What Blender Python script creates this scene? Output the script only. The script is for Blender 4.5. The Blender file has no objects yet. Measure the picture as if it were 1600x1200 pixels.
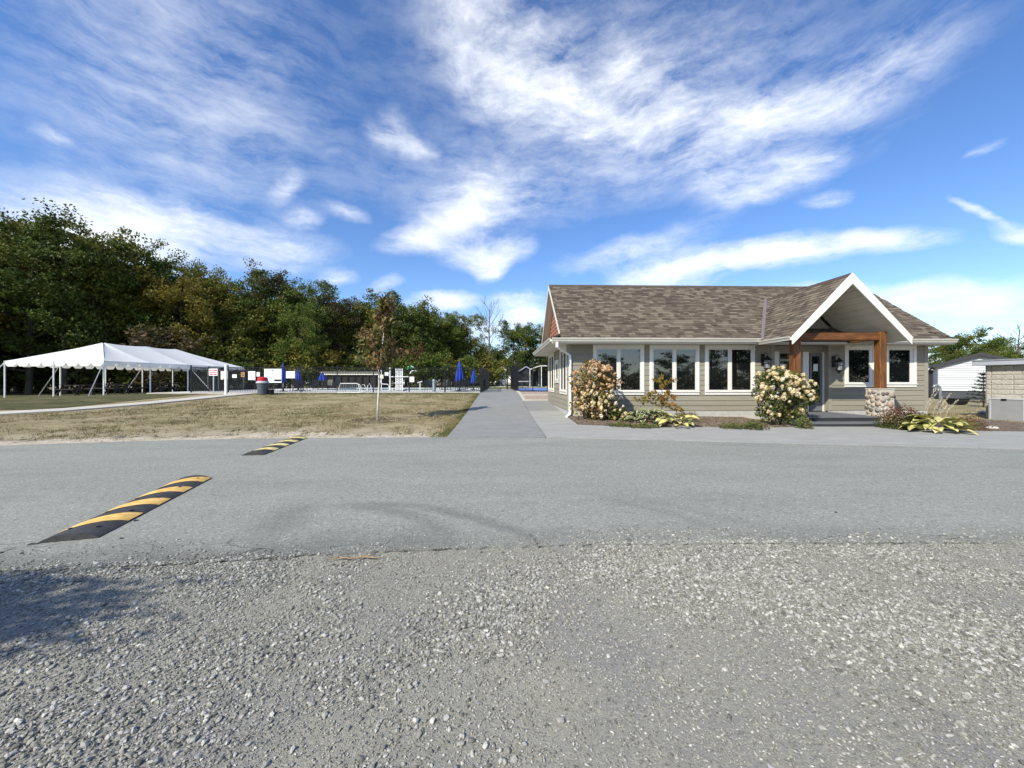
import bpy, math, random
import numpy as np
from mathutils import Vector, Matrix

C = bpy.context.scene.collection
SC = bpy.context.scene
R = math.radians
rnd = random.Random(7)

# ------------------------------------------------------------------ camera
CAM_H, YAW, FPX = 1.45, R(1.6), 602.0
cam = bpy.data.cameras.new('camera')
cam.sensor_width = 36.0
cam.lens = FPX / 1600 * 36.0
cam.shift_y = -3 / 1600
cam.clip_start, cam.clip_end = 0.05, 3000
camo = bpy.data.objects.new('camera', cam)
camo.location = (0, 0, CAM_H)
camo.rotation_euler = (R(90), 0, -YAW)
C.objects.link(camo)
SC.camera = camo

# surveying helpers: bearing in the photograph -> place in the world
def PX(px, Y):                     # X of something seen at column px standing in the plane Y
    return Y * math.tan(math.atan((px - 800) / FPX) + YAW)
def dep(X, Y): return X * math.sin(YAW) + Y * math.cos(YAW)
def PZ(py, X, Y): return CAM_H + (597 - py) * dep(X, Y) / FPX
def GP(px, py, z=0.0):             # point of a level z seen at px, py
    d = (CAM_H - z) * FPX / (py - 597)
    t = (px - 800) / FPX
    return (d * (t * math.cos(YAW) + math.sin(YAW)), d * (math.cos(YAW) - t * math.sin(YAW)))
def WD(px, d):
    t = (px - 800) / FPX
    return (d * (t * math.cos(YAW) + math.sin(YAW)), d * (math.cos(YAW) - t * math.sin(YAW)))

# ------------------------------------------------------------------ sun, sky, exposure
SUN_AZ, SUN_EL = R(42), R(40)      # left of straight behind the camera
sunv = Vector((-math.sin(SUN_AZ) * math.cos(SUN_EL), -math.cos(SUN_AZ) * math.cos(SUN_EL), math.sin(SUN_EL)))
sl = bpy.data.lights.new('sun', 'SUN'); sl.energy = 5.0; sl.angle = R(0.5); sl.color = (1.0, 0.95, 0.82)
so = bpy.data.objects.new('sun', sl); so.rotation_euler = sunv.to_track_quat('Z', 'Y').to_euler(); so.location = (-30, -30, 40)
C.objects.link(so)
SC.view_settings.view_transform = 'Standard'; SC.view_settings.look = 'None'
SC.view_settings.exposure = 0.32; SC.view_settings.gamma = 1.0
SC.render.engine = 'CYCLES'; SC.cycles.use_denoising = True
SC.cycles.max_bounces = 5; SC.cycles.transparent_max_bounces = 4
SC.cycles.diffuse_bounces = 4

W = bpy.data.worlds.new('World'); SC.world = W; W.use_nodes = True
def build_sky():
    nt = W.node_tree; N = nt.nodes; L = nt.links; N.clear()
    def nd(t, **k):
        n = N.new(t)
        for a, b in k.items(): setattr(n, a, b)
        return n
    def mth(op, a, b=None, clamp=False):
        n = nd('ShaderNodeMath', operation=op, use_clamp=clamp)
        for i, v in enumerate((a, b)):
            if v is None: continue
            if isinstance(v, (int, float)): n.inputs[i].default_value = v
            else: L.new(v, n.inputs[i])
        return n.outputs[0]
    def mrange(v, a, b, c=0.0, d=1.0, smooth=True):
        n = nd('ShaderNodeMapRange', interpolation_type='SMOOTHSTEP' if smooth else 'LINEAR')
        L.new(v, n.inputs[0])
        for i, x in enumerate((a, b, c, d)): n.inputs[i + 1].default_value = x
        return n.outputs[0]
    tc = nd('ShaderNodeTexCoord')
    sep = nd('ShaderNodeSeparateXYZ'); L.new(tc.outputs['Generated'], sep.inputs[0])
    x, y, z = sep.outputs
    az = mth('ARCTAN2', x, y); el = mth('ARCSINE', mth('MAXIMUM', mth('MINIMUM', z, 1.0), -1.0))
    cv = nd('ShaderNodeCombineXYZ'); L.new(az, cv.inputs[0]); L.new(el, cv.inputs[1])
    chart = cv.outputs[0]                                   # azimuth, elevation of the sky
    # fibres of the ice cloud: warped, drawn out noise on a high layer
    wn = nd('ShaderNodeTexNoise'); wn.inputs['Scale'].default_value = 2.6; wn.inputs['Detail'].default_value = 4
    L.new(chart, wn.inputs['Vector'])
    ws = nd('ShaderNodeVectorMath', operation='SUBTRACT'); L.new(wn.outputs['Color'], ws.inputs[0]); ws.inputs[1].default_value = (.5, .5, .5)
    wm = nd('ShaderNodeVectorMath', operation='MULTIPLY'); L.new(ws.outputs[0], wm.inputs[0]); wm.inputs[1].default_value = (.13, .11, 0)
    wb = nd('ShaderNodeVectorMath', operation='ADD'); L.new(chart, wb.inputs[0]); L.new(wm.outputs[0], wb.inputs[1])
    w2 = nd('ShaderNodeTexNoise'); w2.inputs['Scale'].default_value = 11; w2.inputs['Detail'].default_value = 5; w2.inputs['Roughness'].default_value = .6; L.new(chart, w2.inputs['Vector'])
    w3 = nd('ShaderNodeVectorMath', operation='SUBTRACT'); L.new(w2.outputs['Color'], w3.inputs[0]); w3.inputs[1].default_value = (.5, .5, .5)
    wa = nd('ShaderNodeVectorMath', operation='MULTIPLY_ADD'); L.new(w3.outputs[0], wa.inputs[0]); wa.inputs[1].default_value = (.038, .028, 0); L.new(wb.outputs[0], wa.inputs[2])
    def fibre(rot, sc, detail, rough):
        mp = nd('ShaderNodeMapping', vector_type='POINT'); L.new(wa.outputs[0], mp.inputs[0])
        mp.inputs['Rotation'].default_value = (0, 0, rot); mp.inputs['Scale'].default_value = sc
        n = nd('ShaderNodeTexNoise'); L.new(mp.outputs[0], n.inputs['Vector'])
        n.inputs['Scale'].default_value = 1.0; n.inputs['Detail'].default_value = detail; n.inputs['Roughness'].default_value = rough
        return n.outputs['Fac']
    f1 = fibre(R(-30), (5.2, 18, 1), 11, .68)
    f2 = fibre(R(12), (4.2, 18, 1), 11, .68)
    f3 = fibre(R(-14), (12, 20, 1), 9, .68)
    wz = mrange(az, -.55, .15); fm = nd('ShaderNodeMixRGB'); L.new(wz, fm.inputs[0]); L.new(f2, fm.inputs[1]); L.new(f1, fm.inputs[2])
    ff = mth('ADD', mth('MULTIPLY', fm.outputs[0], .70), mth('MULTIPLY', f3, .30))
    # wisps: start, end (bearings as columns and rows of the survey), half width, density
    wisps = [((-60, 285), (430, 385), 50, 1.0), ((-40, 330), (330, 405), 60, 1.0), ((300, 370), (560, 400), 30, .55),
             ((640, 0), (930, 160), 70, .75), ((760, 120), (1080, 195), 48, .70), ((940, 60), (1060, 190), 40, .45),
             ((1000, 195), (1250, 165), 38, .42), ((1100, 205), (1420, 120), 44, .62), ((1260, 160), (1560, 30), 45, .50),
             ((1050, 260), (1210, 290), 42, .52), ((1090, 330), (1240, 285), 22, .50), ((1180, 290), (1325, 225), 30, .66),
             ((555, 203), (650, 232), 22, .68), ((610, 225), (690, 242), 16, .6), ((585, 172), (645, 218), 18, .42), ((424, 312), (470, 278), 18, .5),
             ((445, 336), (515, 350), 14, .6), ((500, 322), (580, 354), 11, .48), ((590, 392), (720, 370), 22, 1.0),
             ((640, 360), (815, 312), 40, 1.05), ((680, 405), (840, 388), 24, .95), ((735, 432), (805, 402), 17, .9),
             ((495, 428), (575, 434), 12, .65), ((860, 420), (1150, 350), 24, .5), ((950, 440), (1180, 405), 26, 1.2),
             ((1100, 412), (1330, 378), 26, 1.25), ((1260, 385), (1480, 362), 19, .95), ((1240, 318), (1345, 300), 13, .55),
             ((1470, 305), (1560, 345), 9, .7), ((1510, 345), (1640, 360), 17, .75), ((1505, 245), (1585, 224), 11, .55),
             ((1360, 470), (1640, 440), 30, .8), ((1150, 460), (1640, 478), 24, .65), ((640, 474), (745, 462), 15, 1.1),
             ((740, 470), (880, 458), 14, .8), ((760, 492), (880, 486), 18, 1.1), ((580, 456), (640, 438), 11, .5),
             ((500, 490), (900, 520), 22, .6), ((-200, 40), (560, 190), 260, .34), ((500, 0), (1640, 10), 200, .36), ((480, 250), (980, 300), 70, .30), ((900, 230), (1300, 250), 70, .24),
             ((20, 205), (120, 228), 9, .36), ((700, 250), (860, 330), 40, .35)]
    tot = None
    def ae(p):
        u = (p[0] - 800) / FPX; v = (597 - p[1]) / FPX
        return math.atan(u) + YAW, math.atan(v / math.sqrt(1 + u * u))
    for p0, p1, w, dn in wisps:
        a0, e0 = ae(p0); a1, e1 = ae(p1)
        mx, my = (p0[0] + p1[0]) / 2, (p0[1] + p1[1]) / 2
        ang0 = math.atan2(p1[1] - p0[1], p1[0] - p0[0]) + math.pi / 2
        b0 = ae((mx + w * math.cos(ang0), my + w * math.sin(ang0))); bc = ae((mx, my))
        ww = math.hypot(b0[0] - bc[0], b0[1] - bc[1])
        mp = nd('ShaderNodeMapping', vector_type='TEXTURE'); L.new(wa.outputs[0], mp.inputs[0])
        mp.inputs['Location'].default_value = ((a0 + a1) / 2, (e0 + e1) / 2, 0)
        mp.inputs['Rotation'].default_value = (0, 0, math.atan2(e1 - e0, a1 - a0))
        mp.inputs['Scale'].default_value = (math.hypot(a1 - a0, e1 - e0) * .66, ww * 1.5, 1)
        ln = nd('ShaderNodeVectorMath', operation='LENGTH'); L.new(mp.outputs[0], ln.inputs[0])
        g = mrange(ln.outputs['Value'], 1.0, 0.0, 0.0, dn)
        tot = g if tot is None else mth('ADD', tot, mth('MULTIPLY', g, mth('SUBTRACT', 1.25, mth('MINIMUM', tot, 1.0))))
    # the rest of the sky carries the same thin scattered ice cloud
    bn = nd('ShaderNodeTexNoise'); L.new(tc.outputs['Generated'], bn.inputs['Vector'])
    bn.inputs['Scale'].default_value = 2.2; bn.inputs['Detail'].default_value = 5
    back = mth('MULTIPLY', mrange(bn.outputs['Fac'], .42, .75), mrange(y, .25, -.15))
    tot = mth('ADD', tot, mth('MULTIPLY', back, .9))
    dens = mth('ADD', mth('MULTIPLY', tot, .66), mth('MULTIPLY', mth('SUBTRACT', ff, .5), mth('MULTIPLY', mth('MINIMUM', mth('MULTIPLY', tot, 1.6), 1.0), 2.6)))
    dens = mth('MAXIMUM', dens, 0.0)
    hz = mrange(el, .16, 0.0, 0.0, .34)
    dens = mth('ADD', dens, hz)
    fac = mth('MINIMUM', mrange(dens, 0.06, 1.0, smooth=False), .96)
    sky = nd('ShaderNodeTexSky', sky_type='NISHITA'); sky.sun_disc = False
    sky.sun_elevation = SUN_EL; sky.sun_rotation = math.atan2(sunv.x, sunv.y)
    sky.altitude = 200; sky.air_density = 1.0; sky.dust_density = .35; sky.ozone_density = 3.6
    hs = nd('ShaderNodeHueSaturation'); L.new(sky.outputs[0], hs.inputs['Color'])
    hs.inputs['Hue'].default_value = .508; hs.inputs['Saturation'].default_value = 1.16; hs.inputs['Value'].default_value = SKY_VALUE
    mx = nd('ShaderNodeMixRGB'); L.new(fac, mx.inputs[0]); L.new(hs.outputs[0], mx.inputs[1])
    mx.inputs[2].default_value = (9.6, 9.9, 10.3, 1)
    bg = nd('ShaderNodeBackground'); bg.inputs['Strength'].default_value = 0.1
    L.new(mx.outputs[0], bg.inputs['Color'])
    out = nd('ShaderNodeOutputWorld'); L.new(bg.outputs[0], out.inputs['Surface'])
SKY_VALUE = 1.62
build_sky()

# ------------------------------------------------------------------ object helpers
def props(o, label=None, cat=None, group=None, kind=None):
    if label: o['label'] = label
    if cat: o['category'] = cat
    if group: o['group'] = group
    if kind: o['kind'] = kind
    return o
def thing(name, label, cat, loc=(0, 0, 0), rz=0.0, group=None):
    o = bpy.data.objects.new(name, None); C.objects.link(o)
    o.empty_display_size = .2
    o.location = loc; o.rotation_euler = (0, 0, rz)
    return props(o, label, cat, group)
INWORLD = set()                    # parts whose mesh is laid out in world coordinates
def link(name, me, parent=None, world=False):
    o = bpy.data.objects.new(name, me); C.objects.link(o)
    if parent is not None:
        o.parent = parent
        if world:
            if parent.name not in INWORLD: o.matrix_parent_inverse = Matrix.Translation(-Vector(parent.location))
            INWORLD.add(o.name)
    return o
def dup(o, parent=None):
    c = o.copy(); C.objects.link(c)
    if parent is not None: c.parent = parent
    for ch in list(o.children): dup(ch, c)
    return c

class MB:
    def __init__(s): s.v = []; s.f = []; s.m = []
    def add(s, vs, fs, m=0):
        b = len(s.v); s.v += [tuple(p) for p in vs]
        s.f += [tuple(i + b for i in f) for f in fs]; s.m += [m] * len(fs)
        return s
    def box(s, a, b, m=0, M=None):
        (x0, y0, z0), (x1, y1, z1) = a, b
        vs = [Vector(p) for p in ((x0, y0, z0), (x1, y0, z0), (x1, y1, z0), (x0, y1, z0), (x0, y0, z1), (x1, y0, z1), (x1, y1, z1), (x0, y1, z1))]
        if M is not None: vs = [M @ p for p in vs]
        return s.add(vs, [(0, 3, 2, 1), (4, 5, 6, 7), (0, 1, 5, 4), (1, 2, 6, 5), (2, 3, 7, 6), (3, 0, 4, 7)], m)
    def cbox(s, c, d, m=0, rz=0.0, M=None):
        T = Matrix.Translation(c) @ Matrix.Rotation(rz, 4, 'Z')
        if M is not None: T = Matrix.Translation(c) @ M
        return s.box((-d[0] / 2, -d[1] / 2, -d[2] / 2), (d[0] / 2, d[1] / 2, d[2] / 2), m, T)
    def hexa(s, p, m=0):           # eight corners, bottom ring then top ring
        return s.add(p, [(0, 3, 2, 1), (4, 5, 6, 7), (0, 1, 5, 4), (1, 2, 6, 5), (2, 3, 7, 6), (3, 0, 4, 7)], m)
    def slab(s, poly, t, m=0):     # polygon (3d, counter-clockwise from above) given a thickness downwards
        n = len(poly); T = Vector((0, 0, -t)) if not isinstance(t, Vector) else t
        vs = [Vector(p) for p in poly] + [Vector(p) + T for p in poly]
        fs = [tuple(range(n)), tuple(range(2 * n - 1, n - 1, -1))]
        fs += [(i, i + n, (i + 1) % n + n, (i + 1) % n) for i in range(n)]
        return s.add(vs, fs, m)
    def poly(s, pts, rad, n=6, m=0, cap=True):   # tube along points
        pts = [Vector(p) for p in pts]
        if not hasattr(rad, '__len__'): rad = [rad] * len(pts)
        vs = []; fs = []
        for i, p in enumerate(pts):
            t = (pts[min(i + 1, len(pts) - 1)] - pts[max(i - 1, 0)])
            t = t.normalized() if t.length > 1e-9 else Vector((0, 0, 1))
            u = t.cross(Vector((0, 0, 1)) if abs(t.z) < .95 else Vector((1, 0, 0))).normalized(); w = t.cross(u)
            for k in range(n):
                a = 2 * math.pi * k / n
                vs.append(p + (u * math.cos(a) + w * math.sin(a)) * rad[i])
        for i in range(len(pts) - 1):
            for k in range(n):
                k2 = (k + 1) % n
                fs.append((i * n + k, i * n + k2, (i + 1) * n + k2, (i + 1) * n + k))
        if cap: fs += [tuple(range(n - 1, -1, -1)), tuple(range((len(pts) - 1) * n, len(pts) * n))]
        return s.add(vs, fs, m)
    def lathe(s, prof, c=(0, 0, 0), n=16, m=0):
        vs = []; fs = []
        for r, z in prof:
            for k in range(n):
                a = 2 * math.pi * k / n
                vs.append((c[0] + r * math.cos(a), c[1] + r * math.sin(a), c[2] + z))
        for i in range(len(prof) - 1):
            for k in range(n):
                k2 = (k + 1) % n
                fs.append((i * n + k, i * n + k2, (i + 1) * n + k2, (i + 1) * n + k))
        fs += [tuple(range(n - 1, -1, -1)), tuple(range((len(prof) - 1) * n, len(prof) * n))]
        return s.add(vs, fs, m)
    def mesh(s, name, mats, smooth=False):
        me = bpy.data.meshes.new(name); me.from_pydata(s.v, [], s.f)
        if not isinstance(mats, (list, tuple)): mats = [mats]
        for mm in mats: me.materials.append(mm)
        if len(mats) > 1: me.polygons.foreach_set('material_index', s.m)
        if smooth: me.polygons.foreach_set('use_smooth', [True] * len(me.polygons))
        me.update(); return me
    def obj(s, name, mats, parent=None, world=False, smooth=False):
        return link(name, s.mesh(name, mats, smooth), parent, world)

def np_mesh(name, V, F, mats, tint=None, mi=None):
    """V (n,3), F (k,3|4) numpy -> mesh, fast"""
    me = bpy.data.meshes.new(name)
    n, k, c = len(V), len(F), F.shape[1]
    me.vertices.add(n); me.vertices.foreach_set('co', np.ascontiguousarray(V, np.float32).ravel())
    me.loops.add(k * c); me.loops.foreach_set('vertex_index', np.ascontiguousarray(F, np.int32).ravel())
    me.polygons.add(k); me.polygons.foreach_set('loop_start', np.arange(0, k * c, c, dtype=np.int32))
    if not isinstance(mats, (list, tuple)): mats = [mats]
    for m in mats: me.materials.append(m)
    if mi is not None: me.polygons.foreach_set('material_index', np.ascontiguousarray(mi, np.int32))
    if tint is not None:
        at = me.attributes.new('tint', 'FLOAT', 'POINT'); at.data.foreach_set('value', np.ascontiguousarray(tint, np.float32))
    me.polygons.foreach_set('use_smooth', np.zeros(k, dtype=bool)); me.update(calc_edges=True); me.validate(verbose=False)
    return me

class VNoise:                      # small value noise for laying things out
    def __init__(s, seed, n=64): s.g = np.random.default_rng(seed).random((n, n)); s.n = n
    def __call__(s, x, y, f=1.0):
        x = np.asarray(x) * f; y = np.asarray(y) * f
        i = np.floor(x).astype(int); j = np.floor(y).astype(int); u = x - i; v = y - j
        u = u * u * (3 - 2 * u); v = v * v * (3 - 2 * v); n = s.n; g = s.g
        return (g[i % n, j % n] * (1 - u) + g[(i + 1) % n, j % n] * u) * (1 - v) + (g[i % n, (j + 1) % n] * (1 - u) + g[(i + 1) % n, (j + 1) % n] * u) * v

# ------------------------------------------------------------------ materials
def newmat(name):
    m = bpy.data.materials.new(name); m.use_nodes = True
    nt = m.node_tree; nt.nodes.clear()
    out = nt.nodes.new('ShaderNodeOutputMaterial'); b = nt.nodes.new('ShaderNodeBsdfPrincipled')
    nt.links.new(b.outputs[0], out.inputs[0])
    return m, nt, b, out
def V4(c): return (c[0], c[1], c[2], 1)
def setspec(b, v): b.inputs['Specular IOR Level'].default_value = v
def surf(name, c, rough=.7, var=.15, scale=6.0, bump=0.0, bscale=None, spec=.35, metal=0.0, c2=None, stretch=(1, 1, 1), detail=5, objrand=0.0, bdist=.01):
    m, nt, b, out = newmat(name); N, L = nt.nodes, nt.links
    tc = N.new('ShaderNodeTexCoord'); mp = N.new('ShaderNodeMapping'); L.new(tc.outputs['Object'], mp.inputs[0]); mp.inputs['Scale'].default_value = stretch
    n = N.new('ShaderNodeTexNoise'); L.new(mp.outputs[0], n.inputs['Vector']); n.inputs['Scale'].default_value = scale; n.inputs['Detail'].default_value = detail; n.inputs['Roughness'].default_value = .62
    cr = N.new('ShaderNodeValToRGB'); L.new(n.outputs['Fac'], cr.inputs[0])
    lo = [max(0, x * (1 - var)) for x in c]; hi = [min(1, x * (1 + var)) for x in (c2 or c)]
    cr.color_ramp.elements[0].position = .3; cr.color_ramp.elements[1].position = .7
    cr.color_ramp.elements[0].color = V4(lo); cr.color_ramp.elements[1].color = V4(hi)
    col = cr.outputs[0]
    if objrand:
        oi = N.new('ShaderNodeObjectInfo'); mr = N.new('ShaderNodeMapRange'); L.new(oi.outputs['Random'], mr.inputs[0])
        mr.inputs[3].default_value = 1 - objrand; mr.inputs[4].default_value = 1 + objrand
        mm = N.new('ShaderNodeVectorMath'); mm.operation = 'SCALE'; L.new(col, mm.inputs[0]); L.new(mr.outputs[0], mm.inputs['Scale']); col = mm.outputs[0]
    L.new(col, b.inputs['Base Color'])
    b.inputs['Roughness'].default_value = rough; setspec(b, spec); b.inputs['Metallic'].default_value = metal
    if bump:
        n2 = N.new('ShaderNodeTexNoise'); L.new(mp.outputs[0], n2.inputs['Vector']); n2.inputs['Scale'].default_value = bscale or scale * 4; n2.inputs['Detail'].default_value = 6
        bp = N.new('ShaderNodeBump'); bp.inputs['Strength'].default_value = bump; bp.inputs['Distance'].default_value = bdist
        L.new(n2.outputs['Fac'], bp.inputs['Height']); L.new(bp.outputs[0], b.inputs['Normal'])
    return m
def leafmat(name, ca, cb, cc=None, patch=.5, transl=.32, scale=.5, rough=.55):
    """leaf: per-leaf tint between ca and cb, patches of turned leaves cc"""
    m, nt, b, out = newmat(name); N, L = nt.nodes, nt.links
    at = N.new('ShaderNodeAttribute'); at.attribute_name = 'tint'
    mx = N.new('ShaderNodeMixRGB'); L.new(at.outputs['Fac'], mx.inputs[0]); mx.inputs[1].default_value = V4(ca); mx.inputs[2].default_value = V4(cb)
    col = mx.outputs[0]
    if cc:
        tc = N.new('ShaderNodeTexCoord'); oi = N.new('ShaderNodeObjectInfo')
        ad = N.new('ShaderNodeVectorMath'); ad.operation = 'ADD'; L.new(tc.outputs['Object'], ad.inputs[0]); L.new(oi.outputs['Location'], ad.inputs[1])
        n = N.new('ShaderNodeTexNoise'); L.new(ad.outputs[0], n.inputs['Vector']); n.inputs['Scale'].default_value = scale; n.inputs['Detail'].default_value = 3
        mr = N.new('ShaderNodeMapRange'); L.new(n.outputs['Fac'], mr.inputs[0]); mr.inputs[1].default_value = patch - .08; mr.inputs[2].default_value = patch + .12
        m2 = N.new('ShaderNodeMixRGB'); L.new(mr.outputs[0], m2.inputs[0]); L.new(col, m2.inputs[1]); m2.inputs[2].default_value = V4(cc); col = m2.outputs[0]
    L.new(col, b.inputs['Base Color']); b.inputs['Roughness'].default_value = rough; setspec(b, .25)
    tr = N.new('ShaderNodeBsdfTranslucent'); L.new(col, tr.inputs[0])
    ms = N.new('ShaderNodeMixShader'); ms.inputs[0].default_value = transl
    L.new(b.outputs[0], ms.inputs[1]); L.new(tr.outputs[0], ms.inputs[2]); L.new(ms.outputs[0], out.inputs[0])
    return m

M = {}
M['white_metal'] = surf('white_metal', (.78, .78, .76), .4, .05, 3)
M['white_trim'] = surf('white_trim', (.66, .64, .59), .5, .05, 2)
M['casing'] = surf('casing', (.74, .72, .66), .55, .06, 3)
M['gutter'] = surf('gutter', (.60, .57, .49), .4, .06, 2)
M['soffit'] = surf('soffit', (.60, .57, .48), .6, .05, 3)
M['siding'] = surf('siding', (.262, .240, .185), .65, .10, 1.2, bump=.25, bscale=60, stretch=(.25, .25, 6), objrand=.05)
M['corner_board'] = surf('corner_board', (.285, .262, .205), .65, .08, 4)
M['plinth'] = surf('plinth', (.42, .41, .38), .8, .15, 5, bump=.2)
M['shake'] = surf('shake', (.33, .135, .085), .75, .2, 8, objrand=.2)
M['timber'] = surf('timber', (.112, .042, .012), .6, .5, 5, c2=(.155, .060, .017), stretch=(5, 5, .6), bump=.3, bscale=20, detail=8)
M['timber_h'] = surf('timber_h', (.105, .040, .012), .6, .5, 5, c2=(.145, .056, .016), stretch=(.6, 5, 5), bump=.3, bscale=20, detail=8)
M['mortar'] = surf('mortar', (.46, .42, .36), .9, .1, 20, bump=.4)
for i, c in enumerate(((.33, .27, .21), (.14, .115, .10), (.42, .36, .29), (.30, .215, .17), (.26, .24, .21))):
    M['stone%d' % i] = surf('fieldstone_%d' % i, c, .75, .25, 14, bump=.4)
M['sandstone'] = surf('sandstone', (.52, .40, .27), .85, .2, 9, bump=.6, bdist=.03)
M['riser'] = surf('shade_dark_riser', (.030, .031, .033), .7, .15, 6, stretch=(.5, 4, 4), bump=.3)  # near-black colour stands in for the shade on the risers
M['door_grey'] = surf('door_grey', (.15, .155, .16), .5, .08, 4)
M['deck'] = surf('deck_board', (.13, .135, .14), .7, .15, 6, stretch=(.5, 4, 4), bump=.3)
M['black_metal'] = surf('black_metal', (.012, .012, .014), .4, .1, 5)
M['dark_frame'] = surf('dark_frame', (.02, .021, .024), .45, .1, 5)
M['paper'] = surf('paper', (.75, .75, .74), .7, .04, 10)
M['galv'] = surf('galvanised', (.42, .45, .47), .45, .15, 12, metal=.6)
for i, c in enumerate(((.128, .100, .072), (.076, .058, .043), (.175, .142, .106), (.100, .079, .059))):
    M['shingle%d' % i] = surf('asphalt_shingle_%d' % i, c, .9, .22, 30, bump=.5, bscale=160)
M['roof_deck'] = surf('roof_deck', (.06, .05, .042), .9, .1, 5)
M['flashing'] = surf('flashing', (.16, .13, .135), .5, .1, 5)
def glassmat(name, c, ior=2.15, rough=.015):
    m, nt, b, out = newmat(name)
    b.inputs['Base Color'].default_value = V4(c); b.inputs['Roughness'].default_value = rough; b.inputs['IOR'].default_value = ior
    return m
M['pane'] = glassmat('window_glass', (.006, .007, .008))
M['lamp_glass'] = glassmat('lamp_glass', (.25, .27, .28), 1.5, .15)

# ------------------------------------------------------------------ lie of the land
def sst(a, b, x):
    t = min(1.0, max(0.0, (x - a) / (b - a))); return t * t * (3 - 2 * t)
def gz(x, y):
    h = .70 * sst(9.5, 29.0, y) * (1 - sst(4.0, 15.0, x))
    if x < -24: h -= min(.35, .03 * (-24 - x)) * sst(9.5, 29, y)
    return h
def sheet(name, x0, x1, y0, y1, nx, ny, mat, lift, keep=None, kind='structure'):
    xs = np.linspace(x0, x1, nx); ys = np.linspace(y0, y1, ny)
    V = [(x, y, gz(x, y) + lift) for y in ys for x in xs]
    F = [(j * nx + i, j * nx + i + 1, (j + 1) * nx + i + 1, (j + 1) * nx + i) for j in range(ny - 1) for i in range(nx - 1)]
    me = bpy.data.meshes.new(name); me.from_pydata(V, [], F); me.materials.append(mat); me.update()
    me.polygons.foreach_set('use_smooth', [True] * len(F))
    o = link(name, me); o['kind'] = kind; return o
def ribbon(name, A, B, mat, lift, thick=.05, sub=1, kind='structure'):
    """a strip between two rails (same number of points), following the land, with an edge"""
    def dens(P):
        Q = []
        for (a, b) in zip(P[:-1], P[1:]):
            for k in range(sub): Q.append((a[0] + (b[0] - a[0]) * k / sub, a[1] + (b[1] - a[1]) * k / sub))
        return Q + [P[-1]]
    A, B = dens(A), dens(B); n = len(A)
    top = [(x, y, gz(x, y) + lift) for x, y in A] + [(x, y, gz(x, y) + lift) for x, y in B]
    V = top + [(x, y, z - thick) for x, y, z in top]
    F = []
    for i in range(n - 1):
        F.append((i, i + 1, n + i + 1, n + i))
        F.append((i + 1, i, 2 * n + i, 2 * n + i + 1))
        F.append((n + i, n + i + 1, 3 * n + i + 1, 3 * n + i))
    F.append((0, n, 3 * n, 2 * n)); F.append((2 * n - 1, n - 1, 3 * n - 1, 4 * n - 1))
    me = bpy.data.meshes.new(name); me.from_pydata(V, [], F); me.materials.append(mat); me.update()
    o = link(name, me); o['kind'] = kind; return o

# ground materials -----------------------------------------------------------------
def groundmat(name, layers, rough=.95, bump=None):
    """layers: list of (colour, noise scale, lo, hi, stretch, detail); later ones over earlier ones"""
    m, nt, b, out = newmat(name); N, L = nt.nodes, nt.links
    tc = N.new('ShaderNodeTexCoord'); col = None; outs = []
    for c, sc, lo, hi, st, det in layers:
        if col is None:
            rg = N.new('ShaderNodeRGB'); rg.outputs[0].default_value = V4(c); col = rg.outputs[0]; continue
        mp = N.new('ShaderNodeMapping'); L.new(tc.outputs['Object'], mp.inputs[0]); mp.inputs['Scale'].default_value = st
        mp.inputs['Location'].default_value = (len(outs) * 3.7, len(outs) * 1.9, 0)
        n = N.new('ShaderNodeTexNoise'); L.new(mp.outputs[0], n.inputs['Vector']); n.inputs['Scale'].default_value = sc; n.inputs['Detail'].default_value = det; n.inputs['Roughness'].default_value = .65
        mr = N.new('ShaderNodeMapRange'); L.new(n.outputs['Fac'], mr.inputs[0]); mr.inputs[1].default_value = lo; mr.inputs[2].default_value = hi
        mx = N.new('ShaderNodeMixRGB'); L.new(mr.outputs[0], mx.inputs[0]); L.new(col, mx.inputs[1]); mx.inputs[2].default_value = V4(c); col = mx.outputs[0]
        outs.append(n)
    L.new(col, b.inputs['Base Color']); b.inputs['Roughness'].default_value = rough; setspec(b, .2)
    if bump:
        n2 = N.new('ShaderNodeTexNoise'); L.new(tc.outputs['Object'], n2.inputs['Vector']); n2.inputs['Scale'].default_value = bump[0]; n2.inputs['Detail'].default_value = 8; n2.inputs['Roughness'].default_value = .7
        bp = N.new('ShaderNodeBump'); bp.inputs['Strength'].default_value = bump[1]; bp.inputs['Distance'].default_value = bump[2]
        L.new(n2.outputs['Fac'], bp.inputs['Height']); L.new(bp.outputs[0], b.inputs['Normal'])
    return m, nt, b, col, tc
s1 = (1, 1, 1)
M['lawn'] = groundmat('dry_lawn', [((.255, .210, .110), 0, 0, 0, s1, 0), ((.36, .30, .18), .9, .42, .62, s1, 6), ((.135, .13, .045), .35, .54, .68, (1, 2.2, 1), 6),
                                   ((.125, .092, .045), 3.0, .54, .68, (.6, 2.4, 1), 6), ((.40, .33, .21), 10, .52, .72, (1, 1.5, 1), 5), ((.075, .066, .03), 22, .58, .74, s1, 5)], bump=(30, .8, .06))[0]
M['green_lawn'] = groundmat('green_lawn', [((.105, .13, .035), 0, 0, 0, s1, 0), ((.20, .19, .08), .3, .45, .65, s1, 6), ((.06, .085, .02), 2, .5, .7, s1, 6)], bump=(25, .6, .05))[0]
M['verge'] = groundmat('sandy_verge', [((.46, .39, .29), 0, 0, 0, s1, 0), ((.55, .48, .385), 2.5, .45, .6, s1, 6), ((.24, .20, .13), 6, .52, .66, s1, 6), ((.17, .14, .085), 18, .55, .72, s1, 5)], bump=(45, .6, .03))[0]
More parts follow.
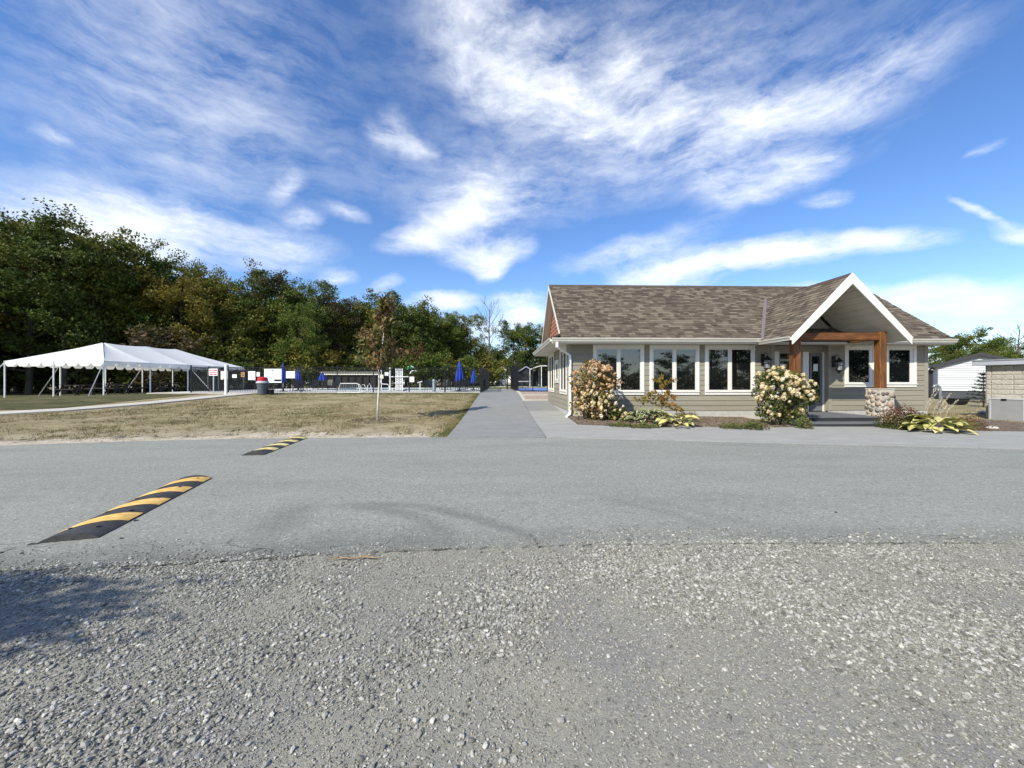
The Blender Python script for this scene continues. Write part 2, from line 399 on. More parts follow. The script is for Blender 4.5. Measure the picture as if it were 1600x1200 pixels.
M['gravel'] = groundmat('gravel_fines', [((.305, .297, .252), 0, 0, 0, s1, 0), ((.355, .338, .275), .8, .45, .62, s1, 6), ((.265, .256, .24), 1.3, .5, .64, s1, 6), ((.42, .38, .31), 45, .52, .68, s1, 4), ((.15, .145, .135), 80, .54, .70, s1, 4), ((.50, .48, .44), 120, .62, .72, s1, 3)], bump=(110, 1.0, .012))[0]
M['mulch'] = groundmat('garden_soil', [((.14, .10, .07), 0, 0, 0, s1, 0), ((.27, .22, .17), 9, .48, .60, s1, 6), ((.06, .045, .035), 14, .5, .65, s1, 6), ((.38, .33, .27), 30, .60, .68, s1, 4)], bump=(40, 1.0, .03))[0]
M['pebble'] = groundmat('pebble_bed', [((.36, .27, .21), 0, 0, 0, s1, 0), ((.50, .42, .36), 12, .5, .6, s1, 4), ((.20, .13, .10), 20, .53, .62, s1, 4)], bump=(30, 1, .03))[0]
M['pale_concrete'] = groundmat('pale_concrete', [((.46, .43, .37), 0, 0, 0, s1, 0), ((.53, .50, .44), 1.2, .45, .65, s1, 6), ((.36, .34, .29), 5, .55, .72, s1, 6)], bump=(60, .2, .01))[0]
M['pool_deck'] = groundmat('pool_deck_concrete', [((.62, .62, .60), 0, 0, 0, s1, 0), ((.70, .70, .68), .8, .45, .65, s1, 5)], bump=(50, .15, .01))[0]
M['court'] = surf('blue_court_paint', (.13, .22, .52), .7, .1, 1.5)
M['water'] = glassmat('pool_water', (.10, .36, .45), 1.33, .05)
# stamped concrete of the walk: faint rows of joints across, cloudy staining
def stamped(name, base, var):
    m, nt, b, col, tc = groundmat(name, [(base, 0, 0, 0, s1, 0), ([c * 1.13 for c in base], 1.1, .42, .62, (1, 2, 1), 6), ([c * .80 for c in base], 2.2, .52, .70, (.5, 3.5, 1), 7),
                                         ([c * 1.25 for c in base], 40, .55, .72, (1, 1, 1), 5), ([c * .72 for c in base], 26, .54, .68, (.30, 3.4, 1), 5)], rough=.8, bump=(35, .35, .012))
    return m
M['walk'] = stamped('stamped_walk_concrete', (.228, .228, .216), .1)
M['apron'] = stamped('apron_concrete', (.305, .302, .28), .1)
M['step'] = surf('step_concrete', (.17, .172, .172), .8, .2, 5, bump=.3, stretch=(.5, 2, 2))
# asphalt: aggregate speckle, traffic polish, scuffed arcs where cars turn, cracking along the broken edge
def asphalt():
    m, nt, b, col, tc = groundmat('old_asphalt', [((.232, .235, .203), 0, 0, 0, s1, 0), ((.275, .277, .240), .55, .40, .64, (.5, 1.5, 1), 6), ((.195, .198, .172), .8, .52, .72, (.5, 1.6, 1), 6),
    ((.47, .47, .43), 44, .57, .66, s1, 3), ((.085, .086, .078), 40, .57, .67, s1, 3), ((.35, .355, .32), 20, .60, .72, (.6, 1.6, 1), 4), ((.14, .143, .13), 17, .60, .72, (.6, 1.6, 1), 4),
                                                  ((.36, .365, .35), 95, .53, .68, s1, 4), ((.105, .110, .108), 120, .54, .70, s1, 4), ((.46, .46, .44), 160, .66, .74, s1, 3)], rough=.85, bump=(150, .7, .006))
    N, L = nt.nodes, nt.links
    sp = N.new('ShaderNodeSeparateXYZ'); L.new(tc.outputs['Object'], sp.inputs[0])
    def mth(op, a, c=None):
        n = N.new('ShaderNodeMath'); n.operation = op
        for i, v in enumerate((a, c)):
            if v is None: continue
            if isinstance(v, (int, float)): n.inputs[i].default_value = v
            else: L.new(v, n.inputs[i])
        return n.outputs[0]
    def rng(v, a, c, d=0.0, e=1.0):
        n = N.new('ShaderNodeMapRange'); n.interpolation_type = 'SMOOTHSTEP'; L.new(v, n.inputs[0])
        for i, q in enumerate((a, c, d, e)): n.inputs[i + 1].default_value = q
        return n.outputs[0]
    wn = N.new('ShaderNodeTexNoise'); L.new(tc.outputs['Object'], wn.inputs['Vector']); wn.inputs['Scale'].default_value = 1.6; wn.inputs['Detail'].default_value = 5
    dark = None
    # tyre arcs: centre, radius, half width, strength, angular gate (x range)
    for cx, cy, r, w, s, xa, xb in ((-2.05, 2.87, 1.70, .13, .75, -2.4, 0.6), (-1.9, 1.9, 2.72, .12, .85, -2.3, 1.2), (-12.0, 3.0, 9.8, .26, .62, -3.3, -1.3), (-1.5, 1.7, 4.15, .10, .45, -.6, 3.2), (-1.3, 1.0, 4.75, .10, .30, -.8, 3.6)):
        dx = mth('SUBTRACT', sp.outputs[0], cx); dy = mth('SUBTRACT', sp.outputs[1], cy)
        rr = mth('SQRT', mth('ADD', mth('MULTIPLY', dx, dx), mth('MULTIPLY', dy, dy)))
        rr = mth('ADD', rr, mth('MULTIPLY', mth('SUBTRACT', wn.outputs['Fac'], .5), .16))
        g = rng(mth('ABSOLUTE', mth('SUBTRACT', rr, r)), w * 1.6, 0.0)
        g = mth('MULTIPLY', g, mth('MULTIPLY', rng(sp.outputs[0], xa, xa + .9), rng(sp.outputs[0], xb, xb - .9)))
        g = mth('MULTIPLY', mth('MULTIPLY', g, rng(sp.outputs[1], 5.2, 4.4)), s); dark = g if dark is None else mth('MAXIMUM', dark, g)
    pe = np.polyfit([p[0] for p in nearE if abs(p[0]) < 6], [p[1] for p in nearE if abs(p[0]) < 6], 2)
    ye = mth('ADD', mth('MULTIPLY', sp.outputs[0], mth('ADD', mth('MULTIPLY', sp.outputs[0], float(pe[0])), float(pe[1]))), float(pe[2]))
    edge = rng(mth('SUBTRACT', mth('SUBTRACT', sp.outputs[1], ye), mth('MULTIPLY', wn.outputs['Fac'], .45)), .38, -.12)
    dark = mth('MAXIMUM', dark, mth('MULTIPLY', edge, mth('ADD', .45, rng(sp.outputs[0], .5, -1.5, 0.0, .5))))
    dark = mth('MULTIPLY', dark, rng(wn.outputs['Fac'], .25, .55, .5, 1.0))
    mx = N.new('ShaderNodeMixRGB'); L.new(mth('MULTIPLY', dark, .54), mx.inputs[0]); L.new(col, mx.inputs[1]); mx.inputs[2].default_value = (.10, .10, .092, 1)
    # cracks along the broken near edge
    vw = N.new('ShaderNodeVectorMath'); vw.operation = 'MULTIPLY_ADD'; L.new(wn.outputs['Color'], vw.inputs[0]); vw.inputs[1].default_value = (.5, .5, 0); L.new(tc.outputs['Object'], vw.inputs[2])
    mp = N.new('ShaderNodeMapping'); L.new(vw.outputs[0], mp.inputs[0]); mp.inputs['Scale'].default_value = (.55, 1.6, 1)
    vo = N.new('ShaderNodeTexVoronoi'); vo.feature = 'DISTANCE_TO_EDGE'; L.new(mp.outputs[0], vo.inputs['Vector']); vo.inputs['Scale'].default_value = 1.2
    ck = mth('MULTIPLY', rng(vo.outputs['Distance'], .012, .0), rng(sp.outputs[1], 3.75, 3.35))
    m2 = N.new('ShaderNodeMixRGB'); L.new(mth('MULTIPLY', ck, .85), m2.inputs[0]); L.new(mx.outputs[0], m2.inputs[1]); m2.inputs[2].default_value = (.03, .03, .03, 1)
    L.new(m2.outputs[0], b.inputs['Base Color'])
    return m

# the ground itself: one sheet to the horizon, fine where the land rises --------------
def axis(vals): return sorted(set(vals))
gx = axis(list(np.linspace(-900, -80, 9)) + list(np.linspace(-80, 80, 81)) + list(np.linspace(80, 900, 9)))
gy = axis(list(np.linspace(-400, -20, 6)) + list(np.linspace(-20, 60, 81)) + list(np.linspace(60, 1200, 14)))
Vg = [(x, y, gz(x, y) - .03) for y in gy for x in gx]; nx = len(gx)
Fg = [(j * nx + i, j * nx + i + 1, (j + 1) * nx + i + 1, (j + 1) * nx + i) for j in range(len(gy) - 1) for i in range(nx - 1)]
me = bpy.data.meshes.new('ground'); me.from_pydata(Vg, [], Fg); me.materials.append(M['lawn']); me.update()
link('ground', me)['kind'] = 'structure'

# the road: its two edges read off along the survey columns ------------------------
near_px = [(-500, 905), (-200, 902), (0, 895), (120, 890), (250, 885), (380, 877), (500, 868), (640, 862), (780, 857), (900, 853), (1020, 852), (1150, 851), (1300, 850), (1450, 850), (1600, 850), (1900, 851), (2300, 852)]
far_px = [(-500, 708), (-200, 702), (0, 697), (120, 693), (250, 689), (380, 686), (500, 685), (640, 684), (780, 684), (900, 685.5), (1020, 688.5), (1150, 692), (1300, 695.5), (1450, 699), (1600, 703), (1900, 711), (2300, 722)]
nearE = [GP(*p) for p in near_px]; farE = [GP(*p) for p in far_px]
M['asphalt'] = asphalt()
def wear_lawn(m):
    # feet and tyres have worn the lawn to sandy soil towards the road
    N, L = m.node_tree.nodes, m.node_tree.links; b = [n for n in N if n.type == 'BSDF_PRINCIPLED'][0]; src = b.inputs['Base Color'].links[0].from_socket
    pf = np.polyfit([p[0] for p in farE if -14 < p[0] < -1], [p[1] for p in farE if -14 < p[0] < -1], 2)
    tc = N.new('ShaderNodeTexCoord'); sp = N.new('ShaderNodeSeparateXYZ'); L.new(tc.outputs['Object'], sp.inputs[0])
    def mth(op, a, c):
        n = N.new('ShaderNodeMath'); n.operation = op
        for i, v in enumerate((a, c)):
            if isinstance(v, (int, float)): n.inputs[i].default_value = v
            else: L.new(v, n.inputs[i])
        return n.outputs[0]
    ye = mth('ADD', mth('MULTIPLY', sp.outputs[0], mth('ADD', mth('MULTIPLY', sp.outputs[0], float(pf[0])), float(pf[1]))), float(pf[2]))
    n1 = N.new('ShaderNodeTexNoise'); n1.inputs['Scale'].default_value = 1.1; n1.inputs['Detail'].default_value = 8; n1.inputs['Roughness'].default_value = .7; L.new(tc.outputs['Object'], n1.inputs['Vector'])
    d = mth('ADD', mth('SUBTRACT', sp.outputs[1], ye), mth('MULTIPLY', mth('SUBTRACT', n1.outputs['Fac'], .5), 7.0))
    mr = N.new('ShaderNodeMapRange'); L.new(d, mr.inputs[0]); mr.inputs[1].default_value = 3.0; mr.inputs[2].default_value = .6
    mx = N.new('ShaderNodeMixRGB'); L.new(mth('MULTIPLY', mr.outputs[0], .85), mx.inputs[0]); L.new(src, mx.inputs[1]); mx.inputs[2].default_value = (.44, .37, .27, 1)
    L.new(mx.outputs[0], b.inputs['Base Color'])
wear_lawn(M['lawn'])
def refine(P, k, jit, seed):
    r = random.Random(seed); Q = []
    for a, b in zip(P[:-1], P[1:]):
        for i in range(k):
            t = i / k; Q.append((a[0] + (b[0] - a[0]) * t, a[1] + (b[1] - a[1]) * t + r.uniform(-jit, jit)))
    return Q + [P[-1]]
nearR, farR = refine(nearE, 14, .022, 3), refine(farE, 14, .012, 4)
ribbon('road', nearR, farR, M['asphalt'], .012, .03)
gl = [(-60, -60), (60, -60), (60, 3.9), (-60, 3.9)]
mb = MB(); mb.add([(x, y, -.004) for x, y in gl], [(0, 1, 2, 3)]); o = mb.obj('gravel_lot', M['gravel']); o['kind'] = 'structure'

# sandy verge along the far side of the road, worn into the lawn
vg = random.Random(11)
vf = [p for p in farR if p[0] < -1.5]; vf = [(a[0] + (b[0] - a[0]) * k / 6, a[1] + (b[1] - a[1]) * k / 6) for a, b in zip(vf[:-1], vf[1:]) for k in range(6)]
vA = [(x, y - .3) for x, y in vf]; vB = []
for i, (x, y) in enumerate(vA):
    vB.append((x, y + 1.0 + .4 * math.sin(x * 1.3) * math.sin(x * .37 + 1) + .15 * math.sin(x * 7.1) + vg.uniform(-.28, .28) + .35 * sst(-3, -7, x)))
ribbon('verge', vA, vB, M['verge'], -.012, .02)

PL, PR = -1.42, 1.15                                    # edges of the walk
ys = list(np.linspace(9.2, 40, 32))
def fary(x):
    for a, b in zip(farE[:-1], farE[1:]):
        if a[0] <= x <= b[0]: return a[1] + (b[1] - a[1]) * (x - a[0]) / (b[0] - a[0])
    return farE[-1][1]
# walk panels, sawn joints between them
edges = [fary(PL) + .02, 11.6, 13.6, 15.9, 18.4, 21.2, 24.4, 28, 32, 36.5, 41.5]
for i, (a, b) in enumerate(zip(edges[:-1], edges[1:])):
    yy = list(np.linspace(a, b - .02, 5))
    rr = PR - (0 if a < 24 else .02 * (a - 24))
    ribbon('walk_panel', [(rr, y) for y in yy][::1], [(PL, y) for y in yy], M['walk'], .022, .08)
ribbon('walk_bed', [(PR - .01, y) for y in np.linspace(9.8, 41.5, 40)], [(PL + .01, y) for y in np.linspace(9.8, 41.5, 40)], M['step'], .004, .05)
# apron of pale concrete along the clubhouse and down its side
HX0, HX1, HY0, HY1 = 2.55, 16.62, 14.6, 20.75           # clubhouse walls
bedF = [(1.17, 12.6), (2.3, 12.55), (2.75, 12.35), (3.4, 12.1), (4.6, 11.8), (5.6, 12.0), (6.9, 11.75), (8.3, 11.72), (9.2, 11.85), (9.25, 12.0), (11.5, 12.0), (12.6, 12.0), (12.7, 11.6), (13.2, 11.1), (14.0, 10.8), (15.0, 10.72), (16.0, 10.8), (17.6, 10.7), (20, 10.2), (24, 9.4)]
slabs = [1.17, 4.2, 7.3, 10.4, 13.5, 16.6, 20, 24]
def bedy(x):
    for a, b in zip(bedF[:-1], bedF[1:]):
        if a[0] <= x <= b[0]: return a[1] + (b[1] - a[1]) * (x - a[0]) / max(1e-6, b[0] - a[0])
    return bedF[-1][1]
for a, b in zip(slabs[:-1], slabs[1:]):
    xs = [a + .012 + (b - a - .024) * k / 12 for k in range(13)]
    ribbon('apron_panel', [(x, fary(x) + .015) for x in xs], [(x, bedy(x)) for x in xs], M['apron'], .026, .06)
yy = list(np.linspace(12.64, 16.4, 8)); ribbon('side_panel', [(2.5, y) for y in yy], [(1.17, y) for y in yy], M['apron'], .022, .06)
yy = list(np.linspace(16.43, 20.7, 8)); ribbon('side_panel', [(2.5, y) for y in yy], [(1.17, y) for y in yy], M['walk'], .022, .06)
# planting bed in front of the clubhouse
xs = [2.53 + k * .352 for k in range(20)]
ribbon('planting_bed', [(x, bedy(x) + .02) for x in xs], [(x, HY0 + .02) for x in xs], M['mulch'], .045, .06, sub=1)
xs = [13.35 + k * .32 for k in range(16)]
ribbon('planting_bed', [(x, bedy(x) + .02) for x in xs], [(x, HY0 + .02 if x < 16.4 else 14.2) for x in xs], M['mulch'], .04, .06)
# pebble bed and kerbs beside the walk
yy = list(np.linspace(21.3, 29.6, 10)); ribbon('pebble_bed', [(4.6, y) for y in yy], [(1.35, y) for y in yy], M['pebble'], .02, .05)
mbk = MB()
for (x0, y0, x1, y1) in ((1.17, 21.0, 1.33, 30), (1.17, 20.75, 5.0, 20.95), (1.34, 24.3, 5.0, 24.5)):
    n = 8
    for k in range(n):
        a = (x0, y0 + (y1 - y0) * k / n) if y1 - y0 > x1 - x0 else (x0 + (x1 - x0) * k / n, y0)
        b = (x1, y0 + (y1 - y0) * (k + 1) / n) if y1 - y0 > x1 - x0 else (x0 + (x1 - x0) * (k + 1) / n, y1)
        g = gz((a[0] + b[0]) / 2, (a[1] + b[1]) / 2); mbk.box((a[0], a[1], g - .1), (b[0], b[1], g + .07))
o = mbk.obj('concrete_kerb', M['pale_concrete']); o['kind'] = 'structure'
# pale path past the marquee and along the pool fence
pc = [(-36, 9.5), (-27, 12.6), (-21.0, 15.4), (-19.0, 17.2), (-17.9, 19.6), (-17.4, 22), (-17.2, 24.6), (-17.2, 26.9)]
nrm = []
for i in range(len(pc)):
    a, b = pc[max(0, i - 1)], pc[min(len(pc) - 1, i + 1)]; d = math.hypot(b[0] - a[0], b[1] - a[1]); nrm.append(((b[1] - a[1]) / d, -(b[0] - a[0]) / d))
ribbon('side_path', [(p[0] + n[0] * .62, p[1] + n[1] * .62) for p, n in zip(pc, nrm)], [(p[0] - n[0] * .62, p[1] - n[1] * .62) for p, n in zip(pc, nrm)], M['pale_concrete'], .03, .06, sub=5)
xs = list(np.linspace(-24, PL - .05, 30)); ribbon('fence_strip', [(x, 26.75) for x in xs], [(x, 27.9) for x in xs], M['pale_concrete'], .034, .06)
# pool terrace and pool
sheet('pool_deck', -26, PL - .2, 27.9, 47, 24, 14, M['pool_deck'], .03)
mb = MB(); mb.box((-15.5, 31.0, .75), (-4.0, 41.5, .79)); o = mb.obj('pool_water', M['water']); o['kind'] = 'structure'
mb = MB()
for a, b in (((-15.9, 30.6, .7), (-3.6, 31.0, .83)), ((-15.9, 41.5, .7), (-3.6, 41.9, .83)), ((-15.9, 31.0, .7), (-15.5, 41.5, .83)), ((-4.0, 31.0, .7), (-3.6, 41.5, .83))): mb.box(a, b)
o = mb.obj('pool_coping', M['pool_deck']); o['kind'] = 'structure'
sheet('blue_court', 1.6, 16, 30.6, 46, 12, 10, M['court'], .03)
sheet('far_lawn', -6, 40, 47.5, 120, 12, 12, M['green_lawn'], .0)
ribbon('far_road', [(-30, 62), (0, 61), (40, 60)], [(-30, 66), (0, 65), (40, 64)], M['pale_concrete'], .05, .05)
M['shade_toned_lawn'] = groundmat('worn_shade_toned_lawn', [((.070, .070, .026), 0, 0, 0, s1, 0), ((.13, .11, .055), .7, .46, .62, (.6, 2, 1), 6), ((.035, .045, .014), 1.6, .50, .66, s1, 6), ((.34, .29, .20), 1.1, .63, .70, (.5, 2.4, 1), 5)], bump=(25, .6, .05))[0]  # worn olive lawn, colour darkened further for the shade under the marquee
sheet('tent_lawn', -60, -20.0, 17.5, 46, 24, 24, M['shade_toned_lawn'], -.012)

# ------------------------------------------------------------------ loose gravel and dry grass
rg = np.random.default_rng(5)
vn1, vn2, vn3 = VNoise(1), VNoise(2), VNoise(3)
ico_v = np.array([(0, 0, 1)] + [(.894 * math.cos(a), .894 * math.sin(a), .447) for a in [k * 1.2566 for k in range(5)]] + [(.894 * math.cos(a), .894 * math.sin(a), -.447) for a in [k * 1.2566 + .628 for k in range(5)]] + [(0, 0, -1)])
ico_f = np.array([(0, 1 + k, 1 + (k + 1) % 5) for k in range(5)] + [(1 + k, 6 + k, 1 + (k + 1) % 5) for k in range(5)] + [(6 + k, 6 + (k + 1) % 5, 1 + (k + 1) % 5) for k in range(5)] + [(11, 6 + (k + 1) % 5, 6 + k) for k in range(5)])
oct_v = np.array([(1, 0, 0), (0, 1, 0), (-1, 0, 0), (0, -1, 0), (0, 0, 1), (0, 0, -1)], float)
oct_f = np.array([(0, 1, 4), (1, 2, 4), (2, 3, 4), (3, 0, 4), (1, 0, 5), (2, 1, 5), (3, 2, 5), (0, 3, 5)])
def neary(x):
    return np.interp(x, [p[0] for p in nearE], [p[1] for p in nearE])
def coarse(x, y):
    """where wheels have thrown the loose stone up (0 fine, 1 coarse)"""
    n = -.09 + vn1(x + 40, y + 40, 1.1) * .5 + vn2(x + 40, y + 40, 2.7) * .32 + vn3(x + 9, y + 9, 6) * .18
    left = np.exp(-((y - (2.35 + .42 * x)) / .50) ** 2) * (x < .3)           # band running up from the lower left
    left2 = np.exp(-((y - (3.35 + .12 * x)) / .22) ** 2) * (x < -1.6)
    right = np.exp(-((y - (3.55 - .52 * x)) / .42) ** 2) * (x > .6)
    right2 = np.exp(-((y - (4.55 - .48 * x)) / .30) ** 2) * (x > 1.6)
    return np.clip((n - .40) * 2.2 + .75 * np.maximum(np.maximum(left, left2), np.maximum(right, right2)), 0, 1)
def stones(n, smin, smax, bv, bf, bias, seed, flat):
    g = np.random.default_rng(seed)
    y = .7 + (3.75 - .7) * np.sqrt(g.random(n * 3)); x = (g.random(n * 3) * 2 - 1) * (1.38 * y + .9)
    ok = (y < neary(x) + .04 + .5 * g.random(n * 3) ** 6) & (g.random(n * 3) < (bias + (1 - bias) * coarse(x, y)))
    x, y = x[ok][:n], y[ok][:n]; n = len(x)
    s = smin + (smax - smin) * g.random(n) ** 2.6
    k = len(bv)
    sh = np.stack([s * g.uniform(.75, 1.35, n), s * g.uniform(.55, 1.0, n), s * g.uniform(.38, .72, n) * flat], 1)
    P = bv[None] * (1 + g.uniform(-.28, .28, (n, k, 1))) * sh[:, None, :]
    a = g.random(n) * 6.283; ca, sa = np.cos(a)[:, None], np.sin(a)[:, None]
    tl = g.normal(0, .28, n); ct, st = np.cos(tl)[:, None], np.sin(tl)[:, None]
    X, Y, Z = P[..., 0], P[..., 1], P[..., 2]
    X, Z = X * ct + Z * st, -X * st + Z * ct
    X, Y = X * ca - Y * sa, X * sa + Y * ca
    Vv = np.stack([X + x[:, None], Y + y[:, None], Z + (sh[:, 2] * .36)[:, None] - .002 + (.015 * (y > neary(x)))[:, None]], 2).reshape(-1, 3)
    Ff = (bf[None] + (np.arange(n) * k)[:, None, None]).reshape(-1, 3)
    return Vv, Ff, np.repeat(g.random(n), k)
def stonemat():
    m, nt, b, out = newmat('loose_limestone'); N, L = nt.nodes, nt.links
    at = N.new('ShaderNodeAttribute'); at.attribute_name = 'tint'
    cr = N.new('ShaderNodeValToRGB'); L.new(at.outputs['Fac'], cr.inputs[0]); e = cr.color_ramp.elements
    e[0].position = 0; e[0].color = (.115, .112, .098, 1); e[1].position = 1; e[1].color = (.52, .50, .43, 1)
    for p, c in ((.25, (.205, .20, .172)), (.5, (.285, .276, .226)), (.75, (.335, .328, .305)), (.93, (.43, .415, .375))): q = e.new(p); q.color = V4(c)
    tc = N.new('ShaderNodeTexCoord'); n = N.new('ShaderNodeTexNoise'); L.new(tc.outputs['Object'], n.inputs['Vector']); n.inputs['Scale'].default_value = 140; n.inputs['Detail'].default_value = 3
    mr = N.new('ShaderNodeMapRange'); L.new(n.outputs['Fac'], mr.inputs[0]); mr.inputs[1].default_value = .3; mr.inputs[2].default_value = .7; mr.inputs[3].default_value = .8; mr.inputs[4].default_value = 1.12
    sc = N.new('ShaderNodeVectorMath'); sc.operation = 'SCALE'; L.new(cr.outputs[0], sc.inputs[0]); L.new(mr.outputs[0], sc.inputs['Scale'])
    L.new(sc.outputs[0], b.inputs['Base Color']); b.inputs['Roughness'].default_value = .85; setspec(b, .25); return m
M['loose_stone'] = stonemat()
A = stones(44000, .0038, .0165, ico_v, ico_f, .025, 21, 1.0)
B_ = stones(150000, .0024, .0085, oct_v, oct_f, .8, 22, 1.0)
me = np_mesh('loose_gravel', np.concatenate([A[0], B_[0]]), np.concatenate([A[1], B_[1] + len(A[0])]), M['loose_stone'], np.concatenate([A[2], B_[2]]))
link('loose_gravel', me)['kind'] = 'stuff'

def tufts(name, n, area, hmin, hmax, mat, dens, seed, blades=4, wid=.007, lean=.7):
    g = np.random.default_rng(seed); x0, x1, y0, y1 = area
    x = g.uniform(x0, x1, n); y = y0 + (y1 - y0) * g.random(n) ** 1.5
    ok = g.random(n) < dens(x, y); x, y = x[ok], y[ok]; n = len(x)
    X = np.repeat(x, blades) + g.normal(0, .03, n * blades); Y = np.repeat(y, blades) + g.normal(0, .03, n * blades); m = n * blades
    Z = np.array([gz(a, b) for a, b in zip(X, Y)]) - .03
    h = g.uniform(hmin, hmax, m); a = g.random(m) * 6.283; ln = g.random(m) * lean
    dx, dy = np.cos(a), np.sin(a); w = wid * g.uniform(.7, 1.4, m)
    p0 = np.stack([X - dy * w, Y + dx * w, Z], 1); p1 = np.stack([X + dy * w, Y - dx * w, Z], 1)
    p2 = np.stack([X + dx * h * ln, Y + dy * h * ln, Z + h * (1 - .45 * ln)], 1)
    Vv = np.stack([p0, p1, p2], 1).reshape(-1, 3); Ff = np.arange(m * 3).reshape(-1, 3)
    o = link(name, np_mesh(name, Vv, Ff, mat, np.repeat(g.random(m), 3))); o['kind'] = 'stuff'; return o
M['dry_blade'] = leafmat('dry_grass_blade', (.26, .20, .095), (.42, .345, .20), (.13, .12, .04), patch=.56, transl=.15, scale=.8)
M['green_blade'] = leafmat('green_grass_blade', (.06, .085, .02), (.14, .15, .04), (.25, .21, .09), patch=.55, transl=.15, scale=1.0)
_gr = np.random.default_rng(99)
def g_rand(x): return _gr.random(len(x))
def dl(x, y):
    n = vn1(x + 60, y + 60, .8) * .6 + vn2(x + 60, y + 60, 3.1) * .4
    path = (x > np.interp(y, [15.4, 17.2, 19.6, 27], [-20.2, -18.2, -17.1, -16.4]))
    fe = np.interp(x, [p[0] for p in farE], [p[1] for p in farE])
    return np.clip((n - .34) * 2.4, .03, 1) * path * (g_rand(x) * 3.2 < (y - fe) + 2.4 * (vn3(x + 50, y + 50, .9) - .5)) * (y > fe + .1)
tufts('dry_grass', 46000, (-24, PL - .03, 9.6, 26.5), .03, .085, M['dry_blade'], dl, 31)
def de(x, y): return np.exp(-((x - PL) / .28) ** 2)
M['dark_blade'] = leafmat('dull_grass_blade', (.095, .085, .03), (.20, .165, .075), (.10, .11, .03), patch=.5, transl=.1, scale=.9)
def dk(x, y): return dl(x, y) * np.clip((vn3(x + 70, y + 70, 1.3) - .45) * 4, 0, 1)
tufts('dull_grass', 42000, (-24, PL - .03, 9.6, 26.5), .025, .07, M['dark_blade'], dk, 35)
tufts('edge_grass', 5000, (PL - .9, PL - .02, 10.1, 26.5), .04, .10, M['green_blade'], de, 32)
def df(x, y): return np.exp(-((y - 26.5) / .35) ** 2)
tufts('fence_grass', 9000, (-16.3, PL - .1, 25.6, 26.7), .04, .12, M['green_blade'], df, 33, wid=.012)

# ================================================================== the clubhouse
SOF, EAVE, EY, RY, RZ = 2.88, 3.06, 13.98, 17.66, 5.89
SL = (RZ - EAVE) / (RY - EY)
house = thing('clubhouse', 'beige clapboard clubhouse with brown shingle roof and timber porch', 'building', (9.5, 14.6, 0))
def hp(mb, name, mat, parent=None, smooth=False): return mb.obj(name, mat, parent or house, True, smooth)

# walls (a solid shell the boards hang on)
Z0 = .36
rx0, rx1, ry = PX(1209.5, 14.6), PX(1293.5, 14.6), 14.86       # entry recess
mb = MB()
mb.box((HX0, HY0, .1), (rx0, HY1, SOF)); mb.box((rx1, HY0, .1), (HX1, HY1, SOF)); mb.box((rx0, ry, .1), (rx1, HY1, SOF))
hp(mb, 'wall', M['corner_board'])
mb = MB(); mb.box((HX0 - .015, HY0 - .015, -.05), (rx0, HY0 + .1, Z0 - .02)); mb.box((HX0 - .015, HY0 + .1, -.05), (HX0 + .1, HY1, Z0 - .02)); mb.box((rx1, HY0 - .015, -.05), (HX1 + .015, HY0 + .1, Z0 - .02)); mb.box((HX1 - .1, HY0 + .1, -.05), (HX1 + .015, HY1, Z0 - .02))
hp(mb, 'plinth', M['plinth'])

WINS = [(PX(926.5, HY0), PX(1006, HY0), .965, SOF - .005, 2), (PX(1014.5, HY0), PX(1092, HY0), .965, SOF - .005, 2), (PX(1101, HY0), PX(1178.5, HY0), .965, SOF - .005, 2),
        (PX(1319, HY0), PX(1367, HY0), 1.26, SOF - .005, 1), (PX(1382, HY0), PX(1430.5, HY0), 1.26, SOF - .005, 1)]
SIDEW = [(14.86, 16.50, .965, SOF - .005, 2), (18.45, 20.45, .965, SOF - .005, 2), (17.0, 17.95, 1.42, 2.45, 1)]
NB = 13; EXPO = (SOF - Z0) / NB
def board(a, b, z, side):
    """one clapboard, thicker at the lower edge; side 'F' front, 'L' left, 'R' right wall"""
    h = EXPO + .012; t0, t1 = .026, .008
    prof = [(0, 0), (t0, 0), (t1, h), (0, h)]
    if side == 'F': P = [(x, HY0 - o, z + dz) for x in (a, b) for o, dz in prof]
    elif side == 'B': P = [(x, ry - o, z + dz) for x in (a, b) for o, dz in prof]
    elif side == 'L': P = [(HX0 - o, y, z + dz) for y in (b, a) for o, dz in prof]
    else: P = [(HX1 + o, y, z + dz) for y in (a, b) for o, dz in prof]
    m = MB(); m.add(P, [(0, 1, 2, 3), (7, 6, 5, 4), (0, 4, 5, 1), (1, 5, 6, 2), (2, 6, 7, 3), (3, 7, 4, 0)])
    hp(m, 'siding_board', M['siding'])
def spans(lo, hi, holes):
    out = []; c = lo
    for a, b in sorted(holes):
        if a > c: out.append((c, a))
        c = max(c, b)
    if c < hi: out.append((c, hi))
    return [s for s in out if s[1] - s[0] > .03]
br = random.Random(3)
for k in range(NB):
    z = Z0 + k * EXPO; zm = z + EXPO * .5
    holes = [(w[0] + .01, w[1] - .01) for w in WINS if w[2] < zm < w[3]] + [(rx0 - .14, rx1 + .14)]
    for a, b in spans(HX0 + .12, HX1 - .12, holes):
        while b - a > 4.4:
            c = a + br.uniform(2.2, 3.8); board(a, c - .002, z, 'F'); a = c
        board(a, b, z, 'F')
    holes = [(w[0] + .01, w[1] - .01) for w in SIDEW if w[2] < zm < w[3]]
    for a, b in spans(HY0 + .1, HY1 - .1, holes): board(a, b, z, 'L')
    board(HY0 + .1, HY1, z, 'R')
mb = MB()
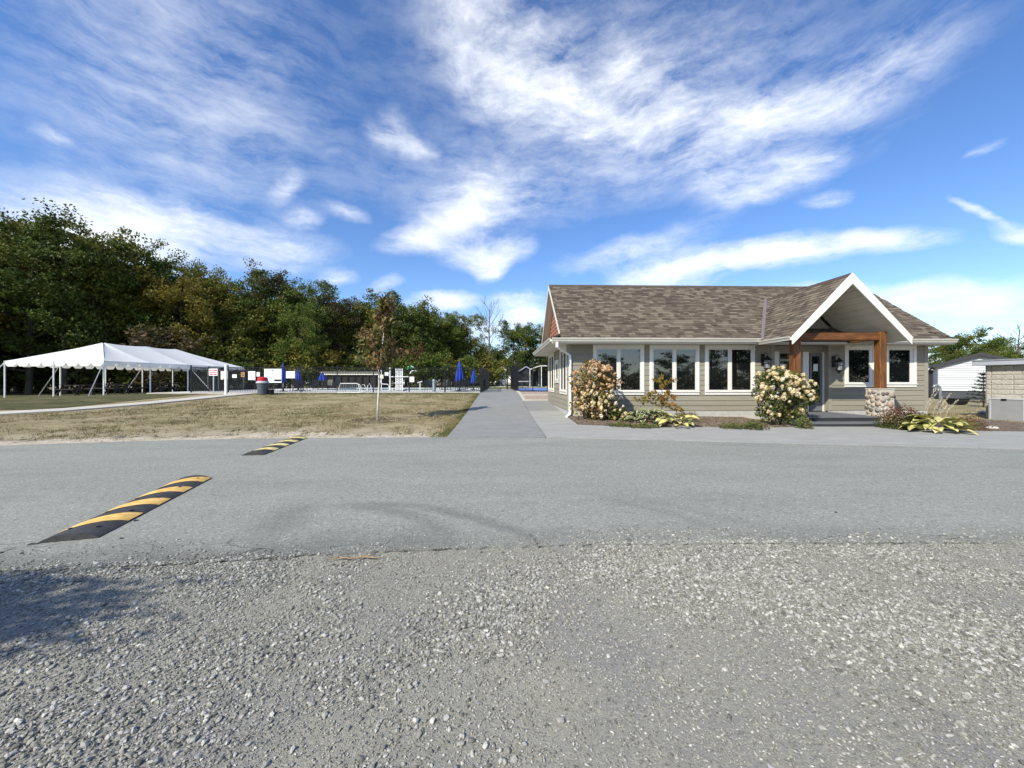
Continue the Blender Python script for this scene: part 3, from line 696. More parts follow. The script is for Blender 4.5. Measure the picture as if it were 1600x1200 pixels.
for x0, x1, y0, y1 in ((HX0 - .032, HX0 + .12, HY0 - .032, HY0 + .0), (HX0 - .032, HX0, HY0, HY0 + .10), (HX1 - .12, HX1 + .032, HY0 - .032, HY0), (HX1, HX1 + .032, HY0, HY0 + .1),
                       (HX0 - .032, HX0, HY1 - .1, HY1), (rx0 - .14, rx0, HY0 - .032, HY0), (rx1, rx1 + .14, HY0 - .032, HY0)):
    mb = MB(); mb.box((x0, y0, Z0 - .02), (x1, y1, SOF)); hp(mb, 'corner_board', M['corner_board'])

def window(a, b, z0, z1, n, side='F', plane=None):
    """casing > sill, sash, pane.  built in (u along wall, o outward, z)"""
    def T(u, o, z):
        return (u, (plane or HY0) - o, z) if side == 'F' else (HX0 - o, u, z)
    def bx(m, u0, u1, o0, o1, za, zb):
        m.hexa([T(u0, o0, za), T(u1, o0, za), T(u1, o1, za), T(u0, o1, za), T(u0, o0, zb), T(u1, o0, zb), T(u1, o1, zb), T(u0, o1, zb)])
    cw = .105
    m = MB()
    bx(m, a, a + cw, 0, .045, z0 + .12, z1 - .13); bx(m, b - cw, b, 0, .045, z0 + .12, z1 - .13); bx(m, a, b, 0, .047, z1 - .13, z1); bx(m, a, b, 0, .047, z0, z0 + .12)
    wo = hp(m, 'window', M['casing'])
    m = MB(); bx(m, a - .01, b + .01, .047, .075, z0 + .095, z0 + .135); hp(m, 'sill', M['white_trim'], wo)
    iw = (b - a - 2 * cw); mull = .055 if n > 1 else 0
    sw = (iw - mull) / n
    if n > 1:
        m = MB(); bx(m, a + cw + sw, a + cw + sw + mull, .002, .04, z0 + .12, z1 - .13); hp(m, 'mullion', M['white_trim'], wo)
    for i in range(n):
        u0 = a + cw + i * (sw + mull); u1 = u0 + sw; za, zb = z0 + .12, z1 - .13
        if n == 1 and side == 'F': u1 = u1 - .10                     # fixed screen channel at the right of the single sashes
        f = .05; m = MB()
        bx(m, u0, u0 + f, .002, .032, za, zb); bx(m, u1 - f, u1, .002, .032, za, zb); bx(m, u0 + f, u1 - f, .002, .032, zb - f, zb); bx(m, u0 + f, u1 - f, .002, .032, za, za + f * 1.3)
        hp(m, 'sash', M['white_trim'], wo)
        if n == 1 and side == 'F':
            m = MB(); bx(m, u1 + .005, u1 + .095, .002, .016, za, zb); hp(m, 'screen_channel', M['casing'], wo)
        m = MB(); bx(m, u0 + f, u1 - f, .004, .012, za + f * 1.3, zb - f); hp(m, 'pane', M['pane'], wo)
    return wo
for w in WINS: window(*w)
for w in SIDEW: window(*w, side='L')

# soffit, fascia, gutters
def soffit(a, b): m = MB(); m.box(a, b); hp(m, 'soffit', M['soffit'])
soffit((1.87, EY + .02, SOF), (17.0, HY0 + .02, SOF + .02)); soffit((1.87, HY0 + .02, SOF + .001), (HX0 + .01, 21.35, SOF + .021))
soffit((HX1 - .01, HY0 + .02, SOF + .001), (17.0, 21.35, SOF + .021))
def gutter(p, q, name='gutter'):
    """K-profile trough between two eave points, opening outward"""
    p, q = Vector(p), Vector(q); d = (q - p).normalized(); o = d.cross(Vector((0, 0, 1)))
    prof = [(0, .0), (.055, .0), (.075, .05), (.105, .09), (.115, .13), (.10, .13), (.09, .10), (.02, .10), (.015, .13), (0, .13)]
    vs = [pt + o * a + Vector((0, 0, z)) for pt in (p, q) for a, z in prof]; n = len(prof)
    m = MB(); m.add(vs, [(i, (i + 1) % n, (i + 1) % n + n, i + n) for i in range(n)] + [tuple(range(n - 1, -1, -1)), tuple(range(n, 2 * n))])
    hp(m, name, M['gutter'])
gutter((1.85, EY, SOF + .05), (9.66, EY, SOF + .05)); gutter((13.40, EY, SOF + .05), (17.03, EY, SOF + .05)); gutter((1.85, 21.4, SOF + .05), (1.85, EY + .002, SOF + .05))
for a, b in (((1.85, EY, SOF - .01), (17.03, EY + .022, SOF + .17)), ((1.85, EY + .023, SOF - .01), (1.872, 21.4, SOF + .17)), ((17.008, EY + .023, SOF - .01), (17.03, 21.4, SOF + .17))):
    m = MB(); m.box(a, b); hp(m, 'fascia', M['gutter'])
# downspout at the left front corner
m = MB(); xx = HX0 + .02
def sq(m, pts, w=.045, t=.03):
    for p, q in zip(pts[:-1], pts[1:]):
        p, q = Vector(p), Vector(q); d = (q - p).normalized(); s = Vector((1, 0, 0)) if abs(d.x) < .8 else Vector((0, 1, 0)); s = (s - d * s.dot(d)).normalized(); u = d.cross(s)
        p -= d * .012; q += d * .012
        m.hexa([p - s * w - u * t, p + s * w - u * t, p + s * w + u * t, p - s * w + u * t, q - s * w - u * t, q + s * w - u * t, q + s * w + u * t, q - s * w + u * t])
sq(m, [(2.02, EY - .05, 2.90), (2.02, EY - .03, 2.74), (2.40, HY0 - .14, 2.58), (2.60, HY0 - .075, 2.46), (2.60, HY0 - .075, .32), (2.56, HY0 - .13, .20), (2.44, HY0 - .28, .15)])
hp(m, 'downspout', M['white_metal'])

# roofs: deck slabs, then the shingles laid in courses
def roofslab(name, pts, t=.10, mat='roof_deck'):
    p = [Vector(q) for q in pts]; n = (p[1] - p[0]).cross(p[3] - p[0]).normalized()
    if n.z < 0: n = -n; p = p[::-1]
    m = MB(); m.slab(p, -n * t); return hp(m, name, M[mat])
RX0, RX1 = 2.2, 16.97
lowY, lowZ = EY - .06, EAVE - .045
roof = roofslab('roof', [(RX0, lowY, lowZ), (RX1, lowY, lowZ), (RX1, RY, RZ), (RX0, RY, RZ)])
roofslab('rear_roof', [(RX0, 2 * RY - lowY, lowZ), (RX0, RY, RZ), (RX1, RY, RZ), (RX1, 2 * RY - lowY, lowZ)])
GX, GZ, GY, GE, GX0, GX1 = 11.52, 5.01, 12.36, 3.0, 9.58, 13.46
PS = (GZ - GE) / (GX - GX0)
def backY(z): return EY + (z - EAVE) / SL + .12
for x, nm in ((GX0 - .06, 'porch_roof'), (GX1 + .06, 'porch_roof')):
    ze = GZ - PS * abs(GX - x)
    roofslab(nm, [(x, GY, ze), (GX, GY, GZ), (GX, backY(GZ), GZ), (x, backY(ze), ze)] if x < GX else [(GX, GY, GZ), (x, GY, ze), (x, backY(ze), ze), (GX, backY(GZ), GZ)], .06)
roofslab('skirt_roof', [(1.80, 21.4, EAVE), (1.80, EY - .03, EAVE), (HX0, EY + .45, EAVE + .34), (HX0, 20.95, EAVE + .34)], .05)
roofslab('skirt_roof', [(17.06, EY - .03, EAVE), (17.06, 21.4, EAVE), (HX1, 20.95, EAVE + .34), (HX1, EY + .45, EAVE + .34)], .05)

TAB = [.11, .15, .20, .25, .32]
sr = random.Random(9)
def tabmesh(w, h, t, mat):
    m = MB(); m.add([(0, 0, 0), (w, 0, 0), (w, h, -.001), (0, h, -.001), (0, 0, t), (w, 0, t), (w, h, .003), (0, h, .003)], [(4, 5, 6, 7), (0, 1, 5, 4), (0, 4, 7, 3), (1, 2, 6, 5)])
    return m
EXS = .145
tabs = []                                                   # (centre, matrix, length index, shade)
def courses(O, u, v, n, rows, rng, off=.004):
    M4 = Matrix((u, v, n)).transposed().to_4x4()
    for r in range(rows):
        a, b = rng(r * EXS + EXS * .5); x = a - sr.uniform(0, .25)
        while x < b:
            i = sr.choices(range(5), (1, 3, 4, 4, 3))[0]; w = TAB[i]
            lo, hi = max(x, a), min(x + w - .006, b)
            if hi - lo > .05:
                shade = sr.choices(range(4), (5, 3.4, 3.6, 3))[0]
                p = O + u * lo + v * (r * EXS - .004) + n * (off + sr.choice((0, 0, .005)))
                tabs.append((p, M4, hi - lo, i if abs(hi - lo - w + .006) < 1e-6 else -1, shade))
            x += w
up = Vector((0, 1, SL)).normalized(); nn = Vector((0, -SL, 1)).normalized(); L_ = math.hypot(RY - lowY, RZ - lowZ)
def main_rng(s):
    return (RX0 - .02 - RX0, RX1 + .02 - RX0)
courses(Vector((RX0, lowY, lowZ)), Vector((1, 0, 0)), up, nn, int(L_ / EXS) + 1, main_rng)
for sgn in (-1, 1):                                         # porch roof slopes; courses stop at the valley with the main roof
    xe = GX + sgn * (GX - GX0 + .06); ze = GZ - PS * (GX - GX0 + .06)
    v = Vector((-sgn, 0, PS)).normalized(); u = Vector((0, -sgn, 0)) if sgn < 0 else Vector((0, 1, 0))
    u = Vector((0, 1, 0)) if sgn > 0 else Vector((0, -1, 0)); n = u.cross(v)
    if n.z < 0: n = -n
    Lp = math.hypot(GX - GX0 + .06, GZ - ze)
    def prng(s, sgn=sgn, v=v, ze=ze):
        yb = backY(ze + v.z * s) - GY - .05
        return (-yb, .02) if sgn < 0 else (-.02, yb)
    courses(Vector((xe, GY, ze)), u, v, n, int(Lp / EXS) + 1, prng)
for xs_, sgn in ((1.80, 1), (17.06, -1)):                  # narrow skirt roofs under the gables
    v = Vector((sgn * .75, 0, .34)).normalized(); u = Vector((0, -1, 0)) if sgn > 0 else Vector((0, 1, 0)); n = u.cross(v)
    if sgn > 0: courses(Vector((xs_, 21.4, EAVE)), u, v, n, 5, lambda s: (0 + s * .5, 7.42 - s * .5))
    else: courses(Vector((xs_, EY - .03, EAVE)), u, v, n, 5, lambda s: (0 + s * .5, 7.42 - s * .5))
tabs.sort(key=lambda t: (t[0] - Vector((0, 0, 1.45))).length)
cache = {}; big = MB(); kept = 0
for p, M4, w, i, sh in tabs:
    h = EXS + .02
    if kept < 298 and i >= 0:
        kept += 1
        if (i, sh) not in cache: cache[(i, sh)] = tabmesh(TAB[i] - .006, h, .018, sh).mesh('shingle', M['shingle%d' % sh])
        o = link('shingle', cache[(i, sh)], roof); pass
        o.matrix_basis = Matrix.Translation(p) @ M4
    else:
        m = tabmesh(w, h, .018, sh); T = Matrix.Translation(p) @ M4
        big.add([T @ Vector(q) for q in m.v], m.f, sh)
o = big.obj('shingles', [M['shingle%d' % i] for i in range(4)], roof, True); o['kind'] = 'stuff'
# ridge caps, valley flashing
m = MB()
for k in range(50):
    a = RX0 + (RX1 - RX0) * k / 50; b = a + (RX1 - RX0) / 50 + .02
    for s in (-1, 1): m.hexa([(a, RY, RZ + .025), (b, RY, RZ + .018), (b, RY + s * .14, RZ - .14 * SL + .018), (a, RY + s * .14, RZ - .14 * SL + .025), (a, RY, RZ + .033), (b, RY, RZ + .026), (b, RY + s * .14, RZ - .14 * SL + .026), (a, RY + s * .14, RZ - .14 * SL + .033)])
o = hp(m, 'ridge_cap', M['shingle1'])
m = MB()
for k in range(22):
    a = GY + .0 + (backY(GZ) - GY) * k / 22; b = a + .2
    for s in (-1, 1): m.hexa([(GX, a, GZ + .03), (GX, b, GZ + .024), (GX + s * .12, b, GZ - .12 * PS + .022), (GX + s * .12, a, GZ - .12 * PS + .028), (GX, a, GZ + .038), (GX, b, GZ + .03), (GX + s * .12, b, GZ - .12 * PS + .03), (GX + s * .12, a, GZ - .12 * PS + .036)])
hp(m, 'ridge_cap', M['shingle1'])
for sgn in (-1, 1):
    m = MB(); x0 = GX + sgn * (GX - GX0 + .05); z0 = GZ - PS * (GX - GX0 + .05); Pt = []
    a = Vector((x0, EY + (z0 - EAVE) / SL, z0 + .02)); b = Vector((GX + sgn * .05, EY + (GZ - EAVE) / SL - .05, GZ + .0))
    w = Vector((sgn * .16, -.02, 0)); lift = nn * .035
    m.hexa([a - w + lift * .6, a + lift * .6, b + lift * .6, b - w + lift * .6, a - w * .5 + lift * 2.2, a + w * .35 + lift, b + w * .35 + lift, b - w * .5 + lift * 2.2])
    hp(m, 'valley_flashing', M['flashing'])

# gable ends: red shakes, rake boards, underside of the rake
def gable(xw, xr, sgn):
    rows = 14; z0 = EAVE + .30
    for r in range(rows):
        z = z0 + r * .19; hw = (RZ - .16 - z) / SL
        if hw < .15: break
        if sgn > 0 and r > 13: break
        y = RY - hw
        while y < RY + hw - .02:
            w = min(sr.uniform(.14, .30), RY + hw - y)
            m = MB(); xo = xw - sgn * .004
            m.hexa([(xo, y + .004, z), (xo, y + w - .004, z), (xo - sgn * .035, y + w - .004, z), (xo - sgn * .035, y + .004, z), (xo, y + .004, z + .2), (xo, y + w - .004, z + .2), (xo - sgn * .012, y + w - .004, z + .2), (xo - sgn * .012, y + .004, z + .2)])
            hp(m, 'shake', M['shake'], gw); y += w
    for s in (-1, 1):                                       # barge board and sloping soffit
        e = Vector((xr, RY + s * (RY - EY - .32), RZ - (RY - EY - .32) * SL)); p = Vector((xr, RY, RZ))
        dn = Vector((0, 0, -.21)); t = Vector((-sgn * .03, 0, 0))
        m = MB(); m.hexa([e + dn, p + dn, p + dn + t, e + dn + t, e + Vector((0, 0, -.02)), p + Vector((0, 0, -.02)), p + t + Vector((0, 0, -.02)), e + t + Vector((0, 0, -.02))]); hp(m, 'rake_board', M['white_trim'])
        q = Vector((xw - xr, 0, 0)); d1, d2 = Vector((0, 0, -.17)), Vector((0, 0, -.15))
        m = MB(); m.hexa([e + d1, p + d1, p + d1 + q, e + d1 + q, e + d2, p + d2, p + d2 + q, e + d2 + q]); hp(m, 'rake_soffit', M['soffit'])
gws = []
for xa, xb in ((HX0, HX0 + .1), (HX1 - .1, HX1)):
    hw = RY - HY0; zt = RZ - .13
    gtri = MB(); gtri.add([(xa, RY - hw, SOF + .03), (xa, RY + hw, SOF + .03), (xa, RY + hw, zt - hw * SL), (xa, RY, zt), (xa, RY - hw, zt - hw * SL), (xb, RY - hw, SOF + .03), (xb, RY + hw, SOF + .03), (xb, RY + hw, zt - hw * SL), (xb, RY, zt), (xb, RY - hw, zt - hw * SL)],
             [(4, 3, 2, 1, 0), (5, 6, 7, 8, 9), (0, 1, 6, 5), (1, 2, 7, 6), (2, 3, 8, 7), (3, 4, 9, 8), (4, 0, 5, 9)])
    gws.append(hp(gtri, 'gable_wall', M['shake']))
gw = gws[0]
gable(HX0, RX0, 1)
# right gable carries plain boards only its edge can be seen
for s in (-1, 1):
    e = Vector((RX1, RY + s * (RY - EY), RZ - (RY - EY) * SL)); p = Vector((RX1, RY, RZ)); dn = Vector((0, 0, -.2)); t = Vector((.025, 0, 0))
    m = MB(); m.hexa([e + dn, p + dn, p + dn + t, e + dn + t, e - Vector((0, 0, .02)), p - Vector((0, 0, .02)), p + t - Vector((0, 0, .02)), e + t - Vector((0, 0, .02))]); hp(m, 'rake_board', M['gutter'])

# porch: barge boards, boarded underside, beam, posts, stone piers, deck and steps
for s in (-1, 1):
    e = Vector((GX + s * (GX - GX0 + .07), GY - .005, GZ - PS * (GX - GX0 + .07) + .03)); p = Vector((GX, GY - .005, GZ + .03))
    dn = Vector((0, 0, -.36)); t = Vector((0, -.045, 0))
    m = MB(); m.hexa([e + dn * .75, p + dn, p + dn + t, e + dn * .75 + t, e, p, p + t, e + t]); hp(m, 'barge_board', M['white_trim'])
    n = 11; d = (p - e)
    for k in range(n):                                      # tongue-and-groove boards of the ceiling, running front to back
        a = e + d * ((k + .04) / n); b = e + d * ((k + .97) / n); z1, z2 = Vector((0, 0, -.14)), Vector((0, 0, -.115))
        f = Vector((0, .03, 0)); g = Vector((0, 14.55 - GY, 0))
        m = MB(); m.hexa([a + f + z1, b + f + z1, b + g + z1, a + g + z1, a + f + z2, b + f + z2, b + g + z2, a + g + z2]); hp(m, 'ceiling_board', M['soffit'])
    # plumb fascia and gutter along the porch eave
    x = GX + s * (GX - GX0 + .05); ze = GZ - PS * (GX - GX0 + .05)
    if s < 0: gutter((x, 13.9, ze - .12), (x, GY + .0, ze - .12))
    else: gutter((x, GY + .0, ze - .12), (x, 13.9, ze - .12))
m = MB(); m.add([(GX0 + .15, 14.55, SOF + .04), (GX1 - .15, 14.55, SOF + .04), (GX, 14.55, GZ - .3)], [(0, 1, 2)]); m.slab([(GX0 + .15, 14.57, SOF + .04), (GX1 - .15, 14.57, SOF + .04), (GX, 14.57, GZ - .3)], Vector((0, .03, 0))); hp(m, 'porch_gable_wall', M['corner_board'])
BX0, BX1 = 9.98, 12.96; PYc = 12.82
def timber(c0, c1, mat, name, ch=.02):
    """square timber with chamfered arrises, along z or x"""
    (x0, y0, z0), (x1, y1, z1) = c0, c1; m = MB()
    if name == 'timber_post':
        ring = [(x0 + ch, y0), (x1 - ch, y0), (x1, y0 + ch), (x1, y1 - ch), (x1 - ch, y1), (x0 + ch, y1), (x0, y1 - ch), (x0, y0 + ch)]
        vs = [(a, b, z0) for a, b in ring] + [(a, b, z1) for a, b in ring]
    else:
        ring = [(y0 + ch, z0), (y1 - ch, z0), (y1, z0 + ch), (y1, z1 - ch), (y1 - ch, z1), (y0 + ch, z1), (y0, z1 - ch), (y0, z0 + ch)]
        vs = [(x0, a, b) for a, b in ring] + [(x1, a, b) for a, b in ring]
    m.add(vs, [(i, (i + 1) % 8, (i + 1) % 8 + 8, i + 8) for i in range(8)] + [tuple(range(7, -1, -1)), tuple(range(8, 16))])
    return hp(m, name, M[mat])
timber((BX1 - .122, PYc - .122, 1.22), (BX1 + .122, PYc + .122, 3.16), 'timber', 'timber_post')
timber((BX0 - .122, PYc - .122, 1.22), (BX0 + .122, PYc + .122, 2.86), 'timber', 'timber_post')
timber((BX0 + .02, PYc - .11, 2.865), (BX1 - .124, PYc + .11, 3.12), 'timber_h', 'timber_beam')
for xx in (BX0, BX1 + .001):                                # side beams back to the wall
    m = MB(); m.box((xx - .09, PYc + .14, 2.9), (xx + .09, HY0 - .03, 3.12)); hp(m, 'tie_beam', M['timber_h'])
def pier(cx, cy, label=None):
    hw, z0, z1 = .25, -.02, 1.2
    m = MB(); m.box((cx - hw, cy - hw, z0), (cx + hw, cy + hw, z1)); po = hp(m, 'stone_pier', M['mortar'])
    m = MB(); m.box((cx - hw - .012, cy - hw - .012, z1), (cx + hw + .012, cy + hw + .012, z1 + .035)); hp(m, 'cap_slab', M['mortar'], po)
    pr = random.Random(int(cx * 10)); base = [Vector(v) for v in ico_v]
    for face in range(4):
        pts = []
        for t in range(900):
            u, z = pr.uniform(-hw + .045, hw - .045), pr.uniform(.06, z1 - .05); r = pr.uniform(.062, .11) if t < 500 else pr.uniform(.03, .055)
            if all(((u - a) / 1.0) ** 2 + ((z - b) / 1.0) ** 2 > ((r + c) * .92) ** 2 for a, b, c in pts): pts.append((u, z, r))
        for u, z, r in pts:
            ax, az = r * pr.uniform(.95, 1.15), r * pr.uniform(.85, 1.2); vs = []
            # half pebble: a rounded cap, two rings and a crown
            for q, (rr, dpt) in enumerate(((1.0, .0), (.86, .026), (.5, .042))):
                for k in range(8):
                    a = k * math.pi / 4 + q * .2; j = 1 + pr.uniform(-.10, .10)
                    vs.append((u + math.cos(a) * ax * rr * j, dpt * (r / .08), z + math.sin(a) * az * rr * j))
            vs.append((u, .047 * r / .08, z))
            fs = [(q * 8 + k, q * 8 + (k + 1) % 8, (q + 1) * 8 + (k + 1) % 8, (q + 1) * 8 + k) for q in range(2) for k in range(8)] + [(16 + k, 16 + (k + 1) % 8, 24) for k in range(8)]
            rot = [0, math.pi / 2, math.pi, -math.pi / 2][face]; P = []
            for (uu, o, zz) in vs:
                lx, ly = uu, -hw - o + .002
                P.append((cx + lx * math.cos(rot) - ly * math.sin(rot), cy + lx * math.sin(rot) + ly * math.cos(rot), zz))
            m = MB(); m.add(P, fs); hp(m, 'stone', M['stone%d' % pr.choices(range(5), (4, 2.4, 5, 2, 2))[0]], po, smooth=True)
    return po
pier(BX1 - .02, PYc); pier(BX0 - .02, PYc)
# split sandstone block at the foot of the right pier
m = MB(); vv = []
for i, (x, y, z) in enumerate(((12.60, 12.26, -.02), (13.20, 12.28, -.02), (13.22, 12.54, -.02), (12.62, 12.54, -.02), (12.64, 12.30, .20), (13.17, 12.32, .225), (13.20, 12.54, .215), (12.64, 12.54, .21))): vv.append((x, y, z))
m.hexa(vv); o = hp(m, 'foot_block', M['sandstone'])
bv = o.modifiers.new('bevel', 'BEVEL'); bv.width = .035; bv.segments = 2
# steps: dark boards, shade put into the riser colour
def planks(name, x0, x1, y0, y1, z, n, th=.035, nose=.02):
    for k in range(n):
        a = y0 + (y1 - y0) * k / n; m = MB(); m.box((x0, a + .003, z - th), (x1, a + (y1 - y0) / n - .003, z)); hp(m, name, M['deck'])
planks('deck_board', 10.0, 12.675, 12.46, 14.56, .30, 14)
m = MB(); m.box((10.05, 12.49, -.02), (12.67, 14.58, .262)); hp(m, 'deck_frame', M['step'])
m = MB(); m.box((10.0, 12.475, .02), (12.62, 12.49, .262)); hp(m, 'riser', M['riser'])
planks('step_board', 9.8, 12.55, 11.93, 12.45, .15, 3)
m = MB(); m.box((9.85, 11.955, -.02), (12.50, 12.47, .112)); hp(m, 'step_frame', M['step'])
m = MB(); m.box((9.8, 11.94, .0), (12.5, 11.954, .112)); hp(m, 'riser', M['riser'])

# the entry: sidelight, pilaster, glazed door with notices
def ex(px): return PX(px, ry)
for k in range(NB):
    z = Z0 + k * EXPO
    board(rx0 + .01, ex(1216) - .07, z, 'B')
m = MB(); m.box((rx0, ry - .03, SOF - .22), (rx1, ry, SOF - .002)); hp(m, 'head_board', M['corner_board'])
m = MB(); m.box((rx0 + .08, ry - .034, .30), (ex(1216), ry, SOF - .222)); hp(m, 'corner_board', M['casing'])
sl_ = MB(); a, b = ex(1216), ex(1251)
sl_.box((a, ry - .028, .30), (a + .05, ry - .002, 2.64)); sl_.box((b - .05, ry - .028, .30), (b, ry - .002, 2.64)); sl_.box((a + .05, ry - .028, 2.58), (b - .05, ry - .002, 2.64)); sl_.box((a + .05, ry - .028, .30), (b - .05, ry - .002, .75))
sl_.box((a + .05, ry - .028, 2.27), (b - .05, ry - .002, 2.36))
sd = hp(sl_, 'sidelight', M['corner_board'])
m = MB(); m.box((a + .05, ry - .016, .75), (b - .05, ry - .004, 2.27)); m.box((a + .05, ry - .016, 2.36), (b - .05, ry - .004, 2.58)); hp(m, 'pane', M['pane'], sd)
m = MB(); m.box((a + .07, ry - .020, 1.88), (a + .28, ry - .017, 2.16)); nt_ = hp(m, 'notice', M['paper'], sd)
m = MB(); m.box((ex(1253), ry - .06, .30), (ex(1262), ry, 2.64)); hp(m, 'pilaster', M['casing'])
a, b = ex(1264), ex(1283)
m = MB(); m.box((a, ry - .045, .32), (a + .085, ry - .003, 2.58)); m.box((b - .085, ry - .045, .32), (b, ry - .003, 2.58)); m.box((a + .085, ry - .045, 2.46), (b - .085, ry - .003, 2.58)); m.box((a + .085, ry - .045, .32), (b - .085, ry - .003, .62))
door = hp(m, 'door', M['door_grey'])
m = MB(); m.box((a + .085, ry - .03, .62), (b - .085, ry - .01, 2.46)); hp(m, 'pane', M['pane'], door)
m = MB(); m.box((a + .15, ry - .036, 1.88), (a + .33, ry - .031, 2.16)); hp(m, 'notice', M['paper'], door)
m = MB(); m.poly([(a + .05, ry - .05, 1.25), (a + .05, ry - .1, 1.25), (a + .05, ry - .1, 1.45), (a + .05, ry - .05, 1.45)], .012); hp(m, 'handle', M['galv'], door)
m = MB(); m.box((b + .005, ry - .09, .30), (ex(1288), ry - .002, 2.64)); hp(m, 'door_jamb', M['white_trim'])
# wall lanterns
def lantern(x, z):
    y = HY0 - .03; m = MB()
    m.box((x - .07, y - .03, z - .05), (x + .07, y, z + .38))
    m.poly([(x, y - .03, z + .28), (x, y - .14, z + .42), (x, y - .24, z + .40), (x, y - .26, z + .26)], .014, 6)
    m.poly([(x, y - .03, z + .02), (x, y - .10, z - .06), (x, y - .17, z - .02), (x, y - .13, z + .06)], .011, 6)
    c = (x, y - .26, 0)
    m.lathe([(.02, z + .30), (.05, z + .25), (.155, z + .16), (.165, z + .13), (.12, z + .125)], c, 8)
    m.lathe([(.115, z - .20), (.12, z - .17), (.05, z - .24), (.02, z - .29)], c, 8)
    for k in range(8):
        a = k * math.pi / 4 + .39
        m.poly([(x + .125 * math.cos(a), y - .26 + .125 * math.sin(a), z + .13), (x + .10 * math.cos(a), y - .26 + .10 * math.sin(a), z - .19)], .008, 4)
    m.lathe([(.128, z + .0), (.128, z + .02)], c, 8)
    lo = hp(m, 'wall_lantern', M['black_metal'])
    m = MB(); m.lathe([(.085, z - .18), (.108, z + .12)], c, 8); hp(m, 'lamp_glass', M['lamp_glass'], lo)
lantern(PX(1196.5, HY0 - .2), 2.15); lantern(PX(1308, HY0 - .2), 2.08)
# vinyl hose bib and vent on the left wall are too small to matter; meter box between the side windows

# ================================================================== vegetation kit
def leaf_arrays(Cn, size, g, upb=.35, aspect=.6, droop=0.0):
    n = len(Cn)
    N = g.normal(0, 1, (n, 3)); N[:, 2] += upb; N /= np.linalg.norm(N, axis=1, keepdims=True)
    T = g.normal(0, 1, (n, 3)); T[:, 2] -= droop; T -= N * (T * N).sum(1, keepdims=True); T /= np.linalg.norm(T, axis=1, keepdims=True)
    B = np.cross(N, T); s = (size * g.uniform(.65, 1.3, n))[:, None]
    V = np.stack([Cn - T * s * .5, Cn + B * s * aspect * .5 + N * s * .06, Cn + T * s * .5, Cn - B * s * aspect * .5 + N * s * .06], 1).reshape(-1, 3)
    return V, np.arange(n * 4).reshape(-1, 4)
def limbs(H, R, z0, nl, seed, shape, r0):
    """tapered trunk and limbs; returns MB and the limb tips"""
    r = random.Random(seed); m = MB(); tips = []
    lean = Vector((r.uniform(-.04, .04) * H, r.uniform(-.04, .04) * H, 0))
    tp = [Vector((0, 0, -.1)), Vector((0, 0, H * .2)) + lean * .2, Vector((0, 0, H * .45)) + lean * .5, Vector((0, 0, H * .72)) + lean * .8, Vector((0, 0, H * .95)) + lean]
    m.poly(tp, [r0 * 1.25, r0, r0 * .75, r0 * .4, r0 * .1], 7)
    def at(t):
        t *= 4; i = min(3, int(t)); return tp[i].lerp(tp[i + 1], t - i)
    for k in range(nl):
        h = z0 / H + (1 - z0 / H) * (k + r.random()) / nl * .92; b = at(min(.97, h)); a = k * 2.4 + r.uniform(-.4, .4)
        f = shape((h * H - z0) / (H - z0)); L = R * f * r.uniform(.75, 1.1)
        e = b + Vector((math.cos(a) * L, math.sin(a) * L, L * r.uniform(.25, .8)))
        if e.z > H: e.z = H - r.random() * .4
        mid = b.lerp(e, .5) + Vector((0, 0, -L * .06)); rr = r0 * (1 - h) * .55 + .015
        m.poly([b, mid, e], [rr, rr * .6, .012], 5, cap=False)
        tips.append((b, mid, e, L))
        for q in range(2):
            s = b.lerp(e, r.uniform(.4, .75)); aa = a + r.choice((-1, 1)) * r.uniform(.5, 1.1); l2 = L * r.uniform(.3, .55)
            e2 = s + Vector((math.cos(aa) * l2, math.sin(aa) * l2, l2 * r.uniform(.2, .9)))
            m.poly([s, e2], [rr * .45, .008], 4, cap=False); tips.append((s, s.lerp(e2, .5), e2, l2))
    return m, tips
def crown(tips, per, ncl, lsize, clr, seed, upb=.4):
    g = np.random.default_rng(seed); P = []
    for b, mid, e, L in tips:
        k = max(1, int(ncl * max(.35, L)))
        for _ in range(k):
            t = g.uniform(.35, 1.08); c = np.array(b.lerp(e, t)) + g.normal(0, clr * .5, 3)
            n = int(per * g.uniform(.5, 1.3)); rad = clr * g.uniform(.55, 1.25)
            q = g.normal(0, 1, (n, 3)); q /= np.linalg.norm(q, axis=1, keepdims=True); q *= (rad * g.random((n, 1)) ** .45); q[:, 2] *= .62
            P.append(c + q)
    P = np.concatenate(P); V, F = leaf_arrays(P, lsize, g, upb)
    return V, F, np.repeat(np.clip(g.normal(.5, .26, len(P)), 0, 1), 4)

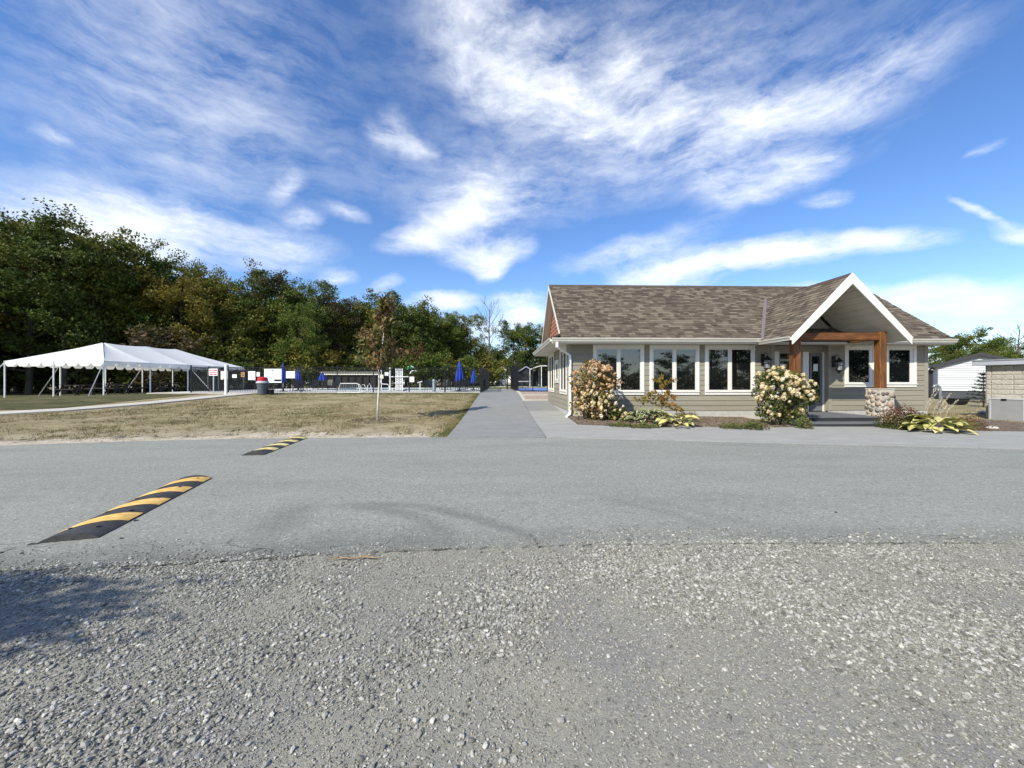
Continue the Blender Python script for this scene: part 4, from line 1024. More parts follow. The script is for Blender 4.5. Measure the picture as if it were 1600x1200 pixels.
M['bark'] = surf('bark', (.085, .070, .055), .9, .3, 6, bump=.6, stretch=(3, 3, .6))
M['pale_bark'] = surf('pale_bark', (.55, .52, .46), .85, .25, 8, bump=.4, stretch=(2, 2, .7))
GREEN = {'dark': leafmat('leaf_dark_green', (.028, .052, .009), (.120, .160, .029), (.17, .165, .027), .60),
         'green': leafmat('leaf_green', (.042, .074, .011), (.155, .200, .034), (.20, .19, .028), .58),
         'olive': leafmat('leaf_olive', (.060, .078, .012), (.200, .200, .032), (.24, .195, .030), .58),
         'yellow': leafmat('leaf_yellowing', (.080, .078, .013), (.215, .180, .026), (.25, .18, .025), .56),
         'rust': leafmat('leaf_rust', (.060, .030, .014), (.160, .080, .035), (.055, .060, .018), .55),
         'brown': leafmat('leaf_brown', (.055, .042, .020), (.15, .105, .055), (.065, .07, .022), .52)}
SH = {'round': lambda t: math.sqrt(max(.05, 1 - (t * 1.5 - .62) ** 2 / 1.0)) if t < 1 else .3,
      'cone': lambda t: max(.12, 1.0 - t * .9), 'full': lambda t: .95 if t < .55 else max(.2, 1.35 - t * 1.15) * .9, 'vase': lambda t: .45 + .65 * min(1, t * 1.4) if t < .75 else 1.0 - (t - .75) * 1.6}
PROTO = []
for i, (H, Rr, z0, nl, shp, per, ncl, ls) in enumerate(((12, 3.6, 1.2, 24, 'full', 60, 3.0, .23), (14, 3.3, 1.8, 24, 'round', 60, 3.0, .23), (11, 3.9, 1.0, 22, 'round', 60, 2.8, .24),
                                                        (13, 2.8, 1.4, 24, 'vase', 58, 3.2, .22), (12, 2.9, .6, 26, 'cone', 58, 3.0, .21), (15, 4.0, 2.4, 24, 'vase', 50, 2.3, .23))):
    m, tips = limbs(H, Rr, z0, nl, 40 + i, SH[shp], .17)
    V, F, t = crown(tips, per, ncl, ls, .85, 60 + i)
    PROTO.append((H, m.mesh('trunk', M['bark']), np_mesh('crown', V, F, GREEN['green'], t)))
SPROTO = []
for i, (H, Rr, ls) in enumerate(((3.2, 1.7, .19), (2.4, 1.5, .17), (4.2, 1.6, .2))):
    m, tips = limbs(H, Rr, .15, 16, 80 + i, SH['full'], .05)
    V, F, t = crown(tips, 30, 3.4, ls, .5, 90 + i)
    SPROTO.append((H, m.mesh('stem', M['bark']), np_mesh('foliage', V, F, GREEN['green'], t)))
tr_ = random.Random(17); RANK = {}
def tree(px, topy, Y, kind, label, group, proto=None, name='broadleaf_tree', wide=1.0):
    x = PX(px, Y); z = gz(x, Y) - .05; h = PZ(topy, x, Y) - z
    H, tm, cm = PROTO[proto if proto is not None else tr_.randrange(len(PROTO))]
    s = h / H * .97; w = s * wide * tr_.uniform(.95, 1.15)
    t = thing(name, label, 'tree', (x, Y, z), tr_.uniform(0, 6.28), group); RANK.setdefault((group, label), []).append((px, t))
    for nm, me in (('trunk', tm), ('crown', cm)):
        o = link(nm, me, t); o.scale = (w, w, s)
        if nm == 'crown': o.material_slots[0].link = 'OBJECT'; o.material_slots[0].material = GREEN[kind]
    return t
def bush(px, topy, Y, kind, label, group, proto=None, wide=1.0, name='shrub'):
    x = PX(px, Y); z = gz(x, Y) - .05; h = PZ(topy, x, Y) - z
    H, tm, cm = SPROTO[proto if proto is not None else tr_.randrange(3)]
    s = h / H; w = s * wide
    t = thing(name, label, 'shrub', (x, Y, z), tr_.uniform(0, 6.28), group); RANK.setdefault((group, label), []).append((px, t))
    for nm, me in (('stem', tm), ('foliage', cm)):
        o = link(nm, me, t); o.scale = (w, w, s)
        if nm == 'foliage': o.material_slots[0].link = 'OBJECT'; o.material_slots[0].material = GREEN[kind]
    return t
KW = {'dark': 'dark green', 'green': 'mid green', 'olive': 'olive green', 'yellow': 'yellowing', 'rust': 'rust coloured', 'brown': 'brownish'}
def zone(px):
    return ('behind the white marquee' if px < 330 else 'behind the fence signs' if px < 480 else 'left of the sapling' if px < 600 else
            'between sapling and bare tree' if px < 745 else 'left of the clubhouse' if px < 900 else 'behind the white mobile home')
EDGE = [(-60, 330, 40, 'olive', 1, 1.2), (8, 332, 41, 'yellow', 0, .9), (45, 326, 38, 'dark', 5, 1.0), (102, 342, 39, 'dark', 1, .95), (150, 350, 41, 'olive', 3, .9), (186, 378, 43, 'dark', 2, .8),
        (214, 404, 44, 'green', 0, .9), (252, 388, 46, 'dark', 5, .8), (285, 430, 44, 'yellow', 2, .85), (318, 408, 48, 'olive', 1, .9), (352, 424, 47, 'olive', 0, .9), (392, 420, 50, 'dark', 3, 1.0),
        (424, 416, 52, 'brown', 1, .8), (452, 430, 52, 'green', 0, .9), (488, 434, 54, 'dark', 5, .9), (472, 470, 49, 'green', 2, .8), (524, 452, 56, 'brown', 1, .9), (560, 458, 58, 'olive', 0, .9), (600, 456, 60, 'dark', 3, 1.0),
        (634, 464, 62, 'dark', 2, .9), (662, 468, 62, 'dark', 0, .95), (690, 478, 64, 'green', 1, .9), (712, 488, 66, 'dark', 3, .9), (735, 488, 68, 'olive', 5, .8), (757, 528, 74, 'green', 0, .8),
        (800, 506, 84, 'dark', 2, 1.0), (822, 500, 86, 'dark', 1, .9), (850, 498, 88, 'green', 0, 1.0), (880, 496, 90, 'dark', 3, 1.0)]
for px, ty, Y, k, p, wd in EDGE:
    tree(px, ty, Y, k, '%s tree edging the wood %s' % (KW[k], zone(px)), 'trees of the wood edge', p, wide=wd)
for px in range(-40, 900, 34):                              # second rank, filling behind
    lo = np.interp(px, [0, 100, 200, 330, 440, 560, 700, 760, 900], [352, 370, 412, 436, 446, 470, 496, 540, 516])
    Y = float(np.interp(px, [0, 200, 440, 600, 740, 760, 900], [47, 51, 60, 69, 76, 92, 98])); k = tr_.choice(('dark', 'green', 'green', 'olive'))
    tree(px, lo + tr_.uniform(4, 22), Y, k, '%s tree deeper in %s' % (KW[k], zone(px)), 'trees standing deeper in the wood', wide=1.15)
for px in range(-50, 770, 29):                              # third rank, closing the wood low down
    Y = float(np.interp(px, [0, 200, 440, 600, 740], [56, 60, 70, 80, 86])); lo = np.interp(px, [0, 100, 200, 330, 440, 560, 700, 800], [400, 415, 450, 470, 480, 500, 520, 560])
    tree(px, lo, Y, 'green', 'shaded tree far inside the wood', 'shaded trees far inside the wood', wide=1.3)
for i, (px, ty, Y, k, p, wd) in enumerate(((1462, 528, 66, 'dark', 1, 1.0), (1492, 522, 60, 'dark', 0, 1.0), (1524, 516, 58, 'green', 2, .95), (1560, 522, 60, 'dark', 0, 1.0), (1596, 530, 64, 'green', 3, 1.0), (1640, 524, 62, 'dark', 1, 1.0), (1480, 545, 52, 'dark', 4, 1.1), (1540, 540, 54, 'green', 2, 1.1))):
    tree(px, ty, Y, k, '%s tree %s' % (KW[k], zone(px)), 'trees behind the mobile homes on the right', p, wide=wd)
for px, ty, Y, k, p, wd in ((252, 512, 40, 'brown', 0, 1.0), (300, 540, 42, 'green', 1, 1.0), (380, 520, 45, 'olive', 2, 1.0), (345, 545, 43, 'dark', 1, 1.1), (420, 545, 47, 'green', 0, 1.0), (462, 552, 48, 'olive', 1, 1.2), (522, 548, 50, 'yellow', 0, 1.15), (560, 556, 52, 'green', 1, 1.2),
                            (640, 560, 55, 'green', 1, 1.2), (653, 540, 56, 'rust', 2, .7), (680, 552, 57, 'green', 0, 1.1), (700, 556, 58, 'olive', 2, 1.0), (728, 556, 60, 'green', 0, 1.1), (762, 560, 66, 'olive', 1, 1.2), (600, 556, 54, 'dark', 0, 1.3), (500, 565, 49, 'dark', 1, 1.3),
                            (40, 540, 42, 'dark', 0, 1.3), (100, 535, 42, 'dark', 2, 1.3), (160, 530, 43, 'olive', 0, 1.2), (210, 540, 43, 'dark', 1, 1.3), (-10, 520, 41, 'dark', 2, 1.3), (1465, 575, 50, 'dark', 1, 1.3)):
    bush(px, ty, Y, k, '%s bush under the trees %s' % (KW[k], zone(px)), 'bushes under the wood edge', p, wd)
ORD = ('leftmost', 'second from left', 'third from left', 'fourth from left', 'fifth from left', 'sixth from left')
NUM = {2: 'two', 3: 'three', 4: 'four', 5: 'five', 6: 'six', 7: 'seven'}
for (grp, lab), L_s in RANK.items():                       # alike neighbours are told apart by their order
    if len(L_s) < 2 or grp.startswith('shaded'): continue
    L_s.sort(key=lambda q: q[0])
    for i, (_, t) in enumerate(L_s):
        plural = lab.replace(' tree ', ' trees ', 1).replace(' bush ', ' bushes ', 1)
        t['label'] = '%s of %s %s' % ('rightmost' if i == len(L_s) - 1 else ORD[min(i, 5)], NUM.get(len(L_s), 'the'), plural)
# leafless tree against the sky
def bare(px, topy, Y, label, seed, cat='tree'):
    x = PX(px, Y); z = gz(x, Y); h = PZ(topy, x, Y) - z; r = random.Random(seed)
    t = thing('bare_tree', label, cat, (x, Y, z), 0); m = MB(); tm = MB()
    tm.poly([(0, 0, -.1), (.1, 0, h * .4), (0, .1, h * .7), (.2, 0, h)], [.2, .15, .1, .03], 7); tm.obj('trunk', M['bark'], t)
    def br(p, d, L, rad, lv):
        q = p + d * L * .5 + Vector((r.uniform(-.1, .1), r.uniform(-.1, .1), .06)) * L; e = q + (d + Vector((r.uniform(-.25, .25), r.uniform(-.25, .25), .3))).normalized() * L * .5
        m.poly([p, q, e], [rad, rad * .7, rad * .35], 4, cap=False)
        if lv:
            for k in range(3): br(p.lerp(e, r.uniform(.35, 1)), (d + Vector((r.uniform(-.8, .8), r.uniform(-.8, .8), r.uniform(-.1, .7)))).normalized(), L * r.uniform(.45, .65), rad * .5, lv - 1)
    for k in range(13):
        a = k * 2.4; zz = h * (.35 + .6 * k / 13)
        br(Vector((.1, 0, zz)), Vector((math.cos(a), math.sin(a), 1.1)).normalized(), h * .27 * (1.15 - k / 18), .045, 3)
    m.obj('branches', M['bark'], t)
bare(764, 474, 66, 'tall leafless tree standing out against the sky beyond the pool', 5)
bare(1592, 512, 62, 'leafless tree at the far right behind the green trees', 6)
# trees on the near side of the road, behind the camera: they stand in the window glass
def near_tree(x, y, h, kind, label, p, w=1.0):
    H, tm, cm = PROTO[p]; s = h / H; t = thing('broadleaf_tree', label, 'tree', (x, y, 0), 1.0, 'trees on the near side of the road')
    for nm, me in (('trunk', tm), ('crown', cm)):
        o = link(nm, me, t); o.scale = (s * w, s * w, s)
        if nm == 'crown': o.material_slots[0].link = 'OBJECT'; o.material_slots[0].material = GREEN[kind]
for x, y, h, k, p, w in ((-16, -34, 11, 'dark', 0, 1), (5, -34, 3.2, 'dark', 0, 1.6), (11, -30, 4.0, 'dark', 2, 1.4), (16, -27, 5.2, 'green', 2, 1.2), (20.5, -25, 7.0, 'dark', 4, 1.0), (25, -26, 5.4, 'dark', 2, 1.3), (30, -25, 8.5, 'dark', 4, 1.2), (35, -24, 10.5, 'dark', 0, 1.2), (41, -24, 12, 'dark', 1, 1.2), (47, -25, 13, 'dark', 0, 1.3), (53, -24, 13, 'dark', 2, 1.2), (60, -25, 14, 'dark', 1, 1.3), (68, -24, 13, 'dark', 0, 1.3), (-4, -38, 13, 'green', 3, 1)):
    near_tree(x, y, h, k, 'tree on the near side of the road, seen only in the window glass', p, w)
for i in range(26):  # unseen hedge, added to darken what the lower panes reflect
    x, y = -14 + i * 3.4, -19 + 1.5 * math.sin(i * 2.1); H, tm, cm = SPROTO[i % 3]; s = (2.3 + .5 * math.sin(i * 1.7)) / H
    t = thing('shrub', 'unseen hedge shrub added behind the camera to darken the window reflections', 'shrub', (x, y, 0), i, 'added hedge behind the camera')
    for nm, me in (('stem', tm), ('foliage', cm)):
        o = link(nm, me, t); o.scale = (s * 1.5, s * 1.5, s)
        if nm == 'foliage': o.material_slots[0].link = 'OBJECT'; o.material_slots[0].material = GREEN['dark']
for x, y, h in ((-50.5, 33, 16), (-57, 28, 16), (-47.5, 31, 13), (-62, 36, 16)):
    H, tm, cm = PROTO[0]; s = h / H; t = thing('broadleaf_tree', 'tree at the left end of the wood, just out of view, shading the marquee side', 'tree', (x, y, gz(x, y)), x, 'trees left of the view')
    for nm, me in (('trunk', tm), ('crown', cm)): o = link(nm, me, t); o.scale = (s, s, s)
H, tm, cm = SPROTO[1]  # unseen tree, added with a flattened bough to cast the gravel shadow
t = thing('added_shade_tree', 'unseen tree added left of the gravel, its bough shaped to shade the stones', 'tree', (-9.4, -1.0, 0))
m = MB(); m.poly([(0, 0, -.1), (.15, .05, 1.4), (.7, .2, 2.5), (1.6, .4, 3.1), (4.3, .6, 3.35)], [.13, .11, .09, .07, .02], 8); m.poly([(.15, .05, 1.4), (-.1, -.1, 3.2)], [.09, .03], 6); m.obj('trunk', M['bark'], t)
for dx, dz, rr in ((2.5, 2.95, .3), (3.0, 2.98, 1.9), (2.1, 3.0, 4.0)):
    o = link('crown', cm, t); o.scale = (1.02, .26, .26); o.location = (dx, .58, dz); o.rotation_euler = (0, 0, .06 * rr - .1)

# ------------------------------------------------------------------ sapling on the lawn
SX, SY = GP(590, 657.5, .06); SZ = gz(SX, SY) - .02
sap = thing('sapling', 'young staked-out sapling with pale trunk and browning leaves on the dry lawn'.replace('staked-out ', ''), 'tree', (SX, SY, SZ))
def sxy(px, py): return (PX(px, SY) - SX, 0, PZ(py, SX, SY) - SZ)
m = MB(); tp = [(0, 0, -.05), sxy(590.5, 630), sxy(592.5, 600), sxy(592, 575), sxy(597, 545), sxy(601, 510), sxy(607, 465)]
m.poly(tp, [.038, .034, .032, .028, .022, .016, .006], 8); m.obj('trunk', M['pale_bark'], sap, smooth=True)
gs = np.random.default_rng(77); rs = random.Random(77); m = MB(); P = []
for k in range(62):
    t = rs.random(); base = Vector(sxy(593 + 12 * t, 582 - 100 * t)); a = rs.uniform(0, 6.28); w = (1.0 if t < .55 else .55 * (1.5 - t)) * rs.uniform(.4, 1)
    e = base + Vector((math.cos(a) * w, math.sin(a) * w, rs.uniform(.25, .7) * (1 - .2 * t))); m.poly([base, base.lerp(e, .5), e], [.012, .008, .003], 4, cap=False)
    n = rs.randint(20, 34)
    for _ in range(n): P.append(np.array(base.lerp(e, rs.uniform(.35, 1.05))) + gs.normal(0, .085, 3))
m.obj('branches', M['bark'], sap)
V, F = leaf_arrays(np.array(P), .175, gs, 0, .62, 1.2)
M['sap_leaf'] = leafmat('sapling_leaf', (.085, .092, .022), (.20, .185, .06), (.23, .125, .055), .53, .25, 1.6)
link('foliage', np_mesh('foliage', V, F, M['sap_leaf'], np.repeat(gs.random(len(P)), 4)), sap)
# worn mulch ring at its foot
gm = np.random.default_rng(8); n = 900; a = gm.random(n) * 6.28; rr_ = np.sqrt(gm.random(n)) * .85
X, Y = SX + np.cos(a) * rr_ * 1.2, SY + np.sin(a) * rr_; Z = np.array([gz(p, q) for p, q in zip(X, Y)]) + .0
V, F = leaf_arrays(np.stack([X, Y, Z], 1), .06, gm, 2.5, .4); M['chip'] = leafmat('bark_chip', (.05, .035, .022), (.19, .14, .10), transl=0)
link('bark_chips', np_mesh('bark_chips', V, F, M['chip'], np.repeat(gm.random(n), 4)))['kind'] = 'stuff'

# ------------------------------------------------------------------ beds in front of the clubhouse
def bz(x, y): return gz(x, y) + .04
M['hyd_leaf'] = leafmat('hydrangea_leaf', (.040, .062, .014), (.125, .150, .030), (.19, .15, .03), .57, .25, 2.5)
M['hyd_leaf_gold'] = leafmat('hydrangea_leaf_turning', (.085, .085, .016), (.21, .17, .035), (.24, .12, .03), .53, .25, 2.0)
def flowermat(name, cols):
    m, nt, b, out = newmat(name); N, L = nt.nodes, nt.links
    oi = N.new('ShaderNodeObjectInfo'); cr = N.new('ShaderNodeValToRGB'); L.new(oi.outputs['Random'], cr.inputs[0]); e = cr.color_ramp.elements
    e[0].color = V4(cols[0]); e[1].color = V4(cols[-1])
    for i, c in enumerate(cols[1:-1]): q = e.new((i + 1) / (len(cols) - 1)); q.color = V4(c)
    at = N.new('ShaderNodeAttribute'); at.attribute_name = 'tint'; mr = N.new('ShaderNodeMapRange'); L.new(at.outputs['Fac'], mr.inputs[0]); mr.inputs[3].default_value = .7; mr.inputs[4].default_value = 1.2
    sc = N.new('ShaderNodeVectorMath'); sc.operation = 'SCALE'; L.new(cr.outputs[0], sc.inputs[0]); L.new(mr.outputs[0], sc.inputs['Scale'])
    L.new(sc.outputs[0], b.inputs['Base Color']); b.inputs['Roughness'].default_value = .7; setspec(b, .15); return m
M['bloom_cream'] = flowermat('cream_bloom', [(.66, .53, .27), (.72, .62, .38), (.56, .40, .22), (.74, .68, .50), (.62, .47, .27), (.68, .58, .32)])
M['bloom_pink'] = flowermat('faded_pink_bloom', [(.52, .31, .15), (.62, .43, .24), (.46, .25, .12), (.66, .50, .31), (.56, .36, .20)])
def bloommesh(mat, seed, n=70):
    g = np.random.default_rng(seed); q = g.normal(0, 1, (n, 3)); q /= np.linalg.norm(q, axis=1, keepdims=True); q *= g.uniform(.75, 1.05, (n, 1))
    q[:, 2] *= 1.15; Nn = q + g.normal(0, .25, (n, 3)); Nn /= np.linalg.norm(Nn, axis=1, keepdims=True)
    T = np.cross(Nn, g.normal(0, 1, (n, 3))); T /= np.linalg.norm(T, axis=1, keepdims=True); B = np.cross(Nn, T); s = g.uniform(.26, .42, (n, 1))
    V = np.stack([q - T * s, q + B * s + Nn * .08, q + T * s, q - B * s + Nn * .08], 1).reshape(-1, 3)
    core = np.array(ico_v) * .8; V = np.concatenate([V, core]); F4 = np.arange(n * 4).reshape(-1, 4)
    me = bpy.data.meshes.new('flower_head'); Fs = [tuple(f) for f in F4] + [tuple(f + n * 4) for f in ico_f]
    me.from_pydata([tuple(v) for v in V], [], Fs); me.materials.append(mat)
    at = me.attributes.new('tint', 'FLOAT', 'POINT'); at.data.foreach_set('value', np.concatenate([np.repeat(g.random(n), 4), np.full(12, .3)]).astype(np.float32)); me.update(); return me
BL = {k: [bloommesh(M['bloom_' + k], 10 * i + j) for i in range(3)] for j, k in enumerate(('cream', 'pink'))}
def hydrangea(cx, cy, outline, depth, label, nleaf, heads, leafm, seed, stems=9):
    """outline: list of (px, py, radius px) blobs that the shrub fills, standing at depth cy"""
    z0 = bz(cx, cy); t = thing('hydrangea', label, 'shrub', (cx, cy, z0)); r = random.Random(seed); g = np.random.default_rng(seed)
    bl = [(PX(px, cy) - cx, PZ(py, cx, cy) - z0, rp * dep(cx, cy) / FPX) for px, py, rp in outline]
    wt = [b[2] ** 2 for b in bl]
    m = MB(); P = []
    for k in range(stems * 3):
        b = r.choices(bl, wt)[0]; e = Vector((b[0] + r.uniform(-.7, .7) * b[2], r.uniform(-depth, depth) * .6, b[1] + r.uniform(-.4, .6) * b[2]))
        s = Vector((r.uniform(-.12, .12), r.uniform(-.1, .1), -.03)); m.poly([s, s.lerp(e, .5) + Vector((-e.x * .12, 0, .1)), e], [.014, .010, .005], 5, cap=False)
    m.obj('stems', M['bark'], t)
    for _ in range(nleaf):
        b = r.choices(bl, wt)[0]; q = g.normal(0, 1, 3); q /= np.linalg.norm(q); q *= g.random() ** .35 * 1.1
        p = np.array((b[0] + q[0] * b[2], q[1] * min(depth, b[2] * 1.1), b[1] + q[2] * b[2]))
        if p[2] > .03: P.append(p)
    V, F = leaf_arrays(np.array(P), .115, g, .5, .6)
    link('foliage', np_mesh('foliage', V, F, leafm, np.repeat(g.random(len(P)), 4)), t)
    for (kind, cnt, size, sel) in heads:
        pts = []; tries = 0
        while len(pts) < cnt and tries < 4000:
            tries += 1; b = r.choices(bl, wt)[0]; q = g.normal(0, 1, 3); q[1] -= .9; q[2] += .25; q /= np.linalg.norm(q)
            p = Vector((b[0] + q[0] * b[2] * 1.02, q[1] * min(depth, b[2] * 1.1) * 1.02, b[1] + q[2] * b[2] * 1.02))
            if p.z < .08 or not sel(p.x, p.z): continue
            if any((p - o_).length < size * 1.25 for o_ in pts): continue
            pts.append(p)
        for p in pts:
            o = link('flower_head', r.choice(BL[kind]), t); s = size * r.uniform(.55, 1.3); o.location = p; o.scale = (s, s, s * r.uniform(.9, 1.3)); o.rotation_euler = (r.uniform(-.5, .5), r.uniform(-.5, .5), r.uniform(0, 6))
    return t
hy = 13.6
hydrangea(PX(915, hy), hy, [(905, 595, 16), (925, 582, 19), (945, 588, 17), (962, 597, 9), (935, 610, 22), (912, 618, 18), (905, 635, 14), (930, 638, 20), (950, 625, 14), (945, 650, 12), (925, 655, 10)], .55,
          'tall hydrangea with faded pink and cream blooms at the left front corner', 2000, (('pink', 84, .058, lambda x, z: z > .95), ('cream', 78, .056, lambda x, z: z <= 1.05)), M['hyd_leaf_gold'], 3)
hydrangea(PX(962, hy), hy - .15, [(955, 645, 14), (970, 648, 14), (965, 655, 12), (950, 658, 8)], .35, 'low bright green hydrangea beside the tall faded pink one', 620, (('cream', 12, .05, lambda x, z: True),), M['hyd_leaf'], 4, 5)
hy2 = 12.2
hydrangea(PX(1222, hy2), hy2 - .0, [(1195, 592, 13), (1215, 590, 16), (1240, 596, 15), (1262, 606, 12), (1190, 612, 14), (1220, 615, 20), (1248, 620, 18), (1265, 622, 11), (1205, 635, 17), (1230, 640, 18), (1195, 645, 13), (1245, 645, 13), (1222, 655, 13)], .6,
          'rounded hydrangea full of cream blooms beside the porch steps', 2500, (('cream', 88, .060, lambda x, z: z > .85), ('cream', 15, .055, lambda x, z: z <= .8)), M['hyd_leaf'], 5)
# young sumac with a few long turning leaves
cy = 13.2; cx = PX(1033, cy); z0 = bz(cx, cy); t = thing('sumac_sapling', 'spindly young sumac with yellow leaves in front of the middle window', 'shrub', (cx, cy, z0)); m = MB()
def lp(px, py): return Vector((PX(px, cy) - cx, 0, PZ(py, cx, cy) - z0))
st = [Vector((0, 0, -.05)), lp(1034, 640), lp(1035, 622), lp(1034, 606)]
m.poly(st, [.018, .016, .013, .010], 6); g = np.random.default_rng(12); rs = random.Random(12); P = []; D = []
twigs = [((1034, 606), (1030, 596), (1020, 593)), ((1034, 606), (1042, 598), (1056, 594)), ((1034, 606), (1033, 595), (1036, 586)), ((1035, 622), (1022, 612), (1010, 616)), ((1035, 622), (1015, 618), (998, 622)), ((1034, 628), (1046, 618), (1054, 622)),
         ((1034, 630), (1050, 632), (1064, 640)), ((1035, 626), (1018, 622), (1004, 632)), ((1034, 632), (1054, 640), (1068, 640)), ((1034, 622), (1044, 612), (1046, 614)), ((1034, 634), (1010, 626), (992, 624))]
for tw in twigs:
    yo = rs.uniform(-.25, .25); q = [lp(*p) for p in tw]; q[1].y += yo * .6; q[2].y += yo; m.poly(q, [.007, .005, .003], 4, cap=False)
    for k in range(17):
        s = k / 16; p = q[0].lerp(q[1], s * 2) if s < .5 else q[1].lerp(q[2], s * 2 - 1)
        for _ in range(3): P.append(np.array(p) + g.normal(0, .035, 3))
m.obj('stem', M['bark'], t)
M['sumac_leaf'] = leafmat('sumac_leaf', (.16, .15, .03), (.30, .22, .05), (.30, .14, .03), .54, .25, 3)
V, F = leaf_arrays(np.array(P), .15, g, .3, .36, .8); link('foliage', np_mesh('foliage', V, F, M['sumac_leaf'], np.repeat(g.random(len(P)), 4)), t)

# hostas: every leaf a part
def hostaleaf(seed, L, Wd, mats, margin):
    r = random.Random(seed); m = MB(); n = 7; vs = []; bow = r.uniform(.25, .5)
    for i in range(n + 1):
        s = i / n; w = Wd * math.sin(math.pi * min(1, s * .92 + .06)) ** .8 * (1 if s < 1 else .05); z = L * (.55 * s - (bow + .25) * s * s); y = L * s
        for k, f in enumerate((-1, -.72, 0, .72, 1)): vs.append((w * f, y, z + abs(f) * w * .28 + (r.uniform(-.006, .006))))
    fs = [(i * 5 + k, i * 5 + k + 1, (i + 1) * 5 + k + 1, (i + 1) * 5 + k) for i in range(n) for k in range(4)]
    m.v = vs; m.f = fs; m.m = [margin if k in (0, 3) else 0 for i in range(n) for k in range(4)]
    return m.mesh('leaf', mats, True)
M['hosta_green'] = surf('hosta_green', (.085, .13, .04), .45, .25, 9); M['hosta_cream'] = surf('hosta_cream', (.50, .46, .24), .5, .2, 12); M['hosta_gold'] = surf('hosta_gold', (.46, .42, .13), .45, .25, 8, c2=(.52, .47, .20)); M['hosta_lime'] = surf('hosta_lime', (.20, .23, .06), .45, .25, 9)
HL = {'green': [hostaleaf(i, .30, .085, [M['hosta_green'], M['hosta_cream']], 1) for i in range(4)], 'gold': [hostaleaf(i + 9, .38, .105, [M['hosta_gold'], M['hosta_lime']], 1 if i % 2 else 0) for i in range(4)]}
def hosta(x, y, n, kind, label, spread, size, seed, sc=(1, 1)):
    t = thing('hosta', label, 'plant', (x, y, bz(x, y))); r = random.Random(seed)
    for k in range(n):
        a = k * 2.39996; rr2 = spread * math.sqrt(k / n); o = link('leaf', r.choice(HL[kind]), t)
        o.location = (math.cos(a) * rr2 * sc[0], math.sin(a) * rr2 * sc[1], .04 + .30 * size * (1 - k / n) * r.uniform(.6, 1.1)); s = size * r.uniform(.75, 1.2); o.scale = (s, s, s)
        o.rotation_euler = (r.uniform(-.25, .35), r.uniform(-.35, .35), a - math.pi / 2 + r.uniform(-.5, .5))
hx, hyy = GP(1020, 662, .07); hosta(hx, hyy + .40, 74, 'green', 'green hosta with cream leaf margins below the young sumac', .66, 1.05, 3, (1.2, .75))
hx, hyy = GP(1062, 668, .06); hosta(hx, hyy + .3, 30, 'gold', 'small yellow-green hosta at the edge of the walk under the windows', .42, .92, 4, (1.1, .9))
hx, hyy = GP(1492, 676, .05); hosta(hx, hyy + .45, 62, 'gold', 'big sprawling yellow hosta at the right end of the clubhouse bed', .50, 1.1, 6, (1.15, .85))
# ornamental grasses
def grassclump(name, x, y, n, h, spread, mat, label, seed, w=.006):
    g = np.random.default_rng(seed); t = thing(name, label, 'plant', (x, y, bz(x, y))); a = g.random(n) * 6.28; ln = np.abs(g.normal(0, .45, n)); hh = h * g.uniform(.6, 1.1, n); V = []; 
    for i in range(n):
        d = np.array((math.cos(a[i]), math.sin(a[i]), 0)); s = np.array((-d[1], d[0], 0)) * w; b = d * spread * .25 * g.random()
        p1 = b + d * hh[i] * ln[i] * .35 + np.array((0, 0, hh[i] * .62)); p2 = b + d * hh[i] * ln[i] + np.array((0, 0, hh[i] * (1 - ln[i] * .45)))
        V += [b - s, b + s, p1 + s * .8, p1 - s * .8, p2 - s * .15, p2 + s * .15]
    F = np.array([[6 * i, 6 * i + 1, 6 * i + 2, 6 * i + 3] for i in range(n)] + [[6 * i + 3, 6 * i + 2, 6 * i + 5, 6 * i + 4] for i in range(n)])
    link('blades', np_mesh('blades', np.array(V), F, mat, np.repeat(g.random(n), 6)), t); return t
gx_, gy_ = GP(1088, 662, .07); grassclump('grass_clump', gx_, gy_ + .3, 260, .42, .5, M['dry_blade'], 'tuft of dry ornamental grass under the right-hand double window', 2)
gx_, gy_ = GP(1073, 660, .07); grassclump('grass_clump', gx_, gy_ + .2, 200, .36, .4, M['green_blade'], 'tuft of green ornamental grass next to the small yellow hosta', 3)
gx_, gy_ = GP(1466, 668, .04); t = grassclump('feather_grass', gx_, gy_ + .5, 120, .45, .5, M['green_blade'], 'feather grass with tall pale plumes behind the sprawling hosta', 4)
M['plume'] = leafmat('plume', (.50, .44, .32), (.62, .57, .45), transl=.2); gp_ = np.random.default_rng(6); P = []; m = MB()
for dx, top, lx in ((0, 1.25, .42), (.08, 1.1, .35), (.32, .95, .30), (.42, 1.05, .46), (.72, .85, .40), (.55, .7, .25)):
    b = Vector((dx, 0, .05)); e = Vector((dx + lx, -.1, top)); md = b.lerp(e, .5) + Vector((-.05, 0, .06)); m.poly([b, md, e], [.005, .004, .002], 4, cap=False)
    for k in range(70):
        s = .45 + .55 * gp_.random(); p = b.lerp(md, s * 2) if s < .5 else md.lerp(e, s * 2 - 1); P.append(np.array(p) + gp_.normal(0, .012, 3))
m.obj('stems', M['plume'], t); V, F = leaf_arrays(np.array(P), .05, gp_, 0, .3, -1.0); link('plumes', np_mesh('plumes', V, F, M['plume'], np.repeat(gp_.random(len(P)), 4)), t)
